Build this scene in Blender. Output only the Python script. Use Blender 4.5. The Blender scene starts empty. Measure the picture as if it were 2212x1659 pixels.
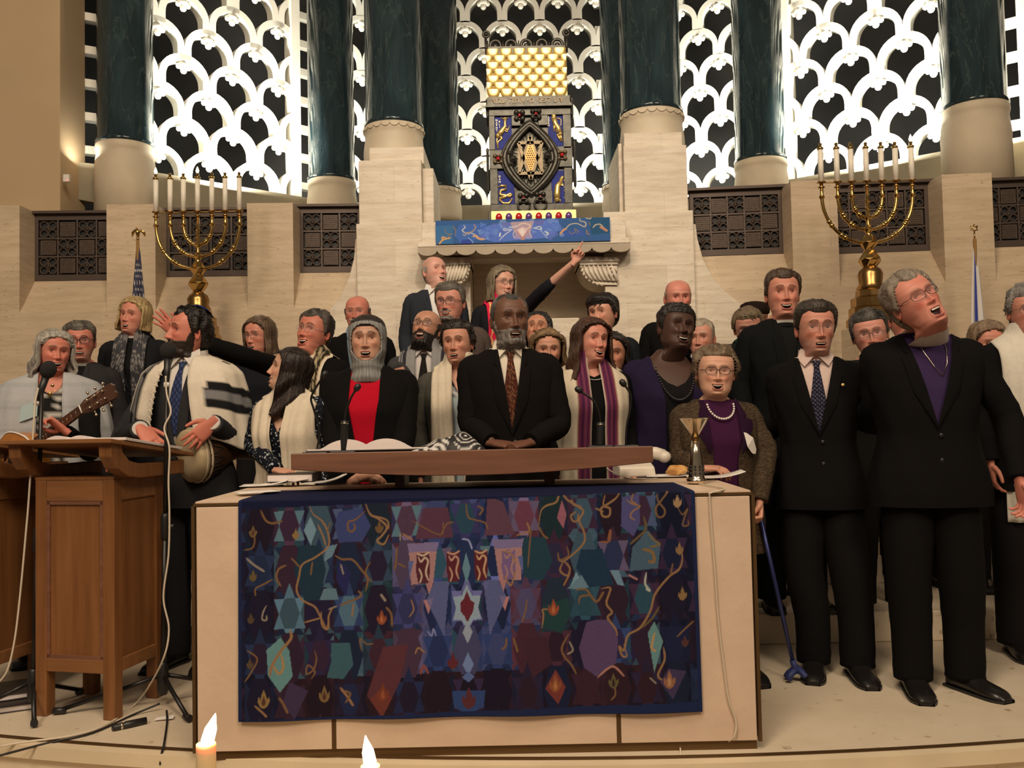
import bpy, math, random
import numpy as np
from mathutils import Matrix, Vector
rnd = random.Random(7)
nprs = np.random.RandomState(11)
SC = bpy.context.scene
COL = SC.collection
# ------------------------------------------------------------------ camera
FPX = 1854.0
EYE = Vector((0, 0, 1.23))
K = 1.17            # scales the apse about the camera: distances first estimated from pixels for columns 0.41 m thick
PITCH, ROLL = math.radians(2.18), math.radians(-1.2)
cam_data = bpy.data.cameras.new('camera')
cam_data.sensor_width = 36.0
cam_data.lens = FPX / 2212.0 * 36.0
cam_data.clip_start = 0.05
camera = bpy.data.objects.new('camera', cam_data)
COL.objects.link(camera)
CAMROT = Matrix.Rotation(math.pi / 2 + PITCH, 4, 'X') @ Matrix.Rotation(ROLL, 4, 'Z')
camera.matrix_world = Matrix.Translation(EYE) @ CAMROT
SC.camera = camera
# ------------------------------------------------------------------ world, exposure, hall lamps
SC.view_settings.view_transform = 'Standard'
SC.view_settings.look = 'None'
SC.view_settings.gamma = 1.0
SC.view_settings.use_curve_mapping = False
SC.view_settings.exposure = 0.0
world = bpy.data.worlds.new('hall_air')
SC.world = world
world.use_nodes = True
world.node_tree.nodes['Background'].inputs[0].default_value = (1.0, 0.80, 0.60, 1)
world.node_tree.nodes['Background'].inputs[1].default_value = 0.10


def area(name, loc, target, size, power, color):
    d = bpy.data.lights.new(name, 'AREA')
    d.shape = 'DISK'
    d.size = size
    d.energy = power
    d.color = color
    o = bpy.data.objects.new(name, d)
    COL.objects.link(o)
    o.location = loc
    o.rotation_euler = (Vector(target) - Vector(loc)).to_track_quat('-Z', 'Y').to_euler()
    return o


def spot(name, loc, target, power, color, angle=60, blend=0.6, radius=0.1):
    d = bpy.data.lights.new(name, 'SPOT')
    d.energy = power
    d.color = color
    d.spot_size = math.radians(angle)
    d.spot_blend = blend
    d.shadow_soft_size = radius
    o = bpy.data.objects.new(name, d)
    COL.objects.link(o)
    o.location = loc
    o.rotation_euler = (Vector(target) - Vector(loc)).to_track_quat('-Z', 'Y').to_euler()
    return o


WARM = (1.0, 0.80, 0.58)
area('hall_lamp_a', (-3.4, -3.0, 7.2), (-0.6, 4.0, 1.0), 2.6, 370, WARM)
area('hall_lamp_b', (3.2, -3.2, 7.4), (0.6, 4.0, 1.0), 2.6, 330, WARM)
area('hall_lamp_c', (-0.4, 0.2, 7.6), (0, 4.6, 1.2), 2.0, 210, WARM)
spot('niche_lamp', (0.3, 0.6, 5.9), (0.14, 6.9, 2.7), 560, (1.0, 0.88, 0.70), 34, 0.7, 0.15)


def ray(px, py):
    d = CAMROT.to_3x3() @ Vector(((px - 1106.0) / FPX, -(py - 829.5) / FPX, -1.0))
    return d


def P(px, py, Y):
    """point at distance Y in front of the camera that is seen at photo pixel px, py"""
    d = ray(px, py)
    t = (Y - EYE.y) / d.y
    return EYE + d * t


def PF(px, py, z=0.0):
    """point at height z that is seen at photo pixel px, py"""
    d = ray(px, py)
    t = (z - EYE.z) / d.z
    return EYE + d * t


# ------------------------------------------------------------------ mesh builder
class MB:
    def __init__(self):
        self.v, self.f, self.m, self.s, self.c = [], [], [], [], []
        self.usecol = False

    def add(self, verts, faces, mi=0, smooth=True, col=None):
        o = len(self.v)
        self.v.extend([tuple(float(q) for q in p) for p in verts])
        for k, f in enumerate(faces):
            self.f.append(tuple(i + o for i in f))
        self.m.extend([mi] * len(faces))
        self.s.extend([smooth] * len(faces))
        n = len(verts)
        if col is None:
            self.c.extend([(1, 1, 1)] * n)
        else:
            self.usecol = True
            if len(col) == 3 and not hasattr(col[0], '__len__'):
                self.c.extend([tuple(col)] * n)
            else:
                self.c.extend([tuple(q) for q in col])
        return o

    def grid(self, A, cu=False, cv=False, mi=0, smooth=True, col=None, mask=None, flip=False):
        A = np.asarray(A, float)
        n, m = A.shape[:2]
        idx = np.arange(n * m).reshape(n, m)
        faces = []
        for i in range(n if cu else n - 1):
            i2 = (i + 1) % n
            for j in range(m if cv else m - 1):
                j2 = (j + 1) % m
                if mask is not None and not (mask[i, j] and mask[i2, j] and mask[i, j2] and mask[i2, j2]):
                    continue
                q = (idx[i, j], idx[i, j2], idx[i2, j2], idx[i2, j])
                faces.append(q[::-1] if flip else q)
        if col is not None:
            col = np.asarray(col, float).reshape(-1, 3) if np.ndim(col) > 1 else col
        return self.add(A.reshape(-1, 3), faces, mi, smooth, col)

    def box(self, x0, x1, y0, y1, z0, z1, mi=0, M=None):
        vs = [(x0, y0, z0), (x1, y0, z0), (x1, y1, z0), (x0, y1, z0), (x0, y0, z1), (x1, y0, z1), (x1, y1, z1), (x0, y1, z1)]
        if M is not None:
            vs = [tuple(M @ Vector(p)) for p in vs]
        self.add(vs, [(0, 3, 2, 1), (4, 5, 6, 7), (0, 1, 5, 4), (1, 2, 6, 5), (2, 3, 7, 6), (3, 0, 4, 7)], mi, False)

    def hexa(self, bot, top, mi=0):
        """solid between two quads listed in the same order"""
        self.add(list(bot) + list(top), [(3, 2, 1, 0), (4, 5, 6, 7), (0, 1, 5, 4), (1, 2, 6, 5), (2, 3, 7, 6), (3, 0, 4, 7)], mi, False)

    def tube(self, pts, rad, n=8, mi=0, caps=True, col=None, squash=None):
        pts = [Vector(p) for p in pts]
        k = len(pts)
        if not hasattr(rad, '__len__'):
            rad = [rad] * k
        T = [(pts[min(i + 1, k - 1)] - pts[max(i - 1, 0)]).normalized() for i in range(k)]
        up = Vector((0, 0, 1)) if abs(T[0].z) < 0.9 else Vector((0, 1, 0))
        N = (up - T[0] * up.dot(T[0])).normalized()
        A = []
        for i in range(k):
            N = (N - T[i] * N.dot(T[i]))
            if N.length < 1e-6:
                N = T[i].orthogonal()
            N.normalize()
            B = T[i].cross(N)
            ring = []
            for j in range(n):
                a = 2 * math.pi * j / n
                sq = 1.0 if squash is None else squash
                ring.append(pts[i] + N * (math.cos(a) * rad[i]) + B * (math.sin(a) * rad[i] * sq))
            A.append(ring)
        o = self.grid(np.array([[tuple(p) for p in r] for r in A]), False, True, mi, True, col)
        if caps:
            self.f.append(tuple(o + j for j in range(n)))
            self.f.append(tuple(o + (k - 1) * n + j for j in reversed(range(n))))
            self.m += [mi, mi]
            self.s += [False, False]

    def lathe(self, prof, n=24, c=(0, 0, 0), mi=0, M=None, smooth=True, sx=1, sy=1):
        A = np.zeros((len(prof), n, 3))
        for i, (r, z) in enumerate(prof):
            for j in range(n):
                a = 2 * math.pi * j / n
                p = Vector((r * math.cos(a) * sx, r * math.sin(a) * sy, z))
                if M is not None:
                    p = M @ p
                A[i, j] = (p.x + c[0], p.y + c[1], p.z + c[2])
        self.grid(A, False, True, mi, smooth)

    def ball(self, c, r, nu=12, nv=8, mi=0, M=None, col=None):
        if not hasattr(r, '__len__'):
            r = (r, r, r)
        A = np.zeros((nv + 1, nu, 3))
        for i in range(nv + 1):
            t = math.pi * i / nv
            for j in range(nu):
                a = 2 * math.pi * j / nu
                p = Vector((math.sin(t) * math.cos(a) * r[0], math.sin(t) * math.sin(a) * r[1], math.cos(t) * r[2]))
                if M is not None:
                    p = M @ p
                A[i, j] = (p.x + c[0], p.y + c[1], p.z + c[2])
        self.grid(A, False, True, mi, True, col, flip=False)

    def prism(self, poly, y0, y1, M=None, mi=0, smooth=False):
        """polygon in x,z swept from y0 to y1"""
        n = len(poly)
        vs = [(x, y0, z) for x, z in poly] + [(x, y1, z) for x, z in poly]
        if M is not None:
            vs = [tuple(M @ Vector(p)) for p in vs]
        fs = [tuple(range(n)), tuple(range(2 * n - 1, n - 1, -1))]
        for i in range(n):
            j = (i + 1) % n
            fs.append((i, i + n, j + n, j))
        self.add(vs, fs, mi, smooth)

    def poly(self, pts, thick, mi=0, d=(0, 1, 0)):
        """planar outline of 3D points, thickened along d"""
        d = Vector(d)
        n = len(pts)
        vs = [tuple(Vector(p)) for p in pts] + [tuple(Vector(p) + d * thick) for p in pts]
        fs = [tuple(range(n)), tuple(range(2 * n - 1, n - 1, -1))]
        for i in range(n):
            j = (i + 1) % n
            fs.append((i, i + n, j + n, j))
        self.add(vs, fs, mi, False)

    def build(self, name, mats, parent=None, bevel=0.0, recalc=True):
        me = bpy.data.meshes.new(name)
        me.from_pydata(self.v, [], self.f)
        if not isinstance(mats, (list, tuple)):
            mats = [mats]
        for m in mats:
            me.materials.append(m)
        me.polygons.foreach_set('material_index', self.m)
        me.polygons.foreach_set('use_smooth', self.s)
        if self.usecol:
            at = me.color_attributes.new('tint', 'FLOAT_COLOR', 'POINT')
            c = np.ones((len(self.v), 4), np.float32)
            c[:, :3] = np.array(self.c, np.float32)
            at.data.foreach_set('color', c.ravel())
        if recalc:
            import bmesh
            bm = bmesh.new()
            bm.from_mesh(me)
            bmesh.ops.recalc_face_normals(bm, faces=bm.faces)
            bm.to_mesh(me)
            bm.free()
        me.update()
        o = bpy.data.objects.new(name, me)
        COL.objects.link(o)
        if parent is not None:
            o.parent = parent
        if bevel > 0:
            b = o.modifiers.new('bevel', 'BEVEL')
            b.width = bevel
            b.segments = 2
            b.limit_method = 'ANGLE'
        return o


def tag(o, label, cat, group=None):
    o['label'] = label
    o['category'] = cat
    if group:
        o['group'] = group
    return o


def thing(name, label, cat, loc=(0, 0, 0), rz=0.0, group=None):
    o = bpy.data.objects.new(name, None)
    o.empty_display_size = 0.1
    COL.objects.link(o)
    o.location = loc
    o.rotation_euler = (0, 0, rz)
    return tag(o, label, cat, group)


def struct(o):
    o['kind'] = 'structure'
    return o


# ------------------------------------------------------------------ materials
MATS = {}


def mat(name, color=(0.5, 0.5, 0.5), rough=0.6, metal=0.0, var=0.0, scale=8.0, color2=None, stretch=(1, 1, 1), bump=0.0, bscale=60.0,
        emit=None, estr=0.0, coat=0.0, tint=False, spec=0.5, sss=0.0, detail=4.0, sheen=0.0, ramp=(0.35, 0.65)):
    if name in MATS:
        return MATS[name]
    m = bpy.data.materials.new(name)
    m.use_nodes = True
    nt = m.node_tree
    b = nt.nodes['Principled BSDF']
    N, L = nt.nodes.new, nt.links.new
    b.inputs['Roughness'].default_value = rough
    b.inputs['Metallic'].default_value = metal
    b.inputs['Specular IOR Level'].default_value = spec
    b.inputs['Coat Weight'].default_value = coat
    if sheen:
        b.inputs['Sheen Weight'].default_value = sheen
    if sss:
        b.inputs['Subsurface Weight'].default_value = sss
        b.inputs['Subsurface Radius'].default_value = (0.012, 0.005, 0.003)
        b.inputs['Subsurface Scale'].default_value = 1.0
    tc = N('ShaderNodeTexCoord')
    mp = N('ShaderNodeMapping')
    mp.inputs['Scale'].default_value = stretch
    L(tc.outputs['Object'], mp.inputs['Vector'])
    cur = None
    if color2 is not None or var:
        nz = N('ShaderNodeTexNoise')
        nz.inputs['Scale'].default_value = scale
        nz.inputs['Detail'].default_value = detail
        L(mp.outputs[0], nz.inputs['Vector'])
        cr = N('ShaderNodeValToRGB')
        cr.color_ramp.elements[0].position = ramp[0]
        cr.color_ramp.elements[1].position = ramp[1]
        c2 = color2 if color2 is not None else tuple(q * (1 - var) for q in color)
        cr.color_ramp.elements[0].color = (*c2, 1)
        cr.color_ramp.elements[1].color = (*color, 1)
        L(nz.outputs['Fac'], cr.inputs[0])
        cur = cr.outputs[0]
    if tint:
        at = N('ShaderNodeAttribute')
        at.attribute_name = 'tint'
        if cur is None:
            cur = at.outputs['Color']
        else:
            mx = N('ShaderNodeMix')
            mx.data_type = 'RGBA'
            mx.blend_type = 'MULTIPLY'
            mx.inputs['Factor'].default_value = 1.0
            L(cur, mx.inputs['A'])
            L(at.outputs['Color'], mx.inputs['B'])
            cur = mx.outputs['Result']
    if cur is None:
        b.inputs['Base Color'].default_value = (*color, 1)
    else:
        L(cur, b.inputs['Base Color'])
    if bump:
        n2 = N('ShaderNodeTexNoise')
        n2.inputs['Scale'].default_value = bscale
        n2.inputs['Detail'].default_value = 3
        L(mp.outputs[0], n2.inputs['Vector'])
        bp = N('ShaderNodeBump')
        bp.inputs['Strength'].default_value = bump
        bp.inputs['Distance'].default_value = 0.01
        L(n2.outputs['Fac'], bp.inputs['Height'])
        L(bp.outputs[0], b.inputs['Normal'])
    if emit:
        b.inputs['Emission Color'].default_value = (*emit, 1)
        b.inputs['Emission Strength'].default_value = estr
    MATS[name] = m
    return m


def stone(name, c1, c2, joint, bw, bh, rough=0.55, streak=(2.2, 2.2, 16)):
    """travertine: long horizontal streaks, small pits, faint joints between blocks"""
    m = bpy.data.materials.new(name)
    m.use_nodes = True
    nt = m.node_tree
    b = nt.nodes['Principled BSDF']
    N, L = nt.nodes.new, nt.links.new
    b.inputs['Roughness'].default_value = rough
    tc = N('ShaderNodeTexCoord')
    mp = N('ShaderNodeMapping')
    mp.inputs['Scale'].default_value = streak
    L(tc.outputs['Object'], mp.inputs['Vector'])
    n1 = N('ShaderNodeTexNoise')
    n1.inputs['Scale'].default_value = 1.6
    n1.inputs['Detail'].default_value = 8
    n1.inputs['Roughness'].default_value = 0.65
    L(mp.outputs[0], n1.inputs['Vector'])
    cr = N('ShaderNodeValToRGB')
    e = cr.color_ramp.elements
    e[0].position, e[0].color = 0.33, (*c2, 1)
    e[1].position, e[1].color = 0.6, (*c1, 1)
    L(n1.outputs['Fac'], cr.inputs[0])
    # pits
    n3 = N('ShaderNodeTexNoise')
    n3.inputs['Scale'].default_value = 9
    n3.inputs['Detail'].default_value = 6
    L(mp.outputs[0], n3.inputs['Vector'])
    r3 = N('ShaderNodeValToRGB')
    r3.color_ramp.elements[0].position = 0.27
    r3.color_ramp.elements[0].color = (*[q * 0.55 for q in c2], 1)
    r3.color_ramp.elements[1].position = 0.36
    r3.color_ramp.elements[1].color = (1, 1, 1, 1)
    L(n3.outputs['Fac'], r3.inputs[0])
    mx = N('ShaderNodeMix')
    mx.data_type = 'RGBA'
    mx.blend_type = 'MULTIPLY'
    mx.inputs['Factor'].default_value = 0.8
    L(cr.outputs[0], mx.inputs['A'])
    L(r3.outputs[0], mx.inputs['B'])
    # blocks: x, z of the object
    sp = N('ShaderNodeSeparateXYZ')
    L(tc.outputs['Object'], sp.inputs[0])
    cb = N('ShaderNodeCombineXYZ')
    L(sp.outputs['X'], cb.inputs['X'])
    L(sp.outputs['Z'], cb.inputs['Y'])
    bk = N('ShaderNodeTexBrick')
    bk.inputs['Scale'].default_value = 1.0
    bk.inputs['Brick Width'].default_value = bw
    bk.inputs['Row Height'].default_value = bh
    bk.inputs['Mortar Size'].default_value = 0.0035
    bk.inputs['Color1'].default_value = (1, 1, 1, 1)
    bk.inputs['Color2'].default_value = (0.88, 0.87, 0.85, 1)
    bk.inputs['Mortar'].default_value = (joint, joint, joint, 1)
    L(cb.outputs[0], bk.inputs['Vector'])
    m2 = N('ShaderNodeMix')
    m2.data_type = 'RGBA'
    m2.blend_type = 'MULTIPLY'
    m2.inputs['Factor'].default_value = 1.0
    L(mx.outputs['Result'], m2.inputs['A'])
    L(bk.outputs['Color'], m2.inputs['B'])
    L(m2.outputs['Result'], b.inputs['Base Color'])
    MATS[name] = m
    return m


def veined(name, base, base2, vein, rough=0.12):
    m = bpy.data.materials.new(name)
    m.use_nodes = True
    nt = m.node_tree
    b = nt.nodes['Principled BSDF']
    N, L = nt.nodes.new, nt.links.new
    b.inputs['Roughness'].default_value = rough
    b.inputs['Specular IOR Level'].default_value = 0.6
    tc = N('ShaderNodeTexCoord')
    mp = N('ShaderNodeMapping')
    mp.inputs['Scale'].default_value = (3, 3, 0.9)
    L(tc.outputs['Object'], mp.inputs['Vector'])
    n1 = N('ShaderNodeTexNoise')
    n1.inputs['Scale'].default_value = 2.0
    n1.inputs['Detail'].default_value = 8
    n1.inputs['Distortion'].default_value = 0.9
    L(mp.outputs[0], n1.inputs['Vector'])
    cr = N('ShaderNodeValToRGB')
    e = cr.color_ramp.elements
    e[0].position, e[0].color = 0.3, (*base, 1)
    e[1].position, e[1].color = 0.75, (*base2, 1)
    L(n1.outputs['Fac'], cr.inputs[0])
    n2 = N('ShaderNodeTexNoise')
    n2.inputs['Scale'].default_value = 1.5
    n2.inputs['Detail'].default_value = 9
    n2.inputs['Roughness'].default_value = 0.6
    n2.inputs['Distortion'].default_value = 1.6
    L(mp.outputs[0], n2.inputs['Vector'])
    sb = N('ShaderNodeMath')
    sb.operation = 'SUBTRACT'
    sb.inputs[1].default_value = 0.5
    L(n2.outputs['Fac'], sb.inputs[0])
    ab = N('ShaderNodeMath')
    ab.operation = 'ABSOLUTE'
    L(sb.outputs[0], ab.inputs[0])
    r2 = N('ShaderNodeValToRGB')
    r2.color_ramp.elements[0].position = 0.0
    r2.color_ramp.elements[0].color = (0.75, 0.75, 0.75, 1)
    r2.color_ramp.elements[1].position = 0.018
    r2.color_ramp.elements[1].color = (0, 0, 0, 1)
    L(ab.outputs[0], r2.inputs[0])
    mx = N('ShaderNodeMix')
    mx.data_type = 'RGBA'
    L(r2.outputs[0], mx.inputs['Factor'])
    L(cr.outputs[0], mx.inputs['A'])
    mx.inputs['B'].default_value = (*vein, 1)
    L(mx.outputs['Result'], b.inputs['Base Color'])
    MATS[name] = m
    return m


M_TRAV = stone('travertine_wall', (0.66, 0.53, 0.385), (0.55, 0.425, 0.295), 0.86, 1.7, 0.42)
M_TRAVC = stone('travertine_pale', (0.74, 0.66, 0.55), (0.60, 0.50, 0.39), 0.84, 0.62, 0.30)
M_LEDGE = mat('ledge_plaster', (0.27, 0.235, 0.165), 0.8, var=0.12, scale=3, bump=0.05)  # darkened: the shade on the ledge is put into this colour
M_BASE = mat('column_base_stone', (0.62, 0.53, 0.40), 0.6, var=0.12, scale=4)
M_PIER = mat('arch_plaster', (0.50, 0.37, 0.225), 0.85, var=0.05, scale=2, bump=0.05, bscale=200)
M_COLUMN = veined('green_marble', (0.010, 0.020, 0.026), (0.028, 0.055, 0.066), (0.055, 0.08, 0.08))
M_LATTICE = mat('lattice_plaster', (0.80, 0.78, 0.70), 0.6, var=0.05, scale=5)
M_DARK = mat('organ_chamber_dark', (0.035, 0.035, 0.034), 0.8, var=0.4, scale=1.5)
M_FLOOR = stone('stage_limestone', (0.84, 0.72, 0.56), (0.76, 0.64, 0.48), 0.8, 60, 60, 0.4, (2, 2, 2))
M_ALTAR = mat('altar_limestone', (0.68, 0.52, 0.39), 0.55, color2=(0.62, 0.465, 0.345), scale=5, detail=9, bump=0.12, bscale=35)
M_BRONZETRIM = mat('bronze_trim', (0.16, 0.095, 0.04), 0.45, 0.7)
M_BRONZE = mat('dark_bronze', (0.085, 0.08, 0.068), 0.42, 0.75, var=0.35, scale=20)
M_BRONZEG = mat('grille_bronze', (0.085, 0.062, 0.052), 0.5, 0.5)
M_GRILLEBACK = mat('grille_plate', (0.11, 0.075, 0.055), 0.6, 0.3, var=0.45, scale=40)
M_GRILLEHOLE = mat('grille_hollow', (0.012, 0.012, 0.014), 0.6)
M_BRASS = mat('polished_brass', (0.62, 0.40, 0.14), 0.2, 1.0, var=0.12, scale=9)
M_BRASSDARK = mat('aged_brass', (0.45, 0.27, 0.10), 0.3, 1.0, var=0.3, scale=14)
M_GOLD = mat('gilded_metal', (0.93, 0.66, 0.24), 0.38, 0.75, var=0.05, scale=20)
M_WAX = mat('candle_wax', (0.90, 0.86, 0.76), 0.45, sss=0.2)
M_FLAME = mat('candle_flame', (1, 0.9, 0.6), 0.5, emit=(1.0, 0.78, 0.42), estr=14)
M_BLACK = mat('black_plastic', (0.012, 0.012, 0.013), 0.42)
M_BLACKMET = mat('black_metal', (0.016, 0.015, 0.015), 0.35, 0.4)
M_WHITE = mat('white_paper', (0.80, 0.76, 0.72), 0.7)
M_CABLEW = mat('white_cable_rubber', (0.62, 0.54, 0.43), 0.5)
M_SILVER = mat('silver', (0.72, 0.62, 0.47), 0.2, 1.0)
M_ENAMEL = mat('blue_enamel', (0.008, 0.022, 0.26), 0.5, spec=.2, var=0.3, scale=30)
M_RUBY = mat('red_jewel', (0.5, 0.015, 0.02), 0.1, coat=0.5)
M_PEWTER = mat('pale_bronze', (0.22, 0.165, 0.10), 0.45, 0.6, var=0.3, scale=25)
# ================================================================== THE SETTING
# stage with a curved front edge, one lower step
CX, CY, RAD = 0.55, 13.1, 10.02


def arc_pts(r, a0=-28, a1=28, n=60):
    return [(CX + r * math.sin(math.radians(a0 + (a1 - a0) * i / n)), CY - r * math.cos(math.radians(a0 + (a1 - a0) * i / n))) for i in range(n + 1)]


def slab(r, ztop, zbot, yback=9.2, mb=None, mi=0):
    mb = mb or MB()
    a = arc_pts(r)
    vs, fs = [], []
    for x, y in a:
        vs += [(x, y, ztop), (x, y, zbot), (x, yback, ztop)]
    for i in range(len(a) - 1):
        k, q = 3 * i, 3 * (i + 1)
        fs += [(k, q, q + 2, k + 2), (k + 1, q + 1, q, k)]
    mb.add(vs, fs, mi, False)
    return mb


def ring_band(r0, r1, z0, z1, mb=None):
    mb = mb or MB()
    a, b = arc_pts(r0), arc_pts(r1)
    A = np.array([[(x0, y0, z0), (x0, y0, z1), (x1, y1, z1), (x1, y1, z0)] for (x0, y0), (x1, y1) in zip(a, b)])
    mb.grid(A, False, True, 0, False)
    return mb


struct(slab(RAD, 0.0, -0.5).build('floor', M_FLOOR))
struct(ring_band(RAD - 0.055, RAD - 0.028, -0.01, 0.002).build('trim_1', M_BRONZETRIM))
M_NOSING = mat('step_stone', (0.72, 0.60, 0.42), 0.5, var=0.1, scale=4)
struct(ring_band(RAD - 0.01, RAD + 0.03, -0.045, 0.004).build('trim_2', M_NOSING))
mb = MB()
mb.box(-8, 8, -6, 8, -0.62, -0.55)
struct(mb.build('floor_hall', mat('hall_carpet', (0.12, 0.06, 0.04), 0.9, var=0.2)))
struct(slab(RAD + 0.34, -0.20, -0.5).build('floor_step', M_NOSING))
# two risers at the back of the stage
mb = MB()
mb.box(-5.4, 5.4, 4.58, 9.6, 0, 0.16)
struct(mb.build('floor_riser_front', M_FLOOR, bevel=0.008))
mb = MB()
mb.box(-5.4, 5.4, 5.32, 9.6, 0.16, 0.33)
struct(mb.build('floor_riser_middle', M_FLOOR, bevel=0.008))
mb = MB()
mb.box(-1.3, 1.5, 5.98, 9.6, 0.33, 0.70)
struct(mb.build('floor_riser_back', M_FLOOR, bevel=0.008))

# ---- parapet wall: piers in front, bronze grilles set back, sloped sills below
def line_y(a, b):
    (px0, y0), (px1, y1) = a, b
    x0 = (px0 - 1106) / FPX * y0
    x1 = (px1 - 1106) / FPX * y1
    return lambda x: y0 + (y1 - y0) * (x - x0) / (x1 - x0)


YL = line_y((0, 6.22 * K), (775, 6.34 * K))      # grille plane, as depth over x
YR = line_y((1490, 6.05 * K), (2212, 5.86 * K))
PIER = 0.2 * K


def PX(px, py, fy, off=0.0):
    """pixel onto the plane y = fy(x) + off"""
    Y = 6.0 * K
    for _ in range(6):
        p = P(px, py, Y)
        Y = fy(p.x) + off
    return P(px, py, Y)


def parapet(name, fy, gr, x_lo, x_hi, ztop):
    """gr: list of (x0, x1, ztop, zbot) of the grille openings"""
    mb = MB()
    zs = min(g[3] for g in gr) - 0.26 * K

    def F(x, z, o):
        return (x, fy(x) + o, z)
    # lower wall
    mb.hexa([F(x_lo, 0, -PIER), F(x_hi, 0, -PIER), F(x_hi, 0, 0.2), F(x_lo, 0, 0.2)],
            [F(x_lo, zs, -PIER), F(x_hi, zs, -PIER), F(x_hi, zs, 0.2), F(x_lo, zs, 0.2)])
    xs = [x_lo]
    for g in gr:
        xs += [g[0], g[1]]
    xs.append(x_hi)
    for i in range(0, len(xs), 2):
        a, b = xs[i], xs[i + 1]
        if b - a > 0.01:
            mb.hexa([F(a, zs, -PIER), F(b, zs, -PIER), F(b, zs, 0.2), F(a, zs, 0.2)],
                    [F(a, ztop, -PIER), F(b, ztop, -PIER), F(b, ztop, 0.2), F(a, ztop, 0.2)])
    for g in gr:
        a, b, zt, zb = g
        mb.hexa([F(a, zs, -PIER), F(b, zs, -PIER), F(b, zs, 0.1), F(a, zs, 0.1)],
                [F(a, zs + .001, -PIER + .002), F(b, zs + .001, -PIER + .002), F(b, zb, 0.0), F(a, zb, 0.0)])
        mb.hexa([F(a, zs, 0.06), F(b, zs, 0.06), F(b, zs, 0.2), F(a, zs, 0.2)],
                [F(a, ztop - .02, 0.06), F(b, ztop - .02, 0.06), F(b, ztop - .02, 0.2), F(a, ztop - .02, 0.2)])
    return struct(mb.build(name, M_TRAV))


def span(px0, px1, pyt, pyb, fy):
    m = (px0 + px1) / 2
    return (PX(px0, (pyt + pyb) / 2, fy).x, PX(px1, (pyt + pyb) / 2, fy).x, PX(m, pyt, fy).z, PX(m, pyb, fy).z)


GL = [span(76, 258, 463, 606, YL), span(360, 552, 456, 597, YL), span(648, 832, 448, 588, YL)]
GR = [span(1430, 1690, 412, 552, YR), span(1786, 2006, 400, 545, YR), span(2110, 2290, 391, 532, YR)]
ZTL = sum(g[2] for g in GL) / 3 + 0.005
ZTR = sum(g[2] for g in GR) / 3 + 0.005
GL[2] = (GL[2][0], P(774, 560, 6.2 * K).x, *GL[2][2:])
GR[0] = (P(1496, 560, 6.0 * K).x, *GR[0][1:])
parapet('wall_left', YL, GL, -6.2, GL[2][1], ZTL)
parapet('wall_right', YR, GR, GR[0][0], 6.2, ZTR)

# small dark lattice grille: squares alternate between written plates and four-ring tracery
def grille(g, fy, cols, label, first):
    a, b, zt, zb = g
    cx = (a + b) / 2
    W, H = b - a, zt - zb
    ang = math.atan2(fy(b) - fy(a), b - a)
    t = thing('bronze_grille', label, 'grille', (cx, fy(cx), zb), ang, 'bronze grilles in the parapet')
    mb = MB()
    mb.box(-W / 2, W / 2, 0.02, 0.055, 0, H)
    mb.build('back_plate', M_GRILLEHOLE, t)
    fr = MB()
    for (x0, x1, z0, z1) in ((-W / 2, W / 2, 0, .05), (-W / 2, W / 2, H - .05, H), (-W / 2, -W / 2 + .03, .05, H - .05), (W / 2 - .03, W / 2, .05, H - .05)):
        fr.box(x0, x1, -.008, .02, z0, z1)
    s = (H - .10) / 3
    n = int(round((W - .06) / s))
    sx = (W - .06) / n
    for i in range(1, n):
        fr.box(-W / 2 + .03 + i * sx - .007, -W / 2 + .03 + i * sx + .007, -.004, .02, .05, H - .05)
    for j in range(1, 3):
        fr.box(-W / 2 + .03, W / 2 - .03, -.003, .02, .05 + j * s - .007, .05 + j * s + .007)
    fr.build('frame', M_BRONZEG, t)
    pl = MB()
    tr = MB()
    for i in range(n):
        for j in range(3):
            x = -W / 2 + .03 + (i + .5) * sx
            z = .05 + (j + .5) * s
            if (i + j + first) % 2:
                h = s * .4
                pl.box(x - h, x + h, -.002, .021, z - h, z + h)
                for k in range(7):
                    zz = z - h * .8 + k * h * 1.6 / 6
                    xx = -.85 * h
                    while xx < .8 * h:
                        w = rnd.uniform(.08, .3) * h
                        pl.box(x + xx, x + min(xx + w, .85 * h), -.006, .0, zz - h * .06, zz + h * .06, 1)
                        xx += w + .07 * h
            else:
                r = s * .2
                for dx in (-1, 1):
                    for dz in (-1, 1):
                        c = [(x + dx * s * .23 + r * math.cos(q * math.pi / 6), -.002, z + dz * s * .23 + r * math.sin(q * math.pi / 6)) for q in range(13)]
                        tr.tube(c, .006, 5)
                tr.ball((x, .0, z), s * .09, 8, 5)
                tr.tube([(x, 0, z - s * .34), (x, 0, z + s * .34)], .005, 5)
                tr.tube([(x - s * .34, 0, z), (x + s * .34, 0, z)], .005, 5)
    pl.build('written_plate', [M_GRILLEBACK, M_BRONZEG], t)
    tr.build('tracery', M_BRONZEG, t)
    rail = MB()
    rail.box(-W / 2 - .04, W / 2 + .05, -.05, .09, H + .0, H + .022)
    rail.build('top_rail', M_BRONZEG, t)
    return t


grille(GL[0], YL, 4, 'dark bronze grille in the parapet nearest the left arch wall', 0)
grille(GL[1], YL, 4, 'dark bronze grille behind the arms of the left menorah', 1)
grille(GL[2], YL, 4, 'dark bronze grille under the column beside the left stone pedestal', 0)
grille(GR[0], YR, 5, 'dark bronze grille under the column beside the right stone pedestal', 0)
grille(GR[1], YR, 4, 'dark bronze grille behind the arms of the right menorah', 0)
grille(GR[2], YR, 4, 'dark bronze grille cut by the right edge, behind the white flag', 0)

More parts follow.
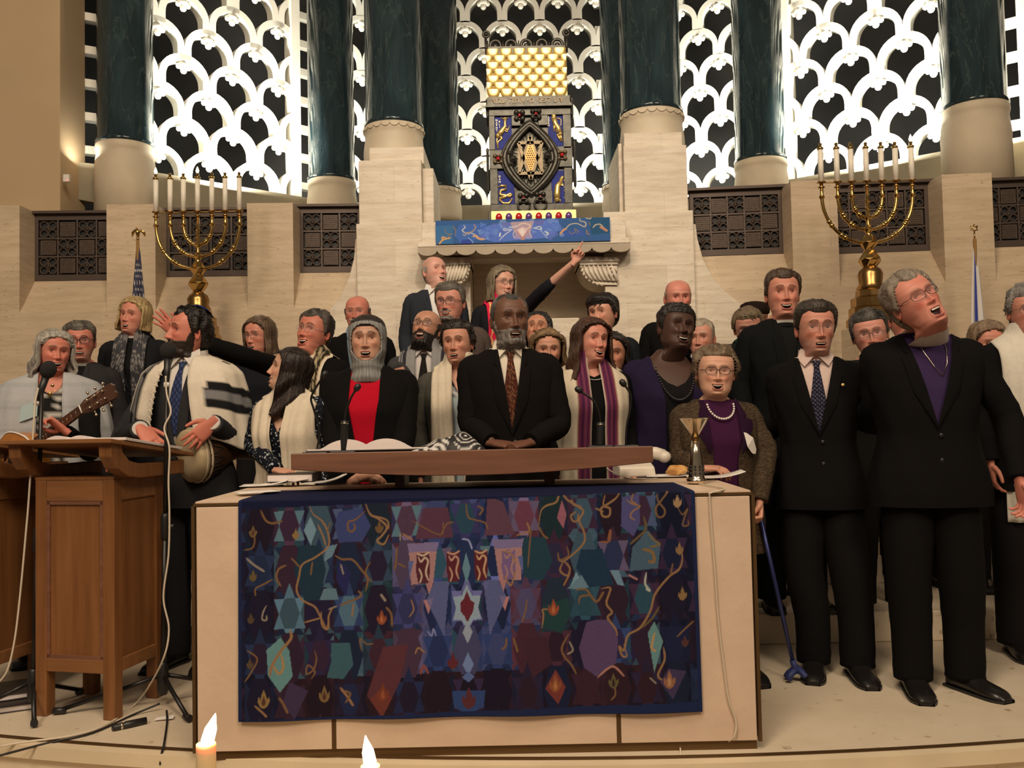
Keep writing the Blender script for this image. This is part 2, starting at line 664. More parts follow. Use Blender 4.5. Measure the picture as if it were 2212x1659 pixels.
# ---- colonnade: plan of the lattice, drum wall under it
LAT = [(60, 6.55), (268, 6.87), (716, 8.1), (950, 8.35), (1335, 8.35), (1648, 7.85), (2108, 6.8), (2330, 6.4)]
LATV = [Vector(((px - 1106) / FPX * y, y)) * K for px, y in LAT]
LZ0 = 1.23 + 2.06 * K


PEND = None


def lat_panel(a, b, label, z0=LZ0, z1=6.5, wide=1.0, lo=0.0, hi=0.0):
    d = b - a
    W = d.length
    pitch, rowh = 0.37 * K * wide, 0.27 * K
    t = thing('lattice_screen', label, 'screen', (a.x, a.y, z0), math.atan2(d.y, d.x), 'white fish-scale lattice screens')
    ri, ro, dep = 0.135 * K * wide, 0.185 * K * wide, 0.11 * K
    mb = MB()
    pend = []
    nr = int((z1 - z0) / rowh) + 1
    nc = int(W / pitch) + 2
    off = (W - (nc - 1) * pitch) / 2
    NS = 16
    for j in range(-1, nr):
        zc = j * rowh + 0.06 * K
        for i in range(-1, nc + 1):
            uc = off + i * pitch + (pitch / 2 if j % 2 else 0)
            if uc < -pitch / 2 or uc > W + pitch / 2:
                continue
            # ring of quads (inner, outer) with legs reaching the crowns below
            path = [(-1, -0.10)] + [(math.cos(math.pi - math.pi * k / NS), math.sin(math.pi * k / NS)) for k in range(NS + 1)] + [(1, -0.10)]
            prev = None
            for k, (cx_, sz_) in enumerate(path):
                leg = k in (0, len(path) - 1)
                if leg:
                    ui, uo, zi, zo = uc + cx_ * ri, uc + cx_ * ro, zc - .10 * K, zc - .10 * K
                else:
                    ui, uo, zi, zo = uc + cx_ * ri, uc + cx_ * ro, zc + sz_ * ri, zc + sz_ * ro
                cur = (ui, zi, uo, zo)
                if prev and zc + .2 > 0:
                    m_ = (prev[0] + cur[0] + prev[2] + cur[2]) / 4
                    if lo - .02 < m_ < W - hi + .02:
                        q = [(prev[0], prev[1]), (prev[2], prev[3]), (cur[2], cur[3]), (cur[0], cur[1])]
                        q = [(min(max(u, lo), W - hi), max(z, 0)) for u, z in q]
                        mb.add([(u, 0, z) for u, z in q] + [(u, dep, z) for u, z in q],
                               [(0, 1, 2, 3), (7, 6, 5, 4), (0, 3, 7, 4), (1, 5, 6, 2)], 0, False)
                prev = cur
            if lo + .06 < uc < W - hi - .06 and zc > 0:
                # small hanging flower under the crown of each arch
                z = zc + ri
                pend.append((uc, z))
    mb.build('arches', M_LATTICE, t)
    for uc, z in pend:
        if PEND is None:
            pn = MB()
            pn.tube([(0, .04, .01), (0, .04, -.05 * K)], [.032 * K, .05 * K], 8)
            for dx, dz, r in ((-.042, -.045, .024), (.042, -.045, .024), (0, -.075, .03), (-.022, -.03, .026), (.022, -.03, .026)):
                pn.ball((dx * K, .035, dz * K), (r * K, .03, r * K), 8, 5)
            q = pn.build('pendant', M_LATTICE, t)
            globals()['PEND'] = q
        else:
            q = PEND.copy()
            COL.objects.link(q)
            q.parent = t
        q.location = (uc, 0, z)
    ml = MB()
    for u in {0.0, W, lo, W - hi}:
        ml.box(u - .05, u + .05, -.03, .14, 0, z1 - z0)
    ml.build('mullion', M_LATTICE, t)
    # narrow ladder bars beside the columns
    ld = MB()
    for u0, u1 in ((0, max(lo, .16)), (W - max(hi, .16), W)):
        z = .12
        while z < z1 - z0:
            ld.box(u0, u1, .01, .10, z, z + .075)
            z += .27 * K
    ld.build('rung', M_LATTICE, t)
    return t


SCREENS = ['white lattice screen at the far left, beside the plain arch wall', 'white lattice screen in the bay behind the left menorah candles',
           'narrow white lattice screen just left of the pedestal columns', 'white lattice screen behind the tall bronze ark',
           'white lattice screen just right of the pedestal columns', 'white lattice screen in the bay behind the right menorah candles',
           'white lattice screen cut by the right edge of the photo']
for i in range(7):
    lat_panel(LATV[i], LATV[i + 1], SCREENS[i], wide=1.17 if i in (1, 5) else 1.0, lo={5: .36, 6: .50}.get(i, 0), hi={0: .50, 1: .40}.get(i, 0))

# drum wall below the screens, with a low dark opening near each end
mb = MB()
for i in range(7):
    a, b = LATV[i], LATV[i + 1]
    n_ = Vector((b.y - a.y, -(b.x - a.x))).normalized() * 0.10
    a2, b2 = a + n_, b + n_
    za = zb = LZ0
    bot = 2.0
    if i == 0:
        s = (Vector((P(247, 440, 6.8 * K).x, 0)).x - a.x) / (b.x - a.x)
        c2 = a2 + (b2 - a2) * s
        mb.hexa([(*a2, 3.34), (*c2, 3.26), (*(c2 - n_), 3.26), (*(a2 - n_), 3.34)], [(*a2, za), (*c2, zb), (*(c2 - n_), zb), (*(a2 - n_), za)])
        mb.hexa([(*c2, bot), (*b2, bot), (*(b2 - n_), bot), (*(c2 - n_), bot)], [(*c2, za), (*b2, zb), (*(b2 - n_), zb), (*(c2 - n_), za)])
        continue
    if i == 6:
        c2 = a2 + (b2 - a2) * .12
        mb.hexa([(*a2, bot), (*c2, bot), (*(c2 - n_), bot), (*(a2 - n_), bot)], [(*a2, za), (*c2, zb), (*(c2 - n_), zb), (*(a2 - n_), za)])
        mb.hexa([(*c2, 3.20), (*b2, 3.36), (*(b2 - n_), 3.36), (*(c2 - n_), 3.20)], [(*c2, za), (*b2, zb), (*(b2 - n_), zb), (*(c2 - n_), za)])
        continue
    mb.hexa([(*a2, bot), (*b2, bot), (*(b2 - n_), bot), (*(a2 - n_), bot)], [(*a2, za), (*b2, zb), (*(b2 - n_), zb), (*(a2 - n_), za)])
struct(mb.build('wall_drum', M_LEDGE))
mb = MB()
mb.box(-8.2, 8.2, 11.2, 11.3, 0, 8)
mb.box(-8.2, -8.1, 7.7, 11.3, 0, 8)
mb.box(8.1, 8.2, 7.4, 11.3, 0, 8)
struct(mb.build('wall_back', M_DARK))
# plain arch wall at the far left
mb = MB()
xr = P(129, 200, 6.36 * K).x
mb.box(-7.6, xr, 6.36 * K, 6.75 * K, ZTL - .02, 8.0)
struct(mb.build('wall_arch_left', M_PIER, bevel=.012))

# ---- columns
def column(px, dia, ytop_px, Y, scal, label, base_drop=0.0, zfoot=None):
    Y *= K
    c = P(px, ytop_px, Y)
    z0 = c.z
    r = dia / 2 * K
    t = thing('marble_column', label, 'column', (c.x, Y, z0), 0, 'dark green marble columns')
    sh = MB()
    sh.lathe([(r * 1.0, 0.0), (r * 1.05, .006), (r * 1.05, .03), (r, .045), (r * .985, 4.2), (0, 4.2)], 48)
    sh.build('shaft', M_COLUMN, t)
    bs = MB()
    k = r / .205
    prof = [(r * .9, .0), (r * 1.03, .0), (r * 1.05, -.012 * k), (r * 1.06, -.035 * k), (r * 1.04, -.055 * k), (r * 1.02, -.065 * k), (r * 1.02, -.085 * k),
            (r * 1.04, -.12 * k), (r * 1.07, -.165 * k), (r * 1.08, -.20 * k), (r * 1.07, -.235 * k)]
    if not scal:
        prof += [(r * 1.07, -.24 * k), (r * 1.10, -.62 * K)]
    else:
        prof += [(r * 1.07, -.25 * k), (r * 1.07, -.30 * k)]
    prof.append((0, prof[-1][1]))
    bs.lathe(prof, 48)
    if scal:
        for q in range(22):
            a = 2 * math.pi * q / 22
            M = Matrix.Rotation(a, 4, 'Z')
            pts = [M @ Vector((r * 1.065, r * .155 * math.cos(math.pi * u / 8), -.012 - .035 * math.sin(math.pi * u / 8))) for u in range(9)]
            bs.tube(pts, .0055, 5)
    bs.build('base', M_BASE, t)
    return t


column(271, .415, 318, 6.66, False, 'dark green marble column, leftmost, beside the plain arch wall')
column(717, .41, 394, 7.62, False, 'dark green marble column left of the left stone pedestal')
column(945, .42, 413, 7.95, True, 'dark green marble column between left pedestal column and ark')
column(851, .415, 280, 6.27, True, 'dark green marble column standing on the left stone pedestal')
column(1407, .43, 252, 6.1, True, 'dark green marble column standing on the right stone pedestal')
column(1352, .42, 404, 7.95, True, 'dark green marble column half hidden behind the right pedestal column')
column(1643, .42, 352, 7.3, False, 'dark green marble column right of the right stone pedestal')
column(2105, .44, 236, 6.3, False, 'dark green marble column, rightmost, at the right menorah')

# ---- stepped stone pedestals with sweeping buttresses
def pedestal(side):
    mb = MB()
    if side < 0:
        Yf = 5.95 * K
        q = lambda x, y, Y=Yf: P(x, y, Y)
        z_top, z1, z2 = q(850, 318).z, q(850, 345).z, q(850, 480).z
        xa, xb = q(803, 330).x, q(902, 330).x
        mb.box(q(795, 330).x, q(914, 330).x, Yf + .06, 6.60 * K, z1 - .02, z_top + .02)
        mb.box(q(775, 420).x, q(911, 420).x, Yf, 6.6 * K, z2 - .02, z1)
        mb.box(q(911, 420).x, q(935, 420).x, Yf + .09, 6.6 * K, z2 - .02, z1 - .05)
        xl = q(771, 560).x
        mb.box(xl, q(1016, 600).x, Yf - .02, 6.6 * K, 0, q(850, 483).z)
        # buttress curve
        cur = [(771, 520), (768, 560), (758, 600), (740, 640), (716, 672), (688, 700)]
        pts = [q(x, y, 6.06 * K) for x, y in cur]
        poly = [(p.x, p.z) for p in pts] + [(pts[-1].x - .12, pts[-1].z - .12), (pts[-1].x - .12, 0), (xl + .02, 0), (xl + .02, pts[0].z)]
        mb.prism(poly, 6.00 * K, 6.35 * K)
    else:
        Yf = 5.78 * K
        q = lambda x, y, Y=Yf: P(x, y, Y)
        z_top, z1, z2 = q(1410, 286).z, q(1410, 314).z, q(1410, 456).z
        mb.box(q(1350, 300).x, q(1477, 300).x, Yf + .06, 6.45 * K, z1 - .02, z_top + .02)
        mb.box(q(1349, 420).x, q(1486, 420).x, Yf, 6.45 * K, z2 - .02, z1)
        mb.box(q(1341, 420).x, q(1349, 420).x, Yf + .09, 6.45 * K, z2 - .02, z1 + .05)
        xr = q(1499, 560).x
        mb.box(q(1306, 600).x, xr, Yf - .02, 6.5 * K, 0, q(1410, 457).z)
        cur = [(1499, 488), (1503, 520), (1514, 560), (1534, 600), (1562, 632), (1598, 662)]
        pts = [q(x, y, 5.88 * K) for x, y in cur]
        poly = [(p.x, p.z) for p in pts] + [(pts[-1].x + .14, pts[-1].z - .1), (pts[-1].x + .14, 0), (xr - .02, 0), (xr - .02, pts[0].z)]
        mb.prism(poly, 5.82 * K, 6.2 * K)
    return mb.build('stone_pedestal', M_TRAVC, bevel=.006)


tag(pedestal(-1), 'pale stepped travertine pedestal left of the ark, curving out at its foot', 'pedestal', 'travertine pedestals flanking the ark')
tag(pedestal(1), 'pale stepped travertine pedestal right of the ark, curving out at its foot', 'pedestal', 'travertine pedestals flanking the ark')

# niche behind the standing pair: recess walls and shelf above
M_NICHE = mat('niche_stone', (0.60, 0.50, 0.38), 0.7, var=0.12, scale=5, stretch=(1, 1, 6))
mb = MB()
xa, xb = P(1022, 600, 6.34 * K).x, P(1300, 600, 6.34 * K).x
mb.box(xa, xb, 6.34 * K, 6.5 * K, 0, 2.70)
struct(mb.build('wall_niche', M_NICHE))
seat = MB()
seat.box(P(1040, 690, 6.0 * K).x, P(1248, 690, 6.0 * K).x, 5.85 * K, 6.33 * K, .70, P(1200, 687, 5.85 * K).z)
struct(seat.build('trim_3', M_TRAVC, bevel=.01))

# shelf with scalloped edge
t = thing('ark_shelf', 'long stone shelf with scalloped edge carrying the ark', 'shelf', (0, 0, 0))
YS = 5.62 * K
zt, zb = P(1128, 521, YS).z, P(1128, 551, YS).z
xs0, xs1 = P(902, 535, YS).x, P(1362, 517, YS).x
mb = MB()
mb.box(xs0 + .03, xs1 - .03, YS + .02, 6.6 * K, zt - .02, P(1128, 478, YS).z)
mb.box(xs0, xs1, YS + .0, YS + .3, zt - .03, zt + .012)
mb.build('slab', M_TRAVC, t, bevel=.005)
mb = MB()
n = 11
w = (xs1 - xs0) / n
for i in range(n):
    x = xs0 + w * (i + .5)
    poly = [(x - w / 2, zt - .03)] + [(x - w / 2 * math.cos(math.pi * k / 12), zt - .055 - .042 * math.sin(math.pi * k / 12)) for k in range(13)] + [(x + w / 2, zt - .03)]
    mb.prism(poly, YS + .005, YS + .035)
mb.box(xs0, xs1, YS + .035, YS + .3, zt - .075, zt - .03)
mb.build('scalloped_edge', mat('shelf_edge_stone', (0.42, 0.35, 0.27), .7, var=.1), t)

# carved brackets under the shelf
def bracket(px0, px1, sgn, label):
    Y = 5.72 * K
    a, b = P(px0, 556, Y), P(px1, 556, Y)
    z1, z0 = P((px0 + px1) / 2, 556, Y).z, P((px0 + px1) / 2, 618, Y).z
    W, H = b.x - a.x, z1 - z0
    t = thing('carved_bracket', label, 'bracket', (a.x, Y, z0), 0, 'carved stone brackets under the shelf')
    mb = MB()
    mb.box(0, W, .0, .45, H * .86, H)
    mb.box(0.01, W - .01, .012, .45, H * .76, H * .88)
    # shell-like quarter shape
    X = (lambda u: u * W) if sgn > 0 else (lambda u: (1 - u) * W)
    poly = [(X(.0), H * .78)] + [(X(.06 + .9 * (1 - math.cos(math.pi / 2 * k / 10)) * .62), H * .78 * (1 - math.sin(math.pi / 2 * k / 10) * .92)) for k in range(11)] + [(X(.95), H * .05), (X(.95), H * .78)]
    mb.prism(poly, .03, .45)
    mb.build('block', M_TRAVC, t)
    lv = MB()
    for k in range(7):
        u0 = .12 + k * .11
        pts = [(X(u0 + .02), .02, H * .74), (X(u0 + .07), .004, H * .52), (X(u0 + .16), .012, H * (.30 - .02 * k)), (X(min(u0 + .24, .97)), .026, H * .18)]
        lv.tube(pts, [.008, .014, .012, .004], 6)
    for k in range(8):
        a_ = math.pi / 2 * (k + .5) / 8
        lv.ball((X(.06 + .56 * (1 - math.cos(a_))), .03, H * .78 * (1 - math.sin(a_) * .92)), .013, 6, 4)
    sp = [(X(.80 + .13 * (1 - k / 22) * math.cos(k * .5)), .012, H * .5 + .2 * H * (1 - k / 22) * math.sin(k * .5)) for k in range(20)]
    lv.tube(sp, .008, 6)
    lv.build('leaf_carving', M_TRAVC, t)


bracket(955, 1017, -1, 'carved leaf bracket under the shelf, beside the bald man in navy')
bracket(1250, 1338, 1, 'carved leaf bracket under the shelf, beside the pointing hand')

# hidden flood lamps at the foot of the screens
COOL = (1.0, 0.95, 0.80)
for i, (u, pw) in enumerate(((.6, 2), (.42, 190), (.5, 45), (.62, 70), (.5, 110), (.62, 250), (.4, 40))):
    a, b = LATV[i], LATV[i + 1]
    p = a.lerp(b, u)
    nrm = Vector((b.y - a.y, -(b.x - a.x))).normalized()
    q = p + nrm * .30
    area('screen_flood_lamp', (q.x, q.y, LZ0 - .02), (p.x + nrm.x * .1, p.y + nrm.y * .1, LZ0 + 1.3), .25, pw, COOL)
spot('chamber_lamp_a', (LATV[1].lerp(LATV[2], .25).x, 9.9, 3.6), (-2.6, 11.1, 4.0), 70, COOL, 120, 1, .1)
spot('chamber_lamp_b', (LATV[5].lerp(LATV[6], .6).x, 9.7, 3.6), (3.0, 11.1, 4.2), 70, COOL, 120, 1, .1)
# ================================================================== FURNITURE AND FITTINGS
def lin(r, g, b):
    f = lambda c: (c / 255 / 12.92) if c / 255 <= 0.04045 else ((c / 255 + 0.055) / 1.055) ** 2.4
    return (f(r), f(g), f(b))


GLOW = (0.86, 0.70, 0.54)      # rough colour of the hall light, to get a cloth's own colour from the photo


def own(r, g, b, k=1.0):
    c = lin(r, g, b)
    return tuple(min(0.9, k * c[i] / GLOW[i]) for i in range(3))


class Canvas:
    """woven picture: a grid of cells coloured by drawing polygons and lines in photo coordinates"""

    def __init__(self, x0, y0, x1, y1, nx, ny, base, skew=0.0):
        self.x0, self.y0, self.x1, self.y1, self.nx, self.ny, self.skew = x0, y0, x1, y1, nx, ny, skew
        xs = x0 + (np.arange(nx) + .5) * (x1 - x0) / nx
        ys = y0 + (np.arange(ny) + .5) * (y1 - y0) / ny
        self.X, self.Y = np.meshgrid(xs, ys)
        self.C = np.zeros((ny, nx, 3)) + np.array(base)

    def fix(self, pts):
        return [(x, y + (x - (self.x0 + self.x1) / 2) * self.skew) for x, y in pts]

    def poly(self, pts, col, a=1.0, raw=False):
        pts = pts if raw else self.fix(pts)
        px = [p[0] for p in pts]
        py = [p[1] for p in pts]
        m = (self.X >= min(px)) & (self.X <= max(px)) & (self.Y >= min(py)) & (self.Y <= max(py))
        if not m.any():
            return
        X, Y = self.X[m], self.Y[m]
        ins = np.zeros(X.shape, bool)
        n = len(pts)
        for i in range(n):
            (xa, ya), (xb, yb) = pts[i], pts[(i + 1) % n]
            if ya == yb:
                continue
            c = ((ya > Y) != (yb > Y)) & (X < (xb - xa) * (Y - ya) / (yb - ya) + xa)
            ins ^= c
        sub = self.C[m]
        sub[ins] = sub[ins] * (1 - a) + np.array(col) * a
        self.C[m] = sub

    def line(self, pts, w, col, a=1.0, raw=False, taper=True):
        pts = pts if raw else self.fix(pts)
        # smooth through the points
        P_ = [np.array(p, float) for p in pts]
        out = []
        for i in range(len(P_) - 1):
            p0, p1, p2, p3 = P_[max(i - 1, 0)], P_[i], P_[i + 1], P_[min(i + 2, len(P_) - 1)]
            for k in range(6):
                t = k / 6
                out.append(.5 * ((2 * p1) + (p2 - p0) * t + (2 * p0 - 5 * p1 + 4 * p2 - p3) * t * t + (3 * p1 - p0 - 3 * p2 + p3) * t ** 3))
        out.append(P_[-1])
        D = None
        x = [p[0] for p in out]
        y = [p[1] for p in out]
        m = (self.X >= min(x) - w) & (self.X <= max(x) + w) & (self.Y >= min(y) - w) & (self.Y <= max(y) + w)
        if not m.any():
            return
        X, Y = self.X[m], self.Y[m]
        D = np.full(X.shape, 1e9)
        for i in range(len(out) - 1):
            a_, b_ = out[i], out[i + 1]
            d = b_ - a_
            L2 = max(d @ d, 1e-9)
            t = np.clip(((X - a_[0]) * d[0] + (Y - a_[1]) * d[1]) / L2, 0, 1)
            s = (i + .5) / len(out)
            ww = 1.0 if not taper else max(.35, min(1, 4 * min(s, 1 - s) + .3))
            D = np.minimum(D, np.hypot(X - a_[0] - t * d[0], Y - a_[1] - t * d[1]) / ww)
        f = np.clip((w / 2 + .6 - D) / 1.2, 0, 1)[:, None] * a
        self.C[m] = self.C[m] * (1 - f) + np.array(col) * f

    def flame(self, x, y, s, col, col2=None):
        q = lambda L: [(x + a * s, y + b * s) for a, b in L]
        self.poly(q([(0, -1.1), (.25, -.5), (.35, -.1), (.55, -.45), (.6, .1), (.35, .55), (0, .75), (-.35, .55), (-.6, .1), (-.5, -.45), (-.3, -.1), (-.22, -.5)]), col)
        if col2:
            self.poly(q([(0, -.5), (.2, .1), (.12, .45), (-.12, .45), (-.2, .1)]), col2)


# ---------------------------------------------------------------- altar table
YA = 3.172
AX0, AX1 = P(419, 1350, YA).x, P(1634, 1330, YA).x
AZ = P(1020, 1072, YA).z
ADEP = 0.74
alt = thing('altar_table', 'long pale limestone altar table with bronze edging at the stage front', 'table', ((AX0 + AX1) / 2, YA, 0))
hw = (AX1 - AX0) / 2
mb = MB()
mb.box(-hw + .012, hw - .012, .012, ADEP - .012, .03, AZ - .015)
mb.build('core', M_ALTAR, alt)
jx = [P(722, 1600, YA).x - (AX0 + AX1) / 2, P(1337, 1580, YA).x - (AX0 + AX1) / 2]
edges = [-hw + .012] + jx + [hw - .012]
for i in range(3):
    mb = MB()
    mb.box(edges[i] + (.008 if i else 0), edges[i + 1] - (.008 if i < 2 else 0), -.003, .014, .035, AZ - .02)
    mb.build('front_panel', M_ALTAR, alt, bevel=.002)
for x in jx:
    mb = MB()
    mb.box(x - .0075, x + .0075, -.0025, .013, .034, AZ - .02)
    mb.build('joint_strip', M_BRONZETRIM, alt)
for s in (-1, 1):
    mb = MB()
    mb.box(s * hw - (.0 if s > 0 else .003), s * hw + (.003 if s > 0 else 0), .016, ADEP - .016, .035, AZ - .02)
    mb.build('side_panel', M_ALTAR, alt)
    mb = MB()
    mb.box(s * hw - .006 + s * .001, s * hw + .006 + s * .001, -.002, .012, .03, AZ - .016)
    mb.build('corner_strip', M_BRONZETRIM, alt)
mb = MB()
mb.box(-hw, hw, .0, ADEP, AZ - .016, AZ - .006)
mb.build('edge_band', M_BRONZETRIM, alt)
mb = MB()
mb.box(-hw + .006, hw - .006, .006, ADEP - .006, AZ - .006, AZ)
mb.build('top_slab', M_ALTAR, alt)
mb = MB()
mb.box(-hw + .01, hw - .01, .01, ADEP - .01, 0, .03)
mb.build('plinth_strip', M_BRONZETRIM, alt)

# ---------------------------------------------------------------- woven altar cloth
C4 = lambda L: [(500 + x / 2.764, 960 + y / 2.764) for x, y in L]
C5 = lambda L: [(980 + x / 2.593, 960 + y / 2.593) for x, y in L]
DK = .68
NAVY = own(16, 26, 52, DK)
cv = Canvas(512, 1040, 1509, 1549, 660, 340, NAVY, -0.021)
crs = random.Random(5)
GOLD, GOLD2, PALE = own(132, 88, 48, DK), own(158, 108, 62, DK), own(150, 128, 104, DK)


def zone(x, y):
    """palette at a place of the weave"""
    u = abs(x - 1008)
    if u > 440:
        return [(22, 28, 58), (34, 26, 52), (26, 38, 64), (46, 28, 50)]
    if y > 1455:
        return [(40, 26, 50), (52, 28, 44), (26, 34, 66), (34, 24, 44), (62, 30, 42)]
    if u < 70:
        return [(34, 56, 106), (66, 76, 132), (28, 44, 88), (92, 88, 138), (36, 84, 104), (52, 48, 96)]
    if u < 160:
        return [(82, 50, 72), (96, 84, 128), (52, 52, 100), (112, 84, 118), (104, 48, 66), (42, 64, 112)]
    if u < 250:
        return [(62, 32, 54), (32, 66, 70), (44, 30, 58), (74, 36, 52), (36, 54, 72), (52, 44, 78)]
    return [(58, 32, 54), (36, 76, 90), (42, 32, 66), (64, 36, 56), (30, 48, 82), (66, 98, 114), (46, 56, 96)]


def ycol(c, f=1.0):
    return own(c[0] * f, c[1] * f, c[2] * f, DK)


# rows of six-pointed stars and tall six-sided lenses, with small triangles between
PW, PH = 64.0, 93.0
for j in range(-1, 6):
    for i in range(-8, 9):
        x, y = 1008 + i * PW, 1130 + j * PH
        a, b = PW / 2 + 1, PH / 2 + 1
        for q in ([(-a, -b), (a, -b), (0, 0)], [(a, -b), (a, b), (0, 0)], [(a, b), (-a, b), (0, 0)], [(-a, b), (-a, -b), (0, 0)]):
            cv.poly([(x + u, y + v) for u, v in q], ycol(crs.choice(zone(x, y)), crs.uniform(.7, 1.0)))
for j in range(-1, 6):
    for i in range(-8, 9):
        x, y = 1008 + i * PW, 1130 + j * PH
        z_ = zone(x, y)
        c, c2 = crs.choice(z_), crs.choice(z_)
        if (i + j) % 2:
            cv.poly([(x + u, y + v) for u, v in [(-15, -52), (15, -52), (31, 0), (15, 52), (-15, 52), (-31, 0)]], ycol(c, crs.uniform(.7, .95)))
        else:
            f = crs.uniform(.95, 1.3)
            for t in ([(0, -66), (34, 32), (-34, 32)], [(0, 66), (34, -32), (-34, -32)]):
                cv.poly([(x + u, y + v) for u, v in t], ycol(c, f))
                f *= 1.08
            cv.poly([(x + u, y + v) for u, v in [(-11, -32), (11, -32), (22, 0), (11, 32), (-11, 32), (-22, 0)]], ycol(c2, crs.uniform(.8, 1.1)))
            if crs.random() < .4 and abs(x - 1008) < 400 and y < 1440:
                cc = ycol(crs.choice([(96, 138, 148), (84, 100, 140), (120, 96, 130)]), .85)
                for sx in (-1, 1):
                    cv.poly([(x + sx * 34, y - 32), (x + sx * 22, y), (x + sx * 11, y - 32)], cc)
                    cv.poly([(x + sx * 34, y + 32), (x + sx * 22, y), (x + sx * 11, y + 32)], cc)
# larger named shapes seen in the weave
for L, c in ((C4([(400, 590), (530, 590), (560, 740), (520, 915), (430, 915), (370, 740)]), (22, 52, 66)), (C4([(470, 420), (505, 500), (470, 590), (430, 500)]), (110, 142, 152)),
             (C4([(560, 600), (630, 590), (600, 660), (550, 690)]), (98, 128, 140)), (C4([(545, 850), (620, 850), (635, 915), (520, 915)]), (88, 120, 128)),
             (C4([(640, 400), (780, 380), (835, 490), (780, 580), (640, 580), (615, 480)]), (52, 62, 112)), (C4([(1150, 400), (1300, 400), (1330, 580), (1100, 580)]), (94, 50, 68)),
             (C4([(640, 680), (710, 760), (680, 900), (620, 800)]), (34, 34, 84)), (C4([(590, 1170), (700, 1170), (720, 1300), (660, 1380), (560, 1370), (590, 1270)]), (52, 92, 98)),
             (C4([(290, 1120), (340, 1200), (360, 1350), (285, 1440), (215, 1340), (205, 1190)]), (92, 138, 132)), (C4([(900, 1200), (1050, 1190), (1000, 1400), (890, 1610), (800, 1480)]), (96, 44, 50)),
             (C4([(890, 1440), (950, 1500), (890, 1610), (815, 1500)]), (118, 48, 38)), (C4([(340, 1380), (450, 1440), (370, 1600), (300, 1500)]), (66, 46, 74)),
             (C5([(590, 460), (620, 360), (645, 440), (625, 520)]), (162, 84, 98)), (C5([(690, 740), (720, 640), (840, 640), (900, 840), (760, 850)]), (18, 52, 74)),
             (C5([(800, 1030), (870, 1030), (915, 1140), (900, 1270), (790, 1340), (720, 1290), (695, 1180), (740, 1040)]), (92, 62, 98)),
             (C5([(500, 940), (640, 900), (660, 980), (600, 1095), (490, 1060)]), (28, 64, 62)), (C5([(1010, 640), (1100, 545), (1170, 640), (1150, 760), (990, 770)]), (66, 92, 106)),
             (C5([(1080, 1110), (1120, 1050), (1165, 1160), (1110, 1330)]), (96, 138, 130)), (C5([(690, 760), (740, 850), (650, 850)]), (110, 150, 158)), (C5([(880, 760), (930, 760), (960, 850), (920, 840)]), (104, 136, 150)),
             (C5([(560, 1290), (615, 1390), (570, 1480), (500, 1390)]), (128, 48, 40)), (C5([(1190, 1310), (1290, 1330), (1210, 1480), (1140, 1380)]), (70, 50, 82)),
             (C5([(720, 780), (760, 850), (700, 860), (640, 850)]), (96, 128, 138)), (C5([(380, 560), (520, 560), (560, 700), (500, 800), (400, 780)]), (26, 62, 72)),
             (C5([(960, 360), (1060, 340), (1060, 500), (1020, 580), (950, 520)]), (78, 70, 118)), (C5([(200, 320), (290, 360), (350, 540), (180, 540)]), (100, 58, 74)),
             (C5([(370, 1110), (520, 1110), (540, 1260), (430, 1330)]), (72, 34, 46))):
    cv.poly(L, ycol(c))
# centre: rosy panels, four crimson cartouches with letters, white star
for x, s in ((914, 1), (1100, -1)):
    cv.poly([(x - 30 * s, 1197), (x + 30 * s, 1197), (x + 22 * s, 1262), (x - 26 * s, 1266)], ycol((176, 118, 112)))
    cv.poly([(x - 34 * s, 1178), (x + 36 * s, 1178), (x + 30 * s, 1197), (x - 30 * s, 1197)], ycol((126, 104, 142)))
    cv.poly([(x + 5 * s, 1262), (x + 22 * s, 1262), (x + 12 * s, 1290)], ycol((178, 112, 108)))
    cv.poly([(x + 0 * s, 1300), (x + 22 * s, 1296), (x + 10 * s, 1330)], ycol((188, 116, 112)))
    cv.poly([(x + 24 * s, 1262), (x + 56 * s, 1262), (x + 44 * s, 1380), (x + 6 * s, 1300)], ycol((92, 96, 142)), .8)
    cv.poly([(x - 32 * s, 1215), (x - 20 * s, 1215), (x - 30 * s, 1255)], ycol((84, 92, 142)))
for x, c, lc in ((914, (92, 32, 44), (206, 168, 136)), (980, (98, 26, 40), (196, 140, 110)), (1040, (98, 26, 36), (206, 150, 104)), (1100, (120, 84, 128), (176, 120, 104))):
    cv.poly([(x - 14, 1200), (x + 14, 1200), (x + 15, 1240), (x + 11, 1264), (x - 11, 1264), (x - 15, 1240)], ycol(c))
    cv.line([(x - 13, 1200), (x, 1205), (x + 13, 1199)], 4, ycol(lc))
    cv.line([(x - 10, 1208), (x - 4, 1218), (x + 4, 1210), (x + 11, 1218), (x + 6, 1240), (x + 11, 1258)], 4, ycol(lc))
    cv.line([(x - 9, 1232), (x - 3, 1248), (x - 7, 1262)], 3.4, ycol(lc))
for k, q in ((1.0, [(0, -46), (11, -22), (30, -20), (24, 4), (30, 28), (12, 30), (0, 52), (-12, 30), (-30, 28), (-24, 4), (-30, -20), (-11, -22)]),):
    cv.poly([(1008 + a, 1316 + b) for a, b in q], ycol((142, 158, 168)))
cv.poly([(1008 + a, 1318 + b) for a, b in [(0, -34), (8, -14), (16, -8), (13, 10), (6, 22), (0, 34), (-6, 20), (-14, 10), (-15, -8), (-7, -16)]], ycol((110, 28, 44)))
for x, y, a, b, c in ((1008, 1236, 9, 34, (92, 132, 142)), (1008, 1372, 11, 24, (146, 152, 162)), (1008, 1440, 12, 26, (104, 124, 164)), (1008, 1466, 14, 12, (76, 98, 148))):
    cv.poly([(x, y - b), (x + a, y), (x, y + b), (x - a, y)], ycol(c))
cv.poly([(972, 1495), (1044, 1495), (1040, 1530), (1008, 1545), (976, 1530)], ycol((34, 62, 112)))
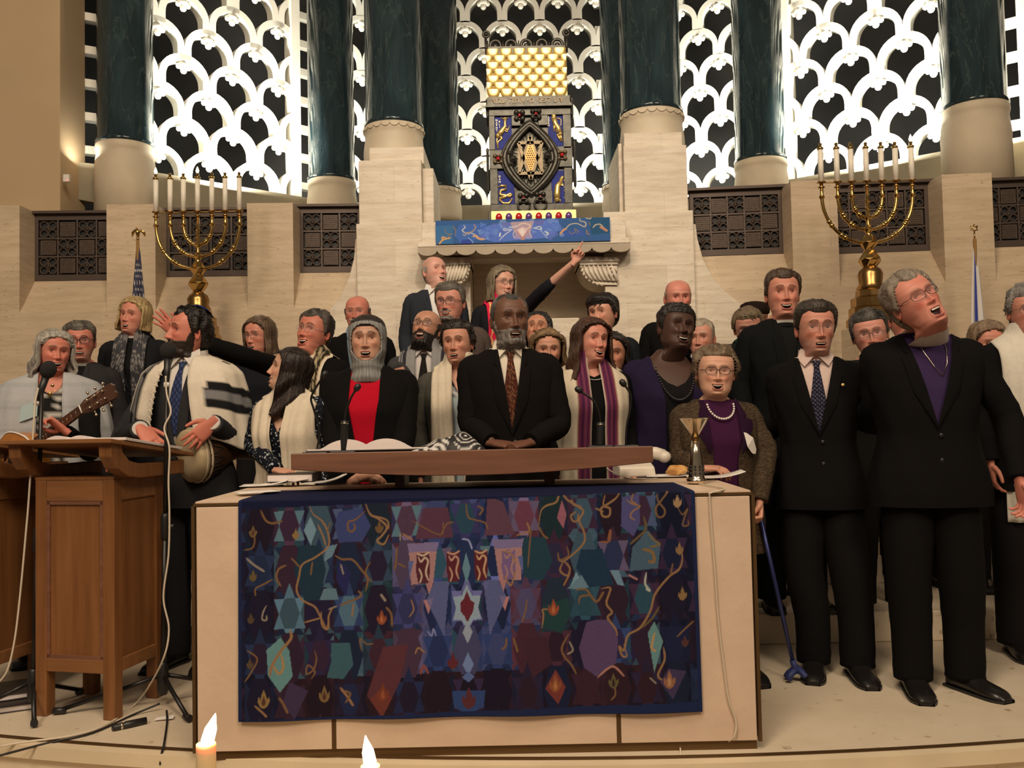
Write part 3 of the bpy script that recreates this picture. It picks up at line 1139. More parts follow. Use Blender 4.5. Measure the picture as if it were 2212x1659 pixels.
cv.flame(1008, 1515, 26, ycol((96, 40, 44)))
# branching vines, flames and buds in gold thread
for L, w, c in ((C4([(465, 360), (490, 410), (540, 450), (575, 520), (575, 600), (500, 660), (420, 700), (400, 770), (385, 850), (420, 910), (490, 950), (520, 1000), (560, 1080), (570, 1040)]), 4.6, GOLD2),
                (C4([(515, 470), (545, 540), (560, 590)]), 4, GOLD2), (C4([(590, 460), (570, 510)]), 3, GOLD), (C4([(355, 660), (400, 710)]), 4, GOLD), (C4([(480, 690), (470, 760)]), 4, GOLD),
                (C4([(170, 370), (200, 430), (240, 450), (300, 440)]), 5, GOLD), (C4([(800, 350), (830, 420), (880, 450), (930, 500), (900, 550), (870, 580), (910, 600), (940, 550)]), 5, GOLD2),
                (C4([(800, 400), (740, 450), (700, 460), (695, 500), (715, 520), (738, 500), (730, 470)]), 4.6, GOLD), (C4([(845, 430), (930, 460), (940, 510)]), 4, GOLD2),
                (C4([(615, 655), (660, 680), (720, 685), (770, 740), (810, 800), (800, 870)]), 5, GOLD), (C4([(830, 700), (800, 760), (835, 820)]), 3.4, GOLD), (C4([(650, 710), (665, 765)]), 4, PALE),
                (C4([(85, 650), (130, 690), (190, 730)]), 5, PALE), (C4([(325, 700), (280, 720), (265, 770), (290, 820)]), 5.4, GOLD), (C4([(240, 780), (190, 805), (140, 830), (140, 870)]), 4, GOLD),
                (C4([(205, 930), (185, 970), (180, 1010), (205, 1015), (205, 990)]), 4, PALE), (C4([(640, 950), (700, 930), (770, 900), (755, 870)]), 5, GOLD), (C4([(725, 940), (715, 1015)]), 4, GOLD2),
                (C4([(575, 970), (620, 955)]), 3.6, PALE), (C4([(530, 980), (535, 1060), (570, 1085), (575, 1010), (600, 960)]), 4.4, GOLD2), (C4([(430, 1040), (520, 1020)]), 4, GOLD2),
                (C4([(345, 1080), (350, 1130), (290, 1200), (240, 1280), (225, 1340)]), 7, GOLD2), (C4([(290, 1210), (305, 1290), (280, 1330), (250, 1290)]), 6, own(176, 128, 60, DK)),
                (C4([(490, 1210), (500, 1260), (480, 1320), (440, 1340), (450, 1290), (490, 1330), (470, 1370)]), 4, GOLD), (C4([(770, 1220), (760, 1150), (800, 1180), (840, 1180)]), 3.4, GOLD),
                (C4([(990, 620), (985, 690), (975, 750)]), 5, GOLD), (C4([(995, 715), (1035, 740)]), 4, GOLD), (C4([(1010, 540), (1010, 580)]), 4, PALE), (C4([(1025, 545), (1080, 580)]), 5, GOLD2),
                (C4([(890, 895), (915, 930)]), 6, PALE), (C4([(920, 970), (950, 1010), (955, 1080)]), 5, GOLD), (C4([(1080, 470), (1250, 560), (1270, 490)]), 3, GOLD), (C4([(1250, 570), (1290, 500), (1330, 490)]), 3.5, GOLD),
                (C4([(1410, 380), (1420, 460), (1460, 480), (1520, 500), (1540, 540)]), 4, GOLD), (C4([(1480, 400), (1510, 420), (1490, 450)]), 5, GOLD), (C4([(1380, 590), (1420, 600), (1440, 650)]), 4, own(150, 150, 190, DK)),
                (C4([(1070, 930), (1085, 990), (1060, 1030)]), 3.4, GOLD2), (C4([(1090, 1250), (1110, 1215), (1145, 1245)]), 4, GOLD2), (C4([(1120, 1370), (1140, 1320), (1165, 1365)]), 5, own(150, 66, 52, DK)),
                (C4([(1165, 1120), (1190, 1150), (1200, 1110), (1215, 1150)]), 3.4, own(130, 130, 170, DK)), (C4([(135, 1510), (180, 1550), (205, 1575)]), 5, GOLD2), (C4([(280, 1470), (300, 1500), (330, 1560)]), 6, GOLD),
                (C4([(640, 1430), (680, 1480), (715, 1535)]), 6, GOLD2), (C4([(670, 1520), (700, 1470), (670, 1450)]), 5, GOLD), (C4([(70, 600), (120, 590), (135, 540), (120, 500)]), 3.4, GOLD), (C4([(75, 1370), (110, 1320), (150, 1240), (90, 1190)]), 4, GOLD),
                (C5([(485, 500), (500, 420), (530, 390), (590, 370), (612, 310), (650, 360), (710, 400), (740, 430), (715, 480), (740, 540), (740, 600), (680, 660), (620, 700), (590, 690)]), 4.8, GOLD2),
                (C5([(485, 500), (510, 550), (535, 570)]), 4.4, GOLD), (C5([(675, 360), (685, 390), (725, 400)]), 4, GOLD2), (C5([(700, 430), (670, 450), (680, 480), (705, 480), (712, 440)]), 4.4, GOLD2),
                (C5([(960, 305), (930, 360), (870, 400), (840, 420), (850, 460), (885, 460), (890, 420), (855, 400), (865, 345)]), 5, GOLD2), (C5([(810, 415), (850, 435)]), 4, GOLD2),
                (C5([(985, 375), (1020, 400), (1060, 415), (1020, 440), (1005, 470), (1030, 490)]), 4, GOLD2), (C5([(1025, 345), (1015, 380), (1040, 400)]), 4, GOLD2), (C5([(1210, 290), (1225, 330), (1180, 390), (1150, 430), (1160, 475), (1190, 475), (1200, 440), (1165, 390), (1160, 350)]), 4.6, GOLD),
                (C5([(1275, 430), (1300, 470), (1330, 440), (1310, 490), (1300, 530), (1330, 530), (1330, 500)]), 3.6, GOLD), (C5([(1080, 470), (1090, 540), (1050, 580), (1000, 620)]), 6, own(110, 84, 46, DK)), (C5([(1100, 560), (1130, 600), (1165, 630), (1110, 640)]), 5, own(130, 100, 54, DK)),
                (C5([(1065, 650), (1120, 670), (1130, 720), (1100, 720)]), 8, own(140, 98, 50, DK)), (C5([(1280, 640), (1290, 710), (1270, 770), (1210, 810), (1130, 900), (1100, 990), (1040, 1080), (970, 1120), (945, 1200), (920, 1180), (935, 1230), (960, 1230), (945, 1170)]), 5.2, GOLD2),
                (C5([(1235, 740), (1220, 800)]), 4, GOLD), (C5([(1150, 970), (1110, 1030), (1050, 1080)]), 5, own(110, 84, 46, DK)), (C5([(1085, 780), (1075, 840), (1100, 880), (1080, 870)]), 5, own(180, 172, 150, DK)), (C5([(985, 790), (1030, 815)]), 5, own(180, 110, 104, DK)),
                (C5([(700, 940), (710, 900), (760, 890), (740, 860), (690, 860)]), 5, GOLD), (C5([(830, 860), (880, 860), (855, 940), (885, 990), (860, 1020), (900, 1080), (910, 1120)]), 5, GOLD2), (C5([(760, 880), (800, 930), (840, 880)]), 6, GOLD),
                (C5([(640, 620), (650, 670), (600, 690), (590, 650)]), 4, GOLD), (C5([(620, 700), (600, 750), (640, 780), (655, 740), (625, 700)]), 4.6, GOLD2), (C5([(655, 770), (620, 830)]), 4, GOLD2), (C5([(640, 1100), (600, 1170), (610, 1220), (650, 1270), (675, 1320)]), 5, GOLD), (C5([(640, 1140), (660, 1190), (630, 1210)]), 4.4, PALE),
                (C5([(490, 1060), (500, 990), (495, 960), (525, 960)]), 4, GOLD2), (C5([(1120, 1110), (1100, 1190), (1120, 1210)]), 6, own(190, 140, 80, DK)), (C5([(1165, 1190), (1170, 1260), (1130, 1340), (1150, 1370)]), 5, GOLD2), (C5([(1245, 1140), (1290, 1100), (1340, 1060)]), 4, GOLD),
                (C5([(795, 1345), (850, 1300), (890, 1290), (940, 1340)]), 5, own(186, 116, 92, DK)), (C5([(830, 600), (880, 600), (890, 540), (875, 590)]), 5, own(150, 84, 46, DK)), (C5([(865, 1470), (890, 1440), (885, 1380)]), 4, GOLD), (C5([(260, 1170), (285, 1150), (290, 1110)]), 5, GOLD), (C5([(330, 1110), (350, 1180)]), 5, GOLD),
                (C5([(360, 545), (430, 525), (420, 480)]), 4.4, GOLD2), (C5([(420, 560), (440, 520), (430, 620), (420, 720)]), 3.6, GOLD), (C5([(280, 630), (330, 650), (350, 700)]), 4, GOLD2), (C5([(285, 760), (320, 820), (350, 740)]), 4, GOLD2), (C5([(410, 900), (400, 960), (380, 1020)]), 4, GOLD),
                (C5([(1085, 1355), (1115, 1385)]), 4, PALE)):
    cv.line(L, w * .88, c)
for x, y, s, c, c2 in ((545, 1141, 15, (120, 88, 44), (92, 50, 40)), (545, 1235, 14, (112, 84, 42), None), (638, 1150, 13, (150, 108, 56), None), (820, 1143, 15, (120, 82, 44), None), (823, 1335, 18, (152, 66, 30), (186, 96, 40)),
                       (540, 1325, 13, (92, 66, 42), None), (538, 1420, 13, (96, 70, 44), None), (568, 1497, 22, (150, 110, 54), (92, 50, 40)), (697, 1493, 20, (132, 96, 48), (90, 44, 36)), (824, 1493, 22, (128, 52, 30), (160, 76, 34)),
                       (1471, 1115, 16, (176, 128, 82), None), (1472, 1216, 15, (150, 106, 60), None), (1475, 1312, 16, (150, 106, 56), None), (1477, 1412, 14, (92, 50, 44), None), (1195, 1330, 20, (160, 66, 30), (196, 100, 44)),
                       (1195, 1490, 22, (150, 74, 34), (186, 110, 50)), (1320, 1490, 18, (104, 90, 46), (60, 34, 38)), (1440, 1492, 22, (160, 96, 58), (190, 128, 76)), (975, 1434, 20, (104, 34, 40), None)):
    cv.flame(x, y, s, ycol(c), ycol(c2) if c2 else None)
# plain dark border and top hem
cv.poly([(505, 1030), (1515, 1030), (1515, 1090), (505, 1090)], own(17, 22, 54, DK))
for L in ([(505, 1030), (519, 1030), (519, 1560), (505, 1560)], [(1501, 1030), (1515, 1030), (1515, 1560), (1501, 1560)], [(505, 1538), (1515, 1538), (1515, 1560), (505, 1560)]):
    cv.poly(L, own(22, 36, 72, DK))
cv.C = cv.C * .82 + cv.C.mean(-1, keepdims=True) * .18
cv.C *= nprs.uniform(.9, 1.1, cv.C.shape[:2])[:, :, None]
M_WEAVE = mat('woven_wool', (1, 1, 1), 0.9, tint=True, bump=0.25, bscale=400, spec=0.15)
cl0, cl1 = P(520, 1300, YA).x, P(1505, 1290, YA).x
clz0 = P(1010, 1549, YA - .02).z
ny, nx = cv.ny, cv.nx
A = np.zeros((ny + 1, nx + 1, 3))
vv = np.linspace(0, 1, ny + 1)
uu = np.linspace(0, 1, nx + 1)
topn = int((1082 - 1040) / (1549 - 1040) * ny)
for i in range(ny + 1):
    if i <= topn:
        t = i / topn
        y = YA + .40 * (1 - t) - .012 * t
        z = AZ + .004 + (0 if t < .9 else -(t - .9) ** 2 * .2)
        A[i, :, 1] = y
        A[i, :, 2] = z
    else:
        t = (i - topn) / (ny - topn)
        A[i, :, 1] = YA - .016 - .006 * np.sin(uu * 23) * t - .005 * t
        A[i, :, 2] = (AZ + .002) * (1 - t) + clz0 * t
    bulge = .006 * (1 if i > topn else .3)
    A[i, :, 0] = cl0 - .006 * vv[i] + (cl1 - cl0 + .012 * vv[i]) * uu
colv = np.zeros((ny + 1, nx + 1, 3))
colv[:-1, :-1] = cv.C
colv[-1, :-1] = cv.C[-1]
colv[:, -1] = colv[:, -2]
mb = MB()
mb.grid(A, col=colv, flip=True)
o = mb.build('altar_cloth', M_WEAVE, recalc=False)
sm = o.modifiers.new('thick', 'SOLIDIFY')
sm.thickness = .004
tag(o, 'dark woven altar cloth of jewel-coloured stars and gold flames on the limestone altar', 'tapestry')

# ---------------------------------------------------------------- ark cloth on the shelf
BL = own(34, 84, 132)
CA = lambda L: [(930 + x / 5.027, 460 + y / 5.027) for x, y in L]
cw = Canvas(940, 464, 1319, 530, 380, 66, BL, -0.028)
for L, c in ((CA([(320, 60), (620, 60), (560, 190), (450, 330), (330, 340), (250, 200)]), (38, 92, 158)), (CA([(520, 160), (640, 90), (880, 60), (1380, 40), (1420, 140), (1330, 300), (700, 330), (560, 280)]), (66, 102, 176)),
             (CA([(330, 290), (430, 270), (470, 330), (330, 345)]), (30, 62, 140)), (CA([(1400, 230), (1640, 200), (1700, 290), (1420, 310)]), (34, 78, 150)), (CA([(50, 70), (240, 70), (240, 330), (60, 350)]), (36, 100, 140)),
             (CA([(1700, 10), (1950, 10), (1950, 270), (1760, 290)]), (22, 78, 108))):
    cw.poly(L, own(*c))
for k in range(60):
    x, y = crs.uniform(1035, 1215), crs.uniform(470, 522)
    r = crs.uniform(5, 10)
    c = crs.choice([(74, 112, 190), (92, 130, 204), (58, 90, 168), (112, 142, 210), (86, 96, 170)])
    a0 = crs.choice((0, math.pi / 2, math.pi / 6))
    nsd = crs.choice((3, 6, 6))
    cw.poly([(x + r * math.cos(a0 + 2 * math.pi * q / nsd), y + r * math.sin(a0 + 2 * math.pi * q / nsd)) for q in range(nsd)], own(*c), .6)
for L, c, a in ((CA([(760, 60), (880, 60), (870, 110), (790, 120)]), (96, 98, 160), .9), (CA([(1130, 50), (1240, 50), (1230, 110), (1150, 120)]), (92, 92, 156), .9),
                (CA([(870, 60), (1130, 55), (1090, 200), (1060, 260), (940, 260), (900, 180)]), (176, 138, 142), 1), (CA([(930, 180), (1000, 130), (1080, 180), (1090, 300), (910, 300)]), (170, 136, 158), .8),
                (CA([(940, 170), (1000, 130), (1055, 170), (1040, 220), (1000, 280), (960, 220)]), (222, 170, 152), 1), (CA([(985, 280), (1020, 280), (1025, 315), (980, 315)]), (196, 120, 92), 1),
                (CA([(960, 180), (1000, 150), (1030, 200), (1000, 270)]), (240, 196, 176), 1)):
    cw.poly(L, own(*c), a)
PK, GD, OR = own(206, 170, 150), own(190, 160, 126), own(214, 148, 66)
for L, w, c in ((CA([(940, 130), (1000, 85), (1080, 110), (1075, 150), (1040, 160)]), 3, own(230, 180, 150)), (CA([(920, 180), (960, 230), (1000, 290), (1040, 230), (1085, 170)]), 2.6, own(186, 118, 100)), (CA([(910, 290), (900, 220), (930, 180)]), 2, PK), (CA([(1070, 180), (1100, 290)]), 2, PK),
                (CA([(850, 130), (910, 130), (940, 115)]), 2.6, own(210, 190, 196)), (CA([(880, 160), (800, 150), (810, 175), (880, 165), (800, 240), (745, 310)]), 2.4, own(190, 186, 206)), (CA([(760, 205), (750, 250)]), 3, own(216, 214, 224)),
                (CA([(1120, 160), (1190, 140), (1205, 180), (1120, 155)]), 2.4, own(200, 196, 216)), (CA([(1190, 180), (1230, 240), (1270, 310)]), 2, own(150, 160, 206)), (CA([(1240, 210), (1280, 240), (1260, 265)]), 2.6, own(216, 214, 224)),
                (CA([(255, 75), (250, 110), (270, 130), (265, 220)]), 2.4, PALE), (CA([(360, 70), (375, 110), (345, 140), (370, 180), (440, 190), (500, 230)]), 2.4, own(196, 180, 160)), (CA([(470, 70), (490, 110), (450, 170), (370, 185)]), 2.6, own(176, 130, 100)),
                (CA([(155, 110), (170, 180), (240, 190)]), 2, PALE), (CA([(190, 190), (190, 230), (215, 200)]), 2.2, PALE), (CA([(90, 325), (130, 270), (210, 245)]), 4, OR), (CA([(130, 270), (125, 230), (160, 240)]), 3.6, OR), (CA([(460, 240), (490, 230), (520, 270), (580, 285)]), 6, own(206, 146, 96)),
                (CA([(345, 200), (370, 220), (390, 190), (420, 210)]), 2, own(186, 160, 130)), (CA([(400, 250), (440, 290), (460, 330)]), 2, own(130, 150, 190)), (CA([(540, 160), (530, 210), (580, 170)]), 2, own(100, 140, 206)),
                (CA([(1410, 260), (1440, 220), (1470, 190), (1520, 130), (1600, 120), (1680, 170), (1690, 110), (1630, 80), (1640, 30)]), 2.6, GD), (CA([(1410, 260), (1450, 200), (1475, 190)]), 5, own(206, 140, 90)), (CA([(1690, 40), (1740, 60), (1760, 20)]), 2.6, GD),
                (CA([(1510, 210), (1530, 260), (1580, 230), (1570, 190), (1610, 230), (1590, 260)]), 2.4, PALE), (CA([(1730, 100), (1740, 150)]), 2.4, PALE), (CA([(1770, 190), (1800, 150), (1850, 145), (1890, 200), (1920, 235)]), 3, GD), (CA([(1850, 180), (1890, 210), (1920, 238)]), 6, own(196, 124, 80)),
                (CA([(1700, 210), (1710, 270), (1730, 275)]), 3, own(150, 110, 80))):
    cw.line(L, w, c)
cw.C = (cw.C * .80 + cw.C.mean(-1, keepdims=True) * .20) * .85
cw.C *= nprs.uniform(.93, 1.07, cw.C.shape[:2])[:, :, None]
mb = MB()
ny, nx = cw.ny, cw.nx
x0, x1 = P(941, 500, YS - .012).x, P(1318, 495, YS - .012).x
zc0, zc1 = P(1130, 524, YS - .012).z, P(1130, 473, YS - .012).z
A = np.zeros((ny + 1 + 8, nx + 1, 3))
for i in range(ny + 9):
    A[i, :, 0] = np.linspace(x0, x1, nx + 1)
    if i < 8:
        A[i, :, 1] = YS + .25 - .262 * i / 8
        A[i, :, 2] = zc1 + .004
    else:
        A[i, :, 1] = YS - .012
        A[i, :, 2] = zc1 + (zc0 - zc1) * (i - 8) / ny
colv = np.zeros((ny + 9, nx + 1, 3))
colv[8:-1, :-1] = cw.C
colv[-1, :-1] = cw.C[-1]
colv[:8, :-1] = cw.C[0]
colv[:, -1] = colv[:, -2]
mb.grid(A, col=colv, flip=True)
o = mb.build('ark_cloth', M_WEAVE, recalc=False)
sm = o.modifiers.new('thick', 'SOLIDIFY')
sm.thickness = .004
tag(o, 'blue woven cloth with pink centre flower hanging over the ark shelf', 'tapestry')

# ---------------------------------------------------------------- the bronze ark
YK = 5.76 * K
KS = 3.072 * FPX / YK
AK0 = P(1146, 456, YK)
ark = thing('torah_ark', 'tall dark bronze ark with a gold scaled roof and blue enamel corners', 'ark', (AK0.x, YK, AK0.z))
ka = lambda x, y: ((x - 755) / KS, (1340 - y) / KS)
kb = lambda x, y: ka(430 + x * .4815, 614 + y * .4815)          # close view of the front
mb = MB()
w0, w1 = ka(488, 0)[0], ka(1040, 0)[0]
zt = ka(0, 632)[1]
shelf_z = P(1128, 478, YS).z
mb.box(w0, w1, .03, .42, 0, zt)
mb.box(w0 - .02, w1 + .02, -.005, .44, shelf_z + .003 - AK0.z, .0)
mb.build('body', M_BRONZE, ark, bevel=.004)
fr = MB()
for (a, b, c, d) in ((488, 632, 1040, 690), (488, 1290, 1040, 1340), (488, 690, 528, 920), (985, 690, 1040, 920), (488, 1050, 540, 1290), (985, 1050, 1040, 1290), (488, 920, 600, 1050), (935, 905, 1045, 1045), (640, 690, 700, 760), (820, 690, 885, 760), (650, 1200, 905, 1290)):
    (x0, z1), (x1, z0) = ka(a, b), ka(c, d)
    fr.box(x0, x1, .0, .035, z0, z1)
fr.build('door_frame', M_BRONZE, ark, bevel=.003)
# four enamel corner panels with gilded figures
def enamel(a, b, c, d):
    (x0, z1), (x1, z0) = ka(a, b), ka(c, d)
    m_ = MB()
    m_.box(x0, x1, .018, .034, z0, z1)
    return m_.build('enamel_panel', M_ENAMEL, ark)


def text_mesh(name, cu):
    tmp = bpy.data.objects.new('tmp', cu)
    COL.objects.link(tmp)
    dg = bpy.context.evaluated_depsgraph_get()
    me = bpy.data.meshes.new_from_object(tmp.evaluated_get(dg))
    bpy.data.objects.remove(tmp)
    o_ = bpy.data.objects.new(name, me)
    COL.objects.link(o_)
    return o_


def letters(txt, col, x, z, size, step, M_, parent, name='lettering', yv=.014):
    """upright column of letters"""
    size, step = size * K, step * K
    for k, ch in enumerate(txt):
        cu = bpy.data.curves.new(name, 'FONT')
        cu.body = ch
        cu.size = size
        cu.align_x = 'CENTER'
        cu.extrude = .0015
        cu.materials.append(M_)
        o_ = text_mesh(name, cu)
        o_.parent = parent
        o_.location = (x, yv, z - k * step)
        o_.rotation_euler = (math.pi / 2, 0, 0)


M_PALEGOLD = mat('pale_gilding', (0.85, 0.74, 0.50), 0.4, 0.3)


def relief(parts, parent):
    m_ = MB()
    for pts, rr in parts:
        q = [kb(*p) for p in pts]
        m_.tube([(x, .014, z) for x, z in q], [r / KS * .48 for r in rr] if hasattr(rr, '__len__') else rr / KS * .48, 8)
        for (x, z), r in ((q[0], (rr[0] if hasattr(rr, '__len__') else rr)), (q[-1], (rr[-1] if hasattr(rr, '__len__') else rr))):
            m_.ball((x, .014, z), r / KS * .48, 8, 6)
    return m_.build('gilded_figure', M_GOLD, parent)


e1 = enamel(528, 690, 640, 915)
lx, lz = kb(228, 225)
letters('NAPHT', 0, lx, lz, .019, .0175, M_PALEGOLD, e1)
lx, lz = kb(268, 245)
letters('ALI', 0, lx, lz, .019, .018, M_PALEGOLD, e1)
relief([([(350, 190), (345, 250), (350, 300), (300, 370), (250, 430)], [22, 18, 26, 40, 44]), ([(340, 330), (380, 350), (410, 300)], [16, 10, 8]), ([(330, 350), (370, 380), (400, 330)], [14, 9, 7]), ([(290, 180), (345, 195), (400, 178)], [8, 12, 8]),
        ([(260, 430), (300, 470), (240, 520), (245, 610)], [26, 16, 10, 10]), ([(240, 430), (225, 500), (235, 600)], [18, 10, 9])], e1)
e2 = enamel(885, 685, 988, 905)
lx, lz = kb(955, 185)
letters('JUDAH', 0, lx, lz, .018, .0155, M_PALEGOLD, e2)
relief([([(1030, 170), (1035, 190)], [36, 34]), ([(1030, 200), (1050, 280), (1090, 340), (1110, 420)], [40, 36, 36, 42]), ([(1030, 290), (1030, 380)], [14, 10]), ([(1075, 330), (1060, 390)], [14, 10]), ([(1110, 430), (1140, 520)], [26, 12]), ([(1080, 440), (1115, 520)], [22, 12]),
        ([(1085, 340), (1130, 290), (1130, 220), (1090, 200)], [6, 5, 5, 12])], e2)
e3 = enamel(543, 1060, 650, 1295)
lx, lz = kb(255, 1020)
letters('DAN', 0, lx, lz, .019, .0185, M_PALEGOLD, e3)
relief([([(240, 1150), (280, 1135), (345, 1140), (340, 1190), (270, 1200), (255, 1260), (300, 1270), (400, 1290), (420, 1270), (400, 1250), (330, 1290), (260, 1310)], [10, 16, 18, 20, 20, 20, 22, 18, 16, 16, 22, 20]), ([(250, 1340), (300, 1385), (380, 1385), (420, 1330)], [14, 16, 16, 14])], e3)
e4 = enamel(900, 1065, 988, 1290)
lx, lz = kb(1158, 1090)
letters('REUBEN', 0, lx, lz, .016, .0235, M_PALEGOLD, e4)
relief([([(1130, 1040), (1110, 1070)], [26, 26]), ([(1120, 1080), (1060, 1160), (1050, 1260), (1050, 1340)], [22, 42, 46, 48]), ([(1090, 1130), (1140, 1160), (1120, 1100)], [16, 12, 9]), ([(1030, 1340), (1020, 1385)], [12, 12]), ([(1085, 1340), (1095, 1375)], [12, 12])], e4)
# almond frame around the star
def almond(rx, rz, n=40):
    out = []
    for k in range(n + 1):
        t = -1 + 2 * k / n
        out.append((rx * (1 - abs(t) ** 1.75), rz * t))
    right = out
    left = [(-x, z) for x, z in reversed(out)][1:-1]
    return right + left


cxk, czk = kb(690, 770)
am = MB()
for rx_, rz_, rr, yy in ((.176 * K, .243 * K, .022 * K, .0), (.150 * K, .222 * K, .016 * K, -.012), (.196 * K, .262 * K, .010 * K, .0)):
    pts = [(cxk + x, yy, czk + z) for x, z in almond(rx_, rz_)]
    am.tube(pts + pts[:2], rr, 8, caps=False)
aob = am.build('almond_frame', M_BRONZE, ark)
bo = MB()
for k in range(0, 80, 5):
    q = almond(.178 * K, .245 * K)[k]
    bo.ball((cxk + q[0], -.022, czk + q[1]), .0065, 8, 5)
bo.build('stud', M_PEWTER, aob)
ry = MB()
for k in range(40):
    a = 2 * math.pi * k / 40
    r0, r1 = .06, K * (.115 + .06 * abs(math.sin(a)) + (.016 if k % 2 else 0))
    ry.tube([(cxk + r0 * math.cos(a), .004, czk + r0 * math.sin(a)), (cxk + r1 * math.cos(a) * .95, .012, czk + r1 * math.sin(a))], [.006, .0025], 5)
ry.build('sun_ray', mat('ray_metal', (.42, .42, .33), .3, .9), ark)
st = MB()
for s in (1, -1):
    pts = [kb(690 - 150 * s * 0 + q, 770 + w_ * s) for q, w_ in ((0, -300), (165, 215), (-165, 215))]
    for i in range(3):
        (xa, za), (xb, zb) = pts[i], pts[(i + 1) % 3]
        L_ = Vector((xb - xa, 0, zb - za))
        nn = Vector((-L_.z, 0, L_.x)).normalized() * .012
        st.hexa([(xa - nn.x, -.02, za - nn.z), (xb - nn.x, -.02, zb - nn.z), (xb + nn.x, -.02, zb + nn.z), (xa + nn.x, -.02, za + nn.z)],
                [(xa - nn.x, .006, za - nn.z), (xb - nn.x, .006, zb - nn.z), (xb + nn.x, .006, zb + nn.z), (xa + nn.x, .006, za + nn.z)])
(xa, za), (xb, zb) = kb(515, 545), kb(860, 1000)
for b_ in ((xa, xa + .022, zb, za), (xb - .022, xb, zb, za), (xa, xb, za - .02, za), (xa, xb, zb, zb + .02)):
    st.box(b_[0], b_[1], -.008, .008, b_[2], b_[3])
st.build('star', M_PEWTER, ark)
lo = MB()
loz = [kb(*q) for q in ((690, 590), (730, 600), (768, 765), (715, 950), (670, 950), (612, 770), (655, 600))]
lo.poly([(x, -.026, z) for x, z in loz], .012)
lozob = lo.build('lozenge', mat('old_gold', (.42, .26, .09), .45, .6), ark)
jw = MB()
for r in range(11):
    for c in range(-2, 3):
        x, y = 690 + c * 26 + (13 if r % 2 else 0), 615 + r * 31
        half = 70 * (1 - abs(y - 770) / 185) + 4
        if abs(x - 690) < half:
            X_, Z_ = kb(x, y)
            jw.ball((X_, -.028, Z_), .0048, 6, 4)
jw.build('small_jewel', mat('dark_red_jewel', (.16, .03, .02), .15), lozob)
for x, y in ((400, 700), (450, 780), (410, 860), (975, 670), (930, 745), (970, 830)):
    X_, Z_ = kb(x, y)
    bs = MB()
    bs.ball((X_, -.012, Z_), (.031, .022, .031), 12, 8)
    bs.ball((X_, -.030, Z_), .014, 8, 5)
    bs.build('boss', M_BRONZE, ark)
for x, y, big in ((240, 770, 1), (1130, 735, 1), (550, 165, 0), (780, 150, 0), (580, 1335, 0), (815, 1320, 0)):
    X_, Z_ = kb(x, y)
    ro = MB()
    ro.tube([(X_ + .03 * math.cos(q * math.pi / 8), -.006, Z_ + .03 * math.sin(q * math.pi / 8)) for q in range(17)], .007, 6)
    for q in range(4):
        a = q * math.pi / 2 + math.pi / 4
        ro.ball((X_ + .035 * math.cos(a), -.008, Z_ + .035 * math.sin(a)), .017 if big else .021, 8, 6)
    rob = ro.build('rosette', M_PEWTER if big else M_BRONZE, ark)
    je = MB()
    je.ball((X_, -.016, Z_), .016 if big else .012, 10, 7)
    je.build('red_jewel', M_RUBY, rob)
for x, y in ((585, 1430), (815, 1415)):
    X_, Z_ = kb(x, y)
    ri = MB()
    ri.tube([(X_ + .047 * math.cos(q * math.pi / 10), -.02, Z_ + .052 * math.sin(q * math.pi / 10)) for q in range(21)], .008, 8)
    ri.build('ring_handle', M_BRONZE, ark)
# frieze with inscription
(x0, z1), (x1, z0) = ka(480, 555), ka(1034, 632)
mb = MB()
mb.hexa([(x0, -.026, z0), (x1, -.026, z0), (x1, .42, z0), (x0, .42, z0)], [(x0, -.02, z1 - .012), (x1, -.02, z1 - .012), (x1, .40, z1 - .012), (x0, .40, z1 - .012)])
mb.box(x0 - .014, x1 + .014, -.036, .43, z0 - .008, z0 + .010)
fo = mb.build('frieze', M_BRONZE, ark)
cu = bpy.data.curves.new('inscription', 'FONT')
cu.body = '\u05d3\u05e2 \u05dc\u05e4\u05e0\u05d9 \u05de\u05d9 \u05d0\u05ea\u05d4 \u05e2\u05de\u05d3'[::-1]
cu.size = .066
cu.align_x = 'CENTER'
cu.extrude = .004
cu.materials.append(M_PEWTER)
io = text_mesh('inscription', cu)
io.parent = fo
io.location = ((x0 + x1) / 2 - .01, -.027, z0 + .022)
io.rotation_euler = (math.radians(86), 0, 0)
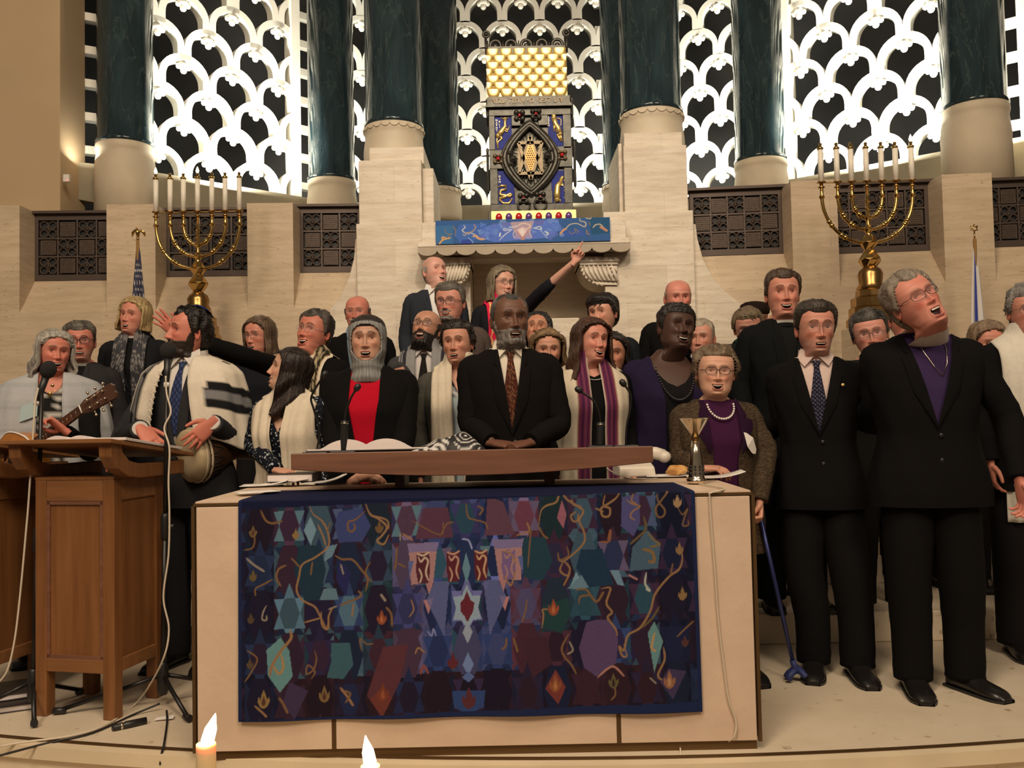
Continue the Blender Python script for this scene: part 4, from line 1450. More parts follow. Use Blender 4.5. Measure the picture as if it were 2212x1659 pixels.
# gold roof of overlapping scales, leaning back
(x0, zb0), (x1, zt0) = ka(478, 560), ka(1022, 240)
mb = MB()
mb.hexa([(x0, .03, zb0), (x1, .03, zb0), (x1, .40, zb0), (x0, .40, zb0)], [(x0, .05, zt0), (x1, .05, zt0), (x1, .40, zt0), (x0, .40, zt0)])
roof = mb.build('roof', M_GOLD, ark)
sc_ = MB()
rows, W_ = 7, x1 - x0
sw = W_ / 6
for r in range(rows):
    zb_ = zb0 + (zt0 - zb0) * (r - .15) / rows * 1.03
    for c in range(-1, 7):
        xc = x0 + sw * (c + .5 + (.5 if r % 2 else 0))
        A = np.zeros((6, 13, 3))
        for a in range(6):
            for b in range(13):
                ph = math.pi * b / 12
                rr = a / 5
                x = xc - sw * .49 * rr * math.cos(ph)
                z = zb_ + .073 * (1 - rr * math.sin(ph) * .95)
                dome = .012 * math.sqrt(max(0, 1 - rr * rr)) + .006
                yy = .03 + .02 * (z - zb0) / (zt0 - zb0) - dome - .012
                A[a, b] = (min(max(x, x0), x1), yy, z)
        sc_.grid(A, flip=True)
        # straight upper part of each scale
        B = np.zeros((5, 7, 3))
        for a in range(5):
            for b in range(7):
                x = xc + sw * .49 * (b / 3 - 1)
                z = zb_ + .073 + .03 * a / 4
                dome = .012 * math.sqrt(max(0, 1 - (b / 3 - 1) ** 2)) + .006
                B[a, b] = (min(max(x, x0), x1), .03 + .02 * (z - zb0) / (zt0 - zb0) - dome - .012 + .016 * a / 4, z)
        if zb_ + .10 < zt0 + .01:
            sc_.grid(B)
sc_.build('roof_scales', M_GOLD, roof)
# cresting of round arches with two tall end rings
(x0, z0) = ka(490, 245)
(x1, z1) = ka(1015, 205)
cr = MB()
cr.box(x0, x1, .03, .10, z0 - .01, z1)
n = 5
for i in range(n):
    x = x0 + (x1 - x0) * (i + .5) / n
    cr.tube([(x + .042 * math.cos(math.pi * q / 10), .065, z1 + .020 + .042 * math.sin(math.pi * q / 10)) for q in range(-2, 13)], .014, 7)
    cr.ball((x, .065, z1 + .018), (.024, .012, .022), 8, 5)
for i in range(n + 1):
    x = x0 + (x1 - x0) * i / n
    cr.tube([(x, .065, z1 - .005), (x, .065, z1 + .062)], [.009, .004], 6)
for s, x in ((-1, x0 - .012), (1, x1 + .012)):
    cr.tube([(x, .065, z0), (x + s * .004, .065, z1 + .09)], .011, 8)
    cr.tube([(x + .024 * math.cos(q * math.pi / 8), .065, z1 + .115 + .024 * math.sin(q * math.pi / 8)) for q in range(17)], .010, 7)
    cr.ball((x, .065, z1 + .115), .014, 8, 6)
cr.build('cresting', M_BRONZE, ark)
# corner rods with finials
for x, y0, y1 in ((480, 560, 700), (1050, 560, 700), (475, 900, 1210), (1060, 860, 1180)):
    (X_, Za), (_, Zb) = ka(x, y0), ka(x, y1)
    rd = MB()
    rd.tube([(X_, .03, Zb), (X_, .03, Zb + .02), (X_, .03, Za - .03), (X_, .03, Za - .015), (X_, .03, Za)], [.006, .012, .010, .014, .003], 8)
    rd.build('corner_rod', M_BRONZE, ark)
# row of coloured jewels in little arches under the ark
jr = MB()
(xa, _), (xb, _) = ka(510, 0), ka(1040, 0)
for i in range(8):
    x = xa + (xb - xa) * (i + .5) / 8
    jr.ball((x, -.05, -.055), (.027, .02, .032), 10, 8, i % 2)
jr.build('jewel_row', [M_RUBY, mat('violet_jewel', (.12, .05, .22), .15, coat=.5)], ark)
gb = MB()
gb.box(xa - .02, xb + .02, -.035, -.006, -.085, -.004)
gb.build('gilded_sill', M_GOLD, ark)

# ---------------------------------------------------------------- menorahs and candles
def facet(mb, c, r, h, n=8, mi=0):
    A = []
    for i, (rr, zz) in enumerate(((.45, -1), (1, -.1), (1, .1), (.45, 1))):
        A.append([(c[0] + rr * r * math.cos(2 * math.pi * (q + .5 * (i % 2)) / n), c[1] + rr * r * math.sin(2 * math.pi * (q + .5 * (i % 2)) / n), c[2] + zz * h) for q in range(n)])
    mb.grid(np.array(A), False, True, mi, False)
    o = len(mb.v)
    mb.add(A[0] + A[3], [tuple(range(n - 1, -1, -1)), tuple(range(n, 2 * n))], mi, False)


def octo(mb, c, levels, n=8, mi=0):
    A = [[(c[0] + r * math.cos(2 * math.pi * (q + .5) / n), c[1] + r * math.sin(2 * math.pi * (q + .5) / n), c[2] + z) for q in range(n)] for r, z in levels]
    mb.grid(np.array(A), False, True, mi, False)
    k = len(levels)
    mb.add(A[0] + A[-1], [tuple(range(n - 1, -1, -1)), tuple(range(n, 2 * n))], mi, False)


def menorah(px, Y, ycup, ys, spans, ybase, ytop, lit, which, rowlabel):
    kx = Y / FPX
    z = lambda y: P(px, y, Y).z
    x0 = P(px, ycup + 130, Y).x
    zb = z(ybase)
    t = thing('menorah', 'tall brass seven-branched menorah ' + which, 'menorah', (x0, Y, zb), 0, 'seven-branched brass menorahs')
    zc = z(ycup) - zb
    kn = [z(y) - zb for y in ys]        # inner, middle, outer joints, second knob, bell top, base top
    st = MB()
    st.tube([(0, 0, kn[4]), (0, 0, kn[3]), (0, 0, kn[2]), (0, 0, zc)], [.030, .023, .017, .011], 10)
    for zz, r in ((kn[0], .028), (kn[1], .034), (kn[2], .060), (kn[3], .076)):
        facet(st, (0, 0, zz), r, r * .95)
    for zz in (kn[0] + .06, kn[0] + .12):
        facet(st, (0, 0, zz), .018, .018)
    st.build('stem', M_BRASS, t)
    for sgn in (-1, 1):
        for k in range(3):
            R_ = spans[k] * kx
            br = MB()
            zj = kn[k]
            H_ = zc - .105 - zj
            pts = []
            for q in range(17):
                a = math.pi / 2 * q / 16
                pts.append((sgn * R_ * math.sin(a), 0, zj + H_ * (1 - math.cos(a)) ** 1.05))
            pts.append((sgn * R_, 0, zc))
            br.tube(pts, .0130, 8)
            for q in (6, 10):
                for dq in (-.5, .5):
                    a = math.pi / 2 * (q + dq) / 16
                    br.ball((sgn * R_ * math.sin(a), 0, zj + H_ * (1 - math.cos(a)) ** 1.05), .0195, 8, 6)
            facet(br, (sgn * R_, 0, zc - .105), .021, .021)
            br.build('branch', M_BRASS, t)
    offs = [-spans[2], -spans[1], -spans[0], 0, spans[0], spans[1], spans[2]]
    for o_ in offs:
        cp = MB()
        cp.lathe([(0, -.06), (.008, -.06), (.010, -.045), (.026, -.035), (.010, -.025), (.012, -.008), (.030, -.002), (.031, .004), (0, .005)], 14, (o_ * kx, 0, zc))
        cp.build('cup', M_BRASSDARK, t)
    bs = MB()
    r = .136
    zz = kn[5]
    bs.lathe([(.04, kn[4] + .03), (.074, kn[4]), (.086, kn[4] - .03), (.078, zz + .05), (.10, zz + .015), (.08, zz)], 12, mi=0)
    octo(bs, (0, 0, 0), [(r * 1.25, 0), (r * 1.25, zz * .2), (r * 1.12, zz * .25), (r * 1.12, zz * .5), (r * 1.0, zz * .55), (r * 1.0, zz * .78), (r * .76, zz * .84), (r * .74, zz), (r * .5, zz * 1.02)])
    bs.build('base', M_BRASSDARK, t)
    # bar across the cups
    bar = MB()
    bar.box(-spans[2] * kx - .02, spans[2] * kx + .02, -.006, .006, zc - .006, zc)
    bar.build('cross_bar', M_BRASSDARK, t)
    for i, o_ in enumerate(offs):
        H = z(ytop) - z(ycup) - .03
        ca = thing('candle', 'white candle, %s on the %s menorah, %s' % (['leftmost', 'second from left', 'third from left', 'middle one', 'third from right', 'second from right', 'rightmost'][i], rowlabel, 'lit' if i in lit else 'with bare brass tip'),
                   'candle', (x0 + o_ * kx, Y, zb + zc + .006), 0, 'candles on the %s menorah' % rowlabel)
        m1 = MB()
        m1.lathe([(0, 0), (.0195, 0), (.0185, H), (0, H)], 14)
        m1.build('wax', M_WAX, ca)
        m2 = MB()
        m2.lathe([(.021, H - .008), (.024, H), (.024, H + .005), (.010, H + .016), (.014, H + .034), (.005, H + .042), (0, H + .042)], 12)
        m2.build('brass_follower', M_BRASS, ca)
        if i in lit:
            m3 = MB()
            m3.lathe([(0, H + .036), (.010, H + .046), (.013, H + .058), (.006, H + .078), (0, H + .092)], 8)
            m3.build('flame', M_FLAME, ca)
    # pier that carries it, hidden behind the people
    pl = MB()
    fz = .335
    pl.box(x0 - .16, x0 + .16, Y - .16, Y + .16, fz, zb - .003)
    tag(pl.build('stone_plinth', M_TRAV, bevel=.006), 'square stone plinth under the %s menorah' % rowlabel, 'plinth')


menorah(428, 5.72 * K, 457, (529, 554, 581, 613, 640, 672), (31, 60, 91), 738, 378, (0, 2, 3, 5), 'on the left, before the second grille', 'left')
menorah(1877, 5.15 * K, 392, (471, 496, 525, 562, 584, 628), (33, 64, 99), 706, 312, (5, 6), 'on the right, before the fifth grille', 'right')

# ---------------------------------------------------------------- flags
def drape(name, label, px, Y, ytop, ybot, wtop, wbot, paint, finial):
    t = thing(name, label, 'flag', (P(px, ytop, Y).x, Y, .0))
    zt, zb = P(px, ytop, Y).z, P(px, ybot, Y).z
    zb -= .75
    n, m = 90, 60
    A = np.zeros((n, m, 3))
    C = np.zeros((n, m, 3))
    for i in range(n):
        s = i / (n - 1)
        w = wtop + (wbot - wtop) * min(1, s * 1.25) ** .8
        for j in range(m):
            a = 2 * math.pi * j / m
            fold = 1 + .24 * math.sin(5 * a + 1.3 * s) * min(1, 3 * s) + .08 * math.sin(11 * a + 3 * s)
            A[i, j] = (w * math.cos(a) * fold, w * .6 * math.sin(a) * fold, zt + (zb - zt) * s)
            C[i, j] = paint(s, a)
    mb = MB()
    mb.grid(A, False, True, 0, True, C)
    mb.build('cloth', mat('flag_satin', (1, 1, 1), .55, tint=True), t)
    pm = MB()
    pm.tube([(0, 0, .335), (0, 0, zt + .06)], .013, 10)
    pm.build('pole', mat('flag_pole_wood', (.30, .17, .06), .35), t)
    bm_ = MB()
    bm_.lathe([(0, .332), (.13, .332), (.13, .35), (.05, .38), (.02, .42), (0, .42)], 20)
    bm_.build('base', M_BRASSDARK, t)
    fm = MB()
    finial(fm, zt + .06)
    fm.build('finial', M_BRASS, t)
    return t


def eagle(m, z):
    m.ball((0, 0, z + .012), .013, 8, 6)
    m.tube([(0, 0, z + .02), (0, -.004, z + .06), (0, -.012, z + .085)], [.010, .017, .008], 8)
    m.ball((0, -.018, z + .088), .009, 8, 6)
    for s in (-1, 1):
        m.tube([(0, 0, z + .06), (s * .022, .006, z + .078), (s * .042, .01, z + .062), (s * .05, .012, z + .03)], [.008, .013, .012, .003], 6)


def magen(m, z):
    m.tube([(0, 0, z), (0, 0, z + .05)], .005, 6)
    for s in (1, -1):
        pts = [(.03 * math.sin(2 * math.pi * q / 3 + (math.pi if s < 0 else 0)), 0, z + .08 + .03 * math.cos(2 * math.pi * q / 3 + (math.pi if s < 0 else 0))) for q in range(4)]
        for a, b in zip(pts, pts[1:]):
            m.tube([a, b], .0035, 6)


def us(s, a):
    if s < .50:
        # white stars on the blue canton
        u, v = (a % (2 * math.pi)) / (2 * math.pi) * 12, s * 26
        r = int(v)
        uu_ = (u + (.5 if r % 2 else 0)) % 1 - .5
        vv_ = v % 1 - .5
        if s > .1 and abs(uu_) * .9 + abs(vv_) * .8 < .20:
            return (.62, .58, .55)
        if abs(((a - 3.6) % (2 * math.pi))) < .35:
            return (.42, .26, .06)
        return (.015, .02, .06)
    return (.35, .03, .03) if int(a / (2 * math.pi) * 10) % 2 else (.62, .56, .5)


def isr(s, a):
    d = (a - 3.9) % (2 * math.pi)
    if d < .5 and s < .5:
        return (.03, .05, .32)
    if s > .42 and 1.2 < d < 2.2 and s < .56:
        return (.04, .09, .42)
    if s > .56:
        return (.5, .32, .08)
    return (.66, .64, .62)


drape('american_flag', 'furled blue flag with white stars on an eagle-topped pole at left', 298, 5.60 * K, 536, 690, .012, .075, us, eagle)
drape('israeli_flag', 'furled white flag with blue bands on a star-topped pole at right', 2106, 5.35 * K, 534, 705, .012, .06, isr, magen)

# ---------------------------------------------------------------- small white alarm box on the ledge
c = P(141, 384, 6.33 * K)
t = thing('alarm_box', 'small white box with a red light on the left arch wall', 'alarm', (c.x, 6.355 * K, c.z))
mb = MB()
mb.box(-.022, .03, -.03, .004, -.035, .032)
mb.build('case', mat('white_plastic', (.75, .72, .66), .4), t, bevel=.005)
mb = MB()
mb.ball((.018, -.031, -.022), .006, 8, 5)
mb.build('light', mat('red_led', (.8, .05, .05), .3, emit=(1, .1, .1), estr=3), t)

# ---------------------------------------------------------------- reading desk on the altar
def wood(name, c1, c2, sc=(1, 14, 14), rough=.45):
    return mat(name, c1, rough, color2=c2, scale=2.2, stretch=sc, detail=6, bump=.04, bscale=30, ramp=(.3, .7))


M_WALNUT = wood('brown_oak', (.22, .098, .058), (.145, .062, .036))
M_OAK = wood('golden_oak', (.25, .105, .035), (.165, .065, .02), (14, 14, 1))
M_OAKTOP = wood('golden_oak_top', (.28, .125, .045), (.20, .085, .03), (1, 14, 14))
YD = 3.40
dz1, dz0 = P(1020, 972, YD).z, P(1020, 1027, YD).z
dx0, dx1 = P(628, 995, YD).x, P(1411, 985, YD).x
dcx = (dx0 + dx1) / 2
desk = thing('reading_desk', 'low brown oak reading desk with arched front board on the altar', 'desk', (dcx, YD, AZ))
mb = MB()
w = (dx1 - dx0) / 2
rise = P(628, 1015, YD).z - P(628, 1035, YD).z
poly = [(-w, dz1 - AZ), (w, dz1 - AZ)] + [(w - 2 * w * k / 20, dz0 - AZ + rise * (1 - math.sin(math.pi * k / 20))) for k in range(21)]
mb.prism(poly[::-1], 0, .028)
mb.build('front_board', M_WALNUT, desk, bevel=.003)
mb = MB()
mb.hexa([(-w, .028, dz1 - AZ - .02), (w, .028, dz1 - AZ - .02), (w, .42, dz1 - AZ - .075), (-w, .42, dz1 - AZ - .075)],
        [(-w, .028, dz1 - AZ - .002), (w, .028, dz1 - AZ - .002), (w, .42, dz1 - AZ - .057), (-w, .42, dz1 - AZ - .057)])
mb.build('top_board', M_WALNUT, desk)
for s in (-1, 1):
    mb = MB()
    mb.box(s * (w - .40) - .02, s * (w - .40) + .02, .22, .38, .006, dz1 - AZ - .07)
    mb.build('support', M_WALNUT, desk)
DTOP = dz1 - .002


def desk_z(y):
    return DTOP - (y - YD - .028) * .14 + .001


# ---------------------------------------------------------------- things on the reading desk
def open_book(name, label, c, rz, W, D, H, mats_, tilt=0.0, lift=1.0):
    t = thing(name, label, 'book', c, rz)
    t.rotation_euler = (tilt, 0, rz)
    for s in (-1, 1):
        mb = MB()
        A = np.zeros((15, 2, 3))
        B = np.zeros((15, 2, 3))
        for i in range(15):
            u = i / 14
            z = H * (math.sin(math.pi * min(1, u * 1.25 + .05)) ** .7 * .75 + .25 * (1 - u)) * (lift if s < 0 else 1)
            for j, y in enumerate((-D / 2, D / 2)):
                A[i, j] = (s * u * W, y, max(z, .006) + .004)
                B[i, j] = (s * u * W, y, .004)
        n_ = 15
        o1 = mb.grid(A)
        o2 = mb.grid(B)
        for i in range(n_ - 1):
            for j in (0, 1):
                mb.f.append((o1 + 2 * i + j, o1 + 2 * (i + 1) + j, o2 + 2 * (i + 1) + j, o2 + 2 * i + j))
                mb.m.append(0)
                mb.s.append(False)
        mb.f.append((o1 + 2 * (n_ - 1), o1 + 2 * (n_ - 1) + 1, o2 + 2 * (n_ - 1) + 1, o2 + 2 * (n_ - 1)))
        mb.m.append(0)
        mb.s.append(False)
        mb.build('pages', mats_[0], t)
    mb = MB()
    mb.box(-W - .004, W + .004, -D / 2 - .004, D / 2 + .004, 0, .004)
    mb.build('cover', mats_[1], t)
    return t


M_PAGE = mat('book_page', (.72, .64, .62), .8, var=.06, scale=30, stretch=(1, 1, 14))
M_COVER = mat('dark_book_cover', (.03, .022, .02), .5)
c = P(797, 960, YD + .14)
open_book('open_book', 'open book with white pages lying on the altar reading desk', (c.x, YD + .15, desk_z(YD + .15) + .008), math.radians(2), .235, .20, .048, (M_PAGE, M_COVER), tilt=-.14)
# black and white scarf heaped beside the book
n, m = 60, 40
A = np.zeros((n, m, 3))
C = np.zeros((n, m, 3))
for i in range(n):
    u = i / (n - 1)
    for j in range(m):
        v = j / (m - 1)
        edge = min(1, 6 * u) * min(1, 6 * (1 - u)) * math.sin(math.pi * v)
        h = (.028 + .05 * math.exp(-((u - .62) / .3) ** 2) + .012 * math.sin(u * 16) * math.cos(v * 5)) * edge ** .6
        A[i, j] = ((u - .5) * .30, (v - .5) * .20 + .01 * math.sin(u * 14), h)
        w_ = math.sin(u * 34 + 3 * math.sin(v * 9)) * math.sin(v * 24 + 2.4 * math.sin(u * 15))
        sp_ = math.sin(14 * math.hypot((u - .72) * 3.2, (v - .3) * 2.2) * 2.2)
        wh = (w_ > .35 and u < .52) or (sp_ > .72 and .56 < u < .92 and v < .6) or (v < .15 and w_ > -.1 and u < .5)
        C[i, j] = (.62, .6, .58) if wh else (.012, .011, .012)
mb = MB()
mb.grid(A, False, False, 0, True, C)
o = mb.build('patterned_scarf', mat('printed_silk', (1, 1, 1), .6, tint=True))
c = P(972, 965, YD + .12)
o.location = (c.x, YD + .135, desk_z(YD + .13) + .002)
o.rotation_euler = (-.13, 0, 0)
tag(o, 'crumpled black scarf with white swirls heaped on the reading desk', 'scarf')


def gooseneck(label, basepx, Y, path, zbase, grip=None):
    """path: pixels from base to head; grip: (fraction start, end, radius)"""
    b = P(basepx, path[0][1], Y)
    t = thing('gooseneck_microphone', label, 'microphone', (b.x, Y, zbase), 0, 'thin desk microphones on the altar')
    pts = [P(x, y, Y) - Vector((b.x, Y, zbase)) for x, y in path]
    pts = [Vector((p.x, p.y, p.z)) for p in pts]
    pts[0].z = .01
    # smooth
    sm = []
    for i in range(len(pts) - 1):
        p0, p1, p2, p3 = pts[max(i - 1, 0)], pts[i], pts[i + 1], pts[min(i + 2, len(pts) - 1)]
        for k in range(5):
            u = k / 5
            sm.append(.5 * ((2 * p1) + (p2 - p0) * u + (2 * p0 - 5 * p1 + 4 * p2 - p3) * u * u + (3 * p1 - p0 - 3 * p2 + p3) * u ** 3))
    sm.append(pts[-1])
    m1 = MB()
    m1.tube(sm, .0045, 8)
    m1.build('gooseneck', M_BLACKMET, t)
    m2 = MB()
    d = (sm[-1] - sm[-3]).normalized()
    m2.tube([sm[-1] - d * .004, sm[-1] + d * .006, sm[-1] + d * .022, sm[-1] + d * .03], [.007, .013, .013, .006], 12)
    m2.build('capsule', M_BLACK, t)
    m3 = MB()
    m3.box(-.05, .05, -.04, .04, 0, .012)
    m3.build('base', M_BLACK, t, bevel=.004)
    if grip:
        m4 = MB()
        k0, k1 = 0, int(len(sm) * grip)
        m4.tube(sm[k0:k1 + 1], .0155, 10)
        m4.build('grip', M_BLACK, t)
        m5 = MB()
        m5.tube([sm[k1 - 1], sm[k1 - 1] + (sm[k1] - sm[k1 - 1]) * .3], .0163, 10)
        m5.build('ring', M_SILVER, t)
    return t


gooseneck('thin desk microphone in front of the woman in grey headscarf, capsule before red top', 743, YD + .06, [(743, 972), (744, 930), (747, 895), (757, 862), (768, 843)], desk_z(YD + .06), .42)
gooseneck('thin desk microphone with curved neck, left end of the reading desk', 684, YD + .08, [(684, 972), (690, 930), (678, 885), (672, 860), (684, 835), (697, 815)], desk_z(YD + .08))
gooseneck('thin desk microphone bending toward the centre man, right part of desk', 1296, YD + .07, [(1296, 972), (1297, 930), (1296, 900), (1284, 868), (1256, 846)], desk_z(YD + .07), .4)
gooseneck('thin desk microphone with hooked neck, right end of reading desk', 1352, YD + .08, [(1352, 968), (1354, 920), (1362, 880), (1362, 852), (1350, 833)], desk_z(YD + .08))

# ---------------------------------------------------------------- things on the altar top
def flat_sheet(px, py, W, D, rz, label, curl=0.0, lift=0.0, name='paper_sheet', group='loose papers on the altar'):
    c = PF(px, py, AZ + .006 + lift)
    A = np.zeros((9, 5, 3))
    for i in range(9):
        for j in range(5):
            u, v = i / 8 - .5, j / 4 - .5
            A[i, j] = (u * W, v * D, .0015 + curl * max(0, (u + .1)) ** 2 * 2.4)
    mb = MB()
    mb.grid(A)
    o = mb.build(name, M_WHITE)
    sm_ = o.modifiers.new('thick', 'SOLIDIFY')
    sm_.thickness = .0012
    o.location = (c.x, c.y, c.z)
    o.rotation_euler = (0, 0, rz)
    return tag(o, label, 'paper', group)


flat_sheet(572, 1048, .20, .15, .15, 'loose white sheet jutting out left of the white-edged book', 0.02, .000)
flat_sheet(610, 1046, .21, .15, -.2, 'loose white sheet directly under the white-edged book', 0.02, .0022)
flat_sheet(700, 1042, .20, .14, .25, 'loose white sheet jutting out right of the white-edged book', .04, .0044)
flat_sheet(556, 1062, .16, .12, .5, 'folded white sheet at the left rear corner of the altar cloth', 0, .0066)
flat_sheet(1470, 1027, .32, .17, -.05, 'white paper under the bread beside the silver cup', 0.03, .000)
flat_sheet(1545, 1031, .24, .16, -.12, 'white booklet page at the right end of the altar behind silver cup', 0.03, .0022)
# the white-edged book
c = PF(628, 1040, AZ + .018)
t = thing('closed_book', 'closed thick book with white page edges and a dark cover at altar left', 'book', (c.x, c.y + .07, AZ + .015), math.radians(-2))
mb = MB()
mb.box(-.103, .10, -.07, .07, .003, .034)
mb.build('pages', M_PAGE, t)
mb = MB()
mb.box(-.106, .105, -.073, .073, .034, .038)
mb.box(-.106, .105, -.073, .073, .0, .003)
mb.box(.10, .105, -.073, .073, .0, .038)
mb.build('cover', M_COVER, t)
# white phone
c = PF(1375, 1032, AZ)
t = thing('desk_telephone', 'white telephone half hidden behind the right end of the reading desk', 'telephone', (c.x, c.y + .04, AZ + .005), math.radians(4))
M_PHONE = mat('ivory_plastic', (.66, .60, .52), .35)
mb = MB()
mb.hexa([(-.085, -.06, 0), (.085, -.06, 0), (.085, .12, 0), (-.085, .12, 0)], [(-.08, -.05, .045), (.08, -.05, .045), (.08, .11, .085), (-.08, .11, .085)])
mb.build('body', M_PHONE, t, bevel=.008)
mb = MB()
mb.tube([(.02, .08, .10), (.06, .075, .105), (.11, .06, .10), (.15, .045, .088)], [.022, .026, .030, .028], 12, squash=.75)
mb.ball((.15, .045, .083), (.032, .034, .028), 12, 8)
mb.build('handset', M_PHONE, t)
# cable of the phone
def cord(name, label, pts, r, m_, cat='cable'):
    P_ = [Vector(p) for p in pts]
    sm_ = []
    for i in range(len(P_) - 1):
        p0, p1, p2, p3 = P_[max(i - 1, 0)], P_[i], P_[i + 1], P_[min(i + 2, len(P_) - 1)]
        for k in range(6):
            u = k / 6
            sm_.append(.5 * ((2 * p1) + (p2 - p0) * u + (2 * p0 - 5 * p1 + 4 * p2 - p3) * u * u + (3 * p1 - p0 - 3 * p2 + p3) * u ** 3))
    sm_.append(P_[-1])
    m1 = MB()
    m1.tube(sm_, r, 8)
    return tag(m1.build(name, m_), label, cat)


YC = YA - .012
cord('power_cable', 'white cable curling from under the reading desk to the telephone', [PF(1310, 1012, AZ + .012), PF(1335, 1026, AZ + .006), PF(1365, 1035, AZ + .006), PF(1420, 1034, AZ + .012)], .0032, M_CABLEW)
cord('power_cable', 'white cable running down the right front of the limestone altar', [PF(1510, 1045, AZ + .006), (PF(1533, 1048, AZ).x, YA + .03, AZ + .006), (P(1535, 1060, YC).x, YC, AZ - .005), P(1533, 1075, YC), P(1537, 1140, YC), P(1545, 1240, YC), P(1552, 1340, YC), P(1564, 1440, YC), P(1574, 1510, YC), P(1590, 1560, YC), P(1583, 1595, YC), PF(1550, 1606, .006), PF(1478, 1608, .006), PF(1470, 1622, .006), PF(1476, 1650, -.03)], .0032, M_CABLEW)
# bread
n, m = 20, 14
A = np.zeros((n, m, 3))
for i in range(n):
    for j in range(m):
        a, b = 2 * math.pi * i / n, math.pi * j / (m - 1)
        r = 1 + .22 * math.sin(3 * a + 2 * b) + .12 * math.sin(7 * a + 1.3)
        A[i, j] = (.046 * r * math.cos(a) * math.sin(b), .034 * r * math.sin(a) * math.sin(b), .022 * math.cos(b) + .022 + .006 * math.sin(5 * a) * math.sin(b))
mb = MB()
mb.grid(A, True, False)
o = mb.build('bread_piece', mat('bread_crumb', (.72, .42, .16), .85, color2=(.5, .24, .07), scale=30, bump=.4))
c = PF(1462, 1026, AZ + .012)
o.location = (c.x, c.y, AZ + .012)
tag(o, 'torn golden piece of bread on white paper by the silver cup', 'bread')
# silver cup
c = PF(1512, 1044, AZ + .004)
hs = (P(1505, 905, c.y).z - AZ)
t = thing('silver_goblet', 'tall silver goblet with a wide cone bowl at the altar right edge', 'goblet', (c.x - .012, c.y + .01, AZ + .005))
mb = MB()
s = hs
mb.lathe([(0, 0), (.036, 0), (.040, .004), (.040, .016), (.034, .020), (.032, .03), (.024, .22 * s + .06), (.0135, s * .66), (0, s * .66)], 28)
mb.build('foot', M_SILVER, t)
mb = MB()
for k in range(10):
    a = 2 * math.pi * k / 10
    M = Matrix.Rotation(a, 4, 'Z')
    for zz, dx in ((.04, .006), (.056, -.006), (.068, .005)):
        q = M @ Vector((.033 - (zz - .03) * .06, 0, zz))
        mb.ball(q, (.004, .004, .006), 6, 4)
mb.build('pierced_leaf', M_GRILLEHOLE, t)
mb = MB()
mb.lathe([(0, s * .655), (.013, s * .655), (.0165, s * .67), (.014, s * .69), (.0165, s * .71), (.013, s * .725), (0, s * .725)], 20)
mb.build('knop', M_BRASSDARK, t)
mb = MB()
mb.lathe([(0, s * .722), (.014, s * .722), (.062, s * .99), (.068, s), (.066, s), (.056, s * .96), (.012, s * .75), (0, s * .745)], 32)
mb.build('bowl', M_SILVER, t)

# ---------------------------------------------------------------- lectern
def lectern(loc, rz, label, group=None):
    t = thing('lectern', label, 'lectern', loc, rz, group)
    W, D, H = .386, .34, 1.0
    for x in (0, W - .055):
        for y in (0, D - .055):
            mb = MB()
            mb.box(x, x + .055, y, y + .055, 0, H)
            mb.build('leg', M_OAK, t, bevel=.004)
    for (x0, x1, y0, y1) in ((.055, W - .055, .012, .03), (.055, W - .055, D - .03, D - .012), (.012, .03, .055, D - .055), (W - .03, W - .012, .055, D - .055)):
        mb = MB()
        mb.box(x0, x1, y0, y1, .20, H)
        mb.build('panel', M_OAK, t)
    for zz, hh in ((.19, .055), (H - .09, .09)):
        for (x0, x1, y0, y1) in ((.055, W - .055, .002, .045), (.002, .045, .055, D - .055), (W - .045, W - .002, .055, D - .055), (.055, W - .055, D - .045, D - .002)):
            mb = MB()
            mb.box(x0, x1, y0, y1, zz, zz + hh)
            mb.build('rail', M_OAKTOP, t, bevel=.003)
    mb = MB()
    g = .012
    for (x0, x1, z0, z1) in ((.055, W - .055, H - .105, H - .09), (.055, W - .055, .245, .26), (.055, .07, .25, H - .09), (W - .07, W - .055, .25, H - .09)):
        mb.box(x0, x1, .004, .02, z0, z1)
    mb.build('moulding', M_WALNUT, t)
    mb = MB()
    mb.box(0, W, 0, D, H, H + .012)
    mb.build('body_top', M_OAK, t)
    # lyre-shaped arms under the sloping top
    for x in (-.055, W - .005):
        mb = MB()
        out = [(.30, .0 + H), (.24, H + .0), (.10, H + .0), (.02, H + .012), (-.05, H + .05), (-.085, H + .10), (-.09, H + .162)]
        inn = [(-.025, H + .158), (-.012, H + .115), (.03, H + .078), (.10, H + .062), (.24, H + .06), (.30, H + .06), (.42, H + .062), (.42, H + .0)]
        poly = out + inn
        M = Matrix.Translation((x, 0, 0)) @ Matrix.Rotation(math.pi / 2, 4, 'Z')
        # swept in local: polygon in (y,z), thickness along x
        vs = [(x, y, z) for y, z in poly] + [(x + .06, y, z) for y, z in poly]
        k = len(poly)
        fs = [tuple(range(k - 1, -1, -1)), tuple(range(k, 2 * k))] + [(i, (i + 1) % k, (i + 1) % k + k, i + k) for i in range(k)]
        mb.add(vs, fs, 0, False)
        mb.build('curved_arm', M_OAK, t, bevel=.004)
    mb = MB()
    mb.hexa([(-.075, -.115, H + .158), (W + .075, -.115, H + .158), (W + .075, .47, H + .075), (-.075, .47, H + .075)],
            [(-.075, -.115, H + .176), (W + .075, -.115, H + .176), (W + .075, .47, H + .093), (-.075, .47, H + .093)])
    mb.build('sloping_top', M_OAKTOP, t, bevel=.003)
    return t


fl = PF(96, 1531)
lect = lectern((-2.058, 3.70, 0), math.radians(-12.5), 'golden oak lectern with panelled body beside the microphone stand')
lectern((-2.66, 3.82, 0), math.radians(-12.5), 'golden oak lectern cut off by the left edge of the photo')
LM = Matrix.Translation((-2.058, 3.70, 0)) @ Matrix.Rotation(math.radians(-12.5), 4, 'Z')


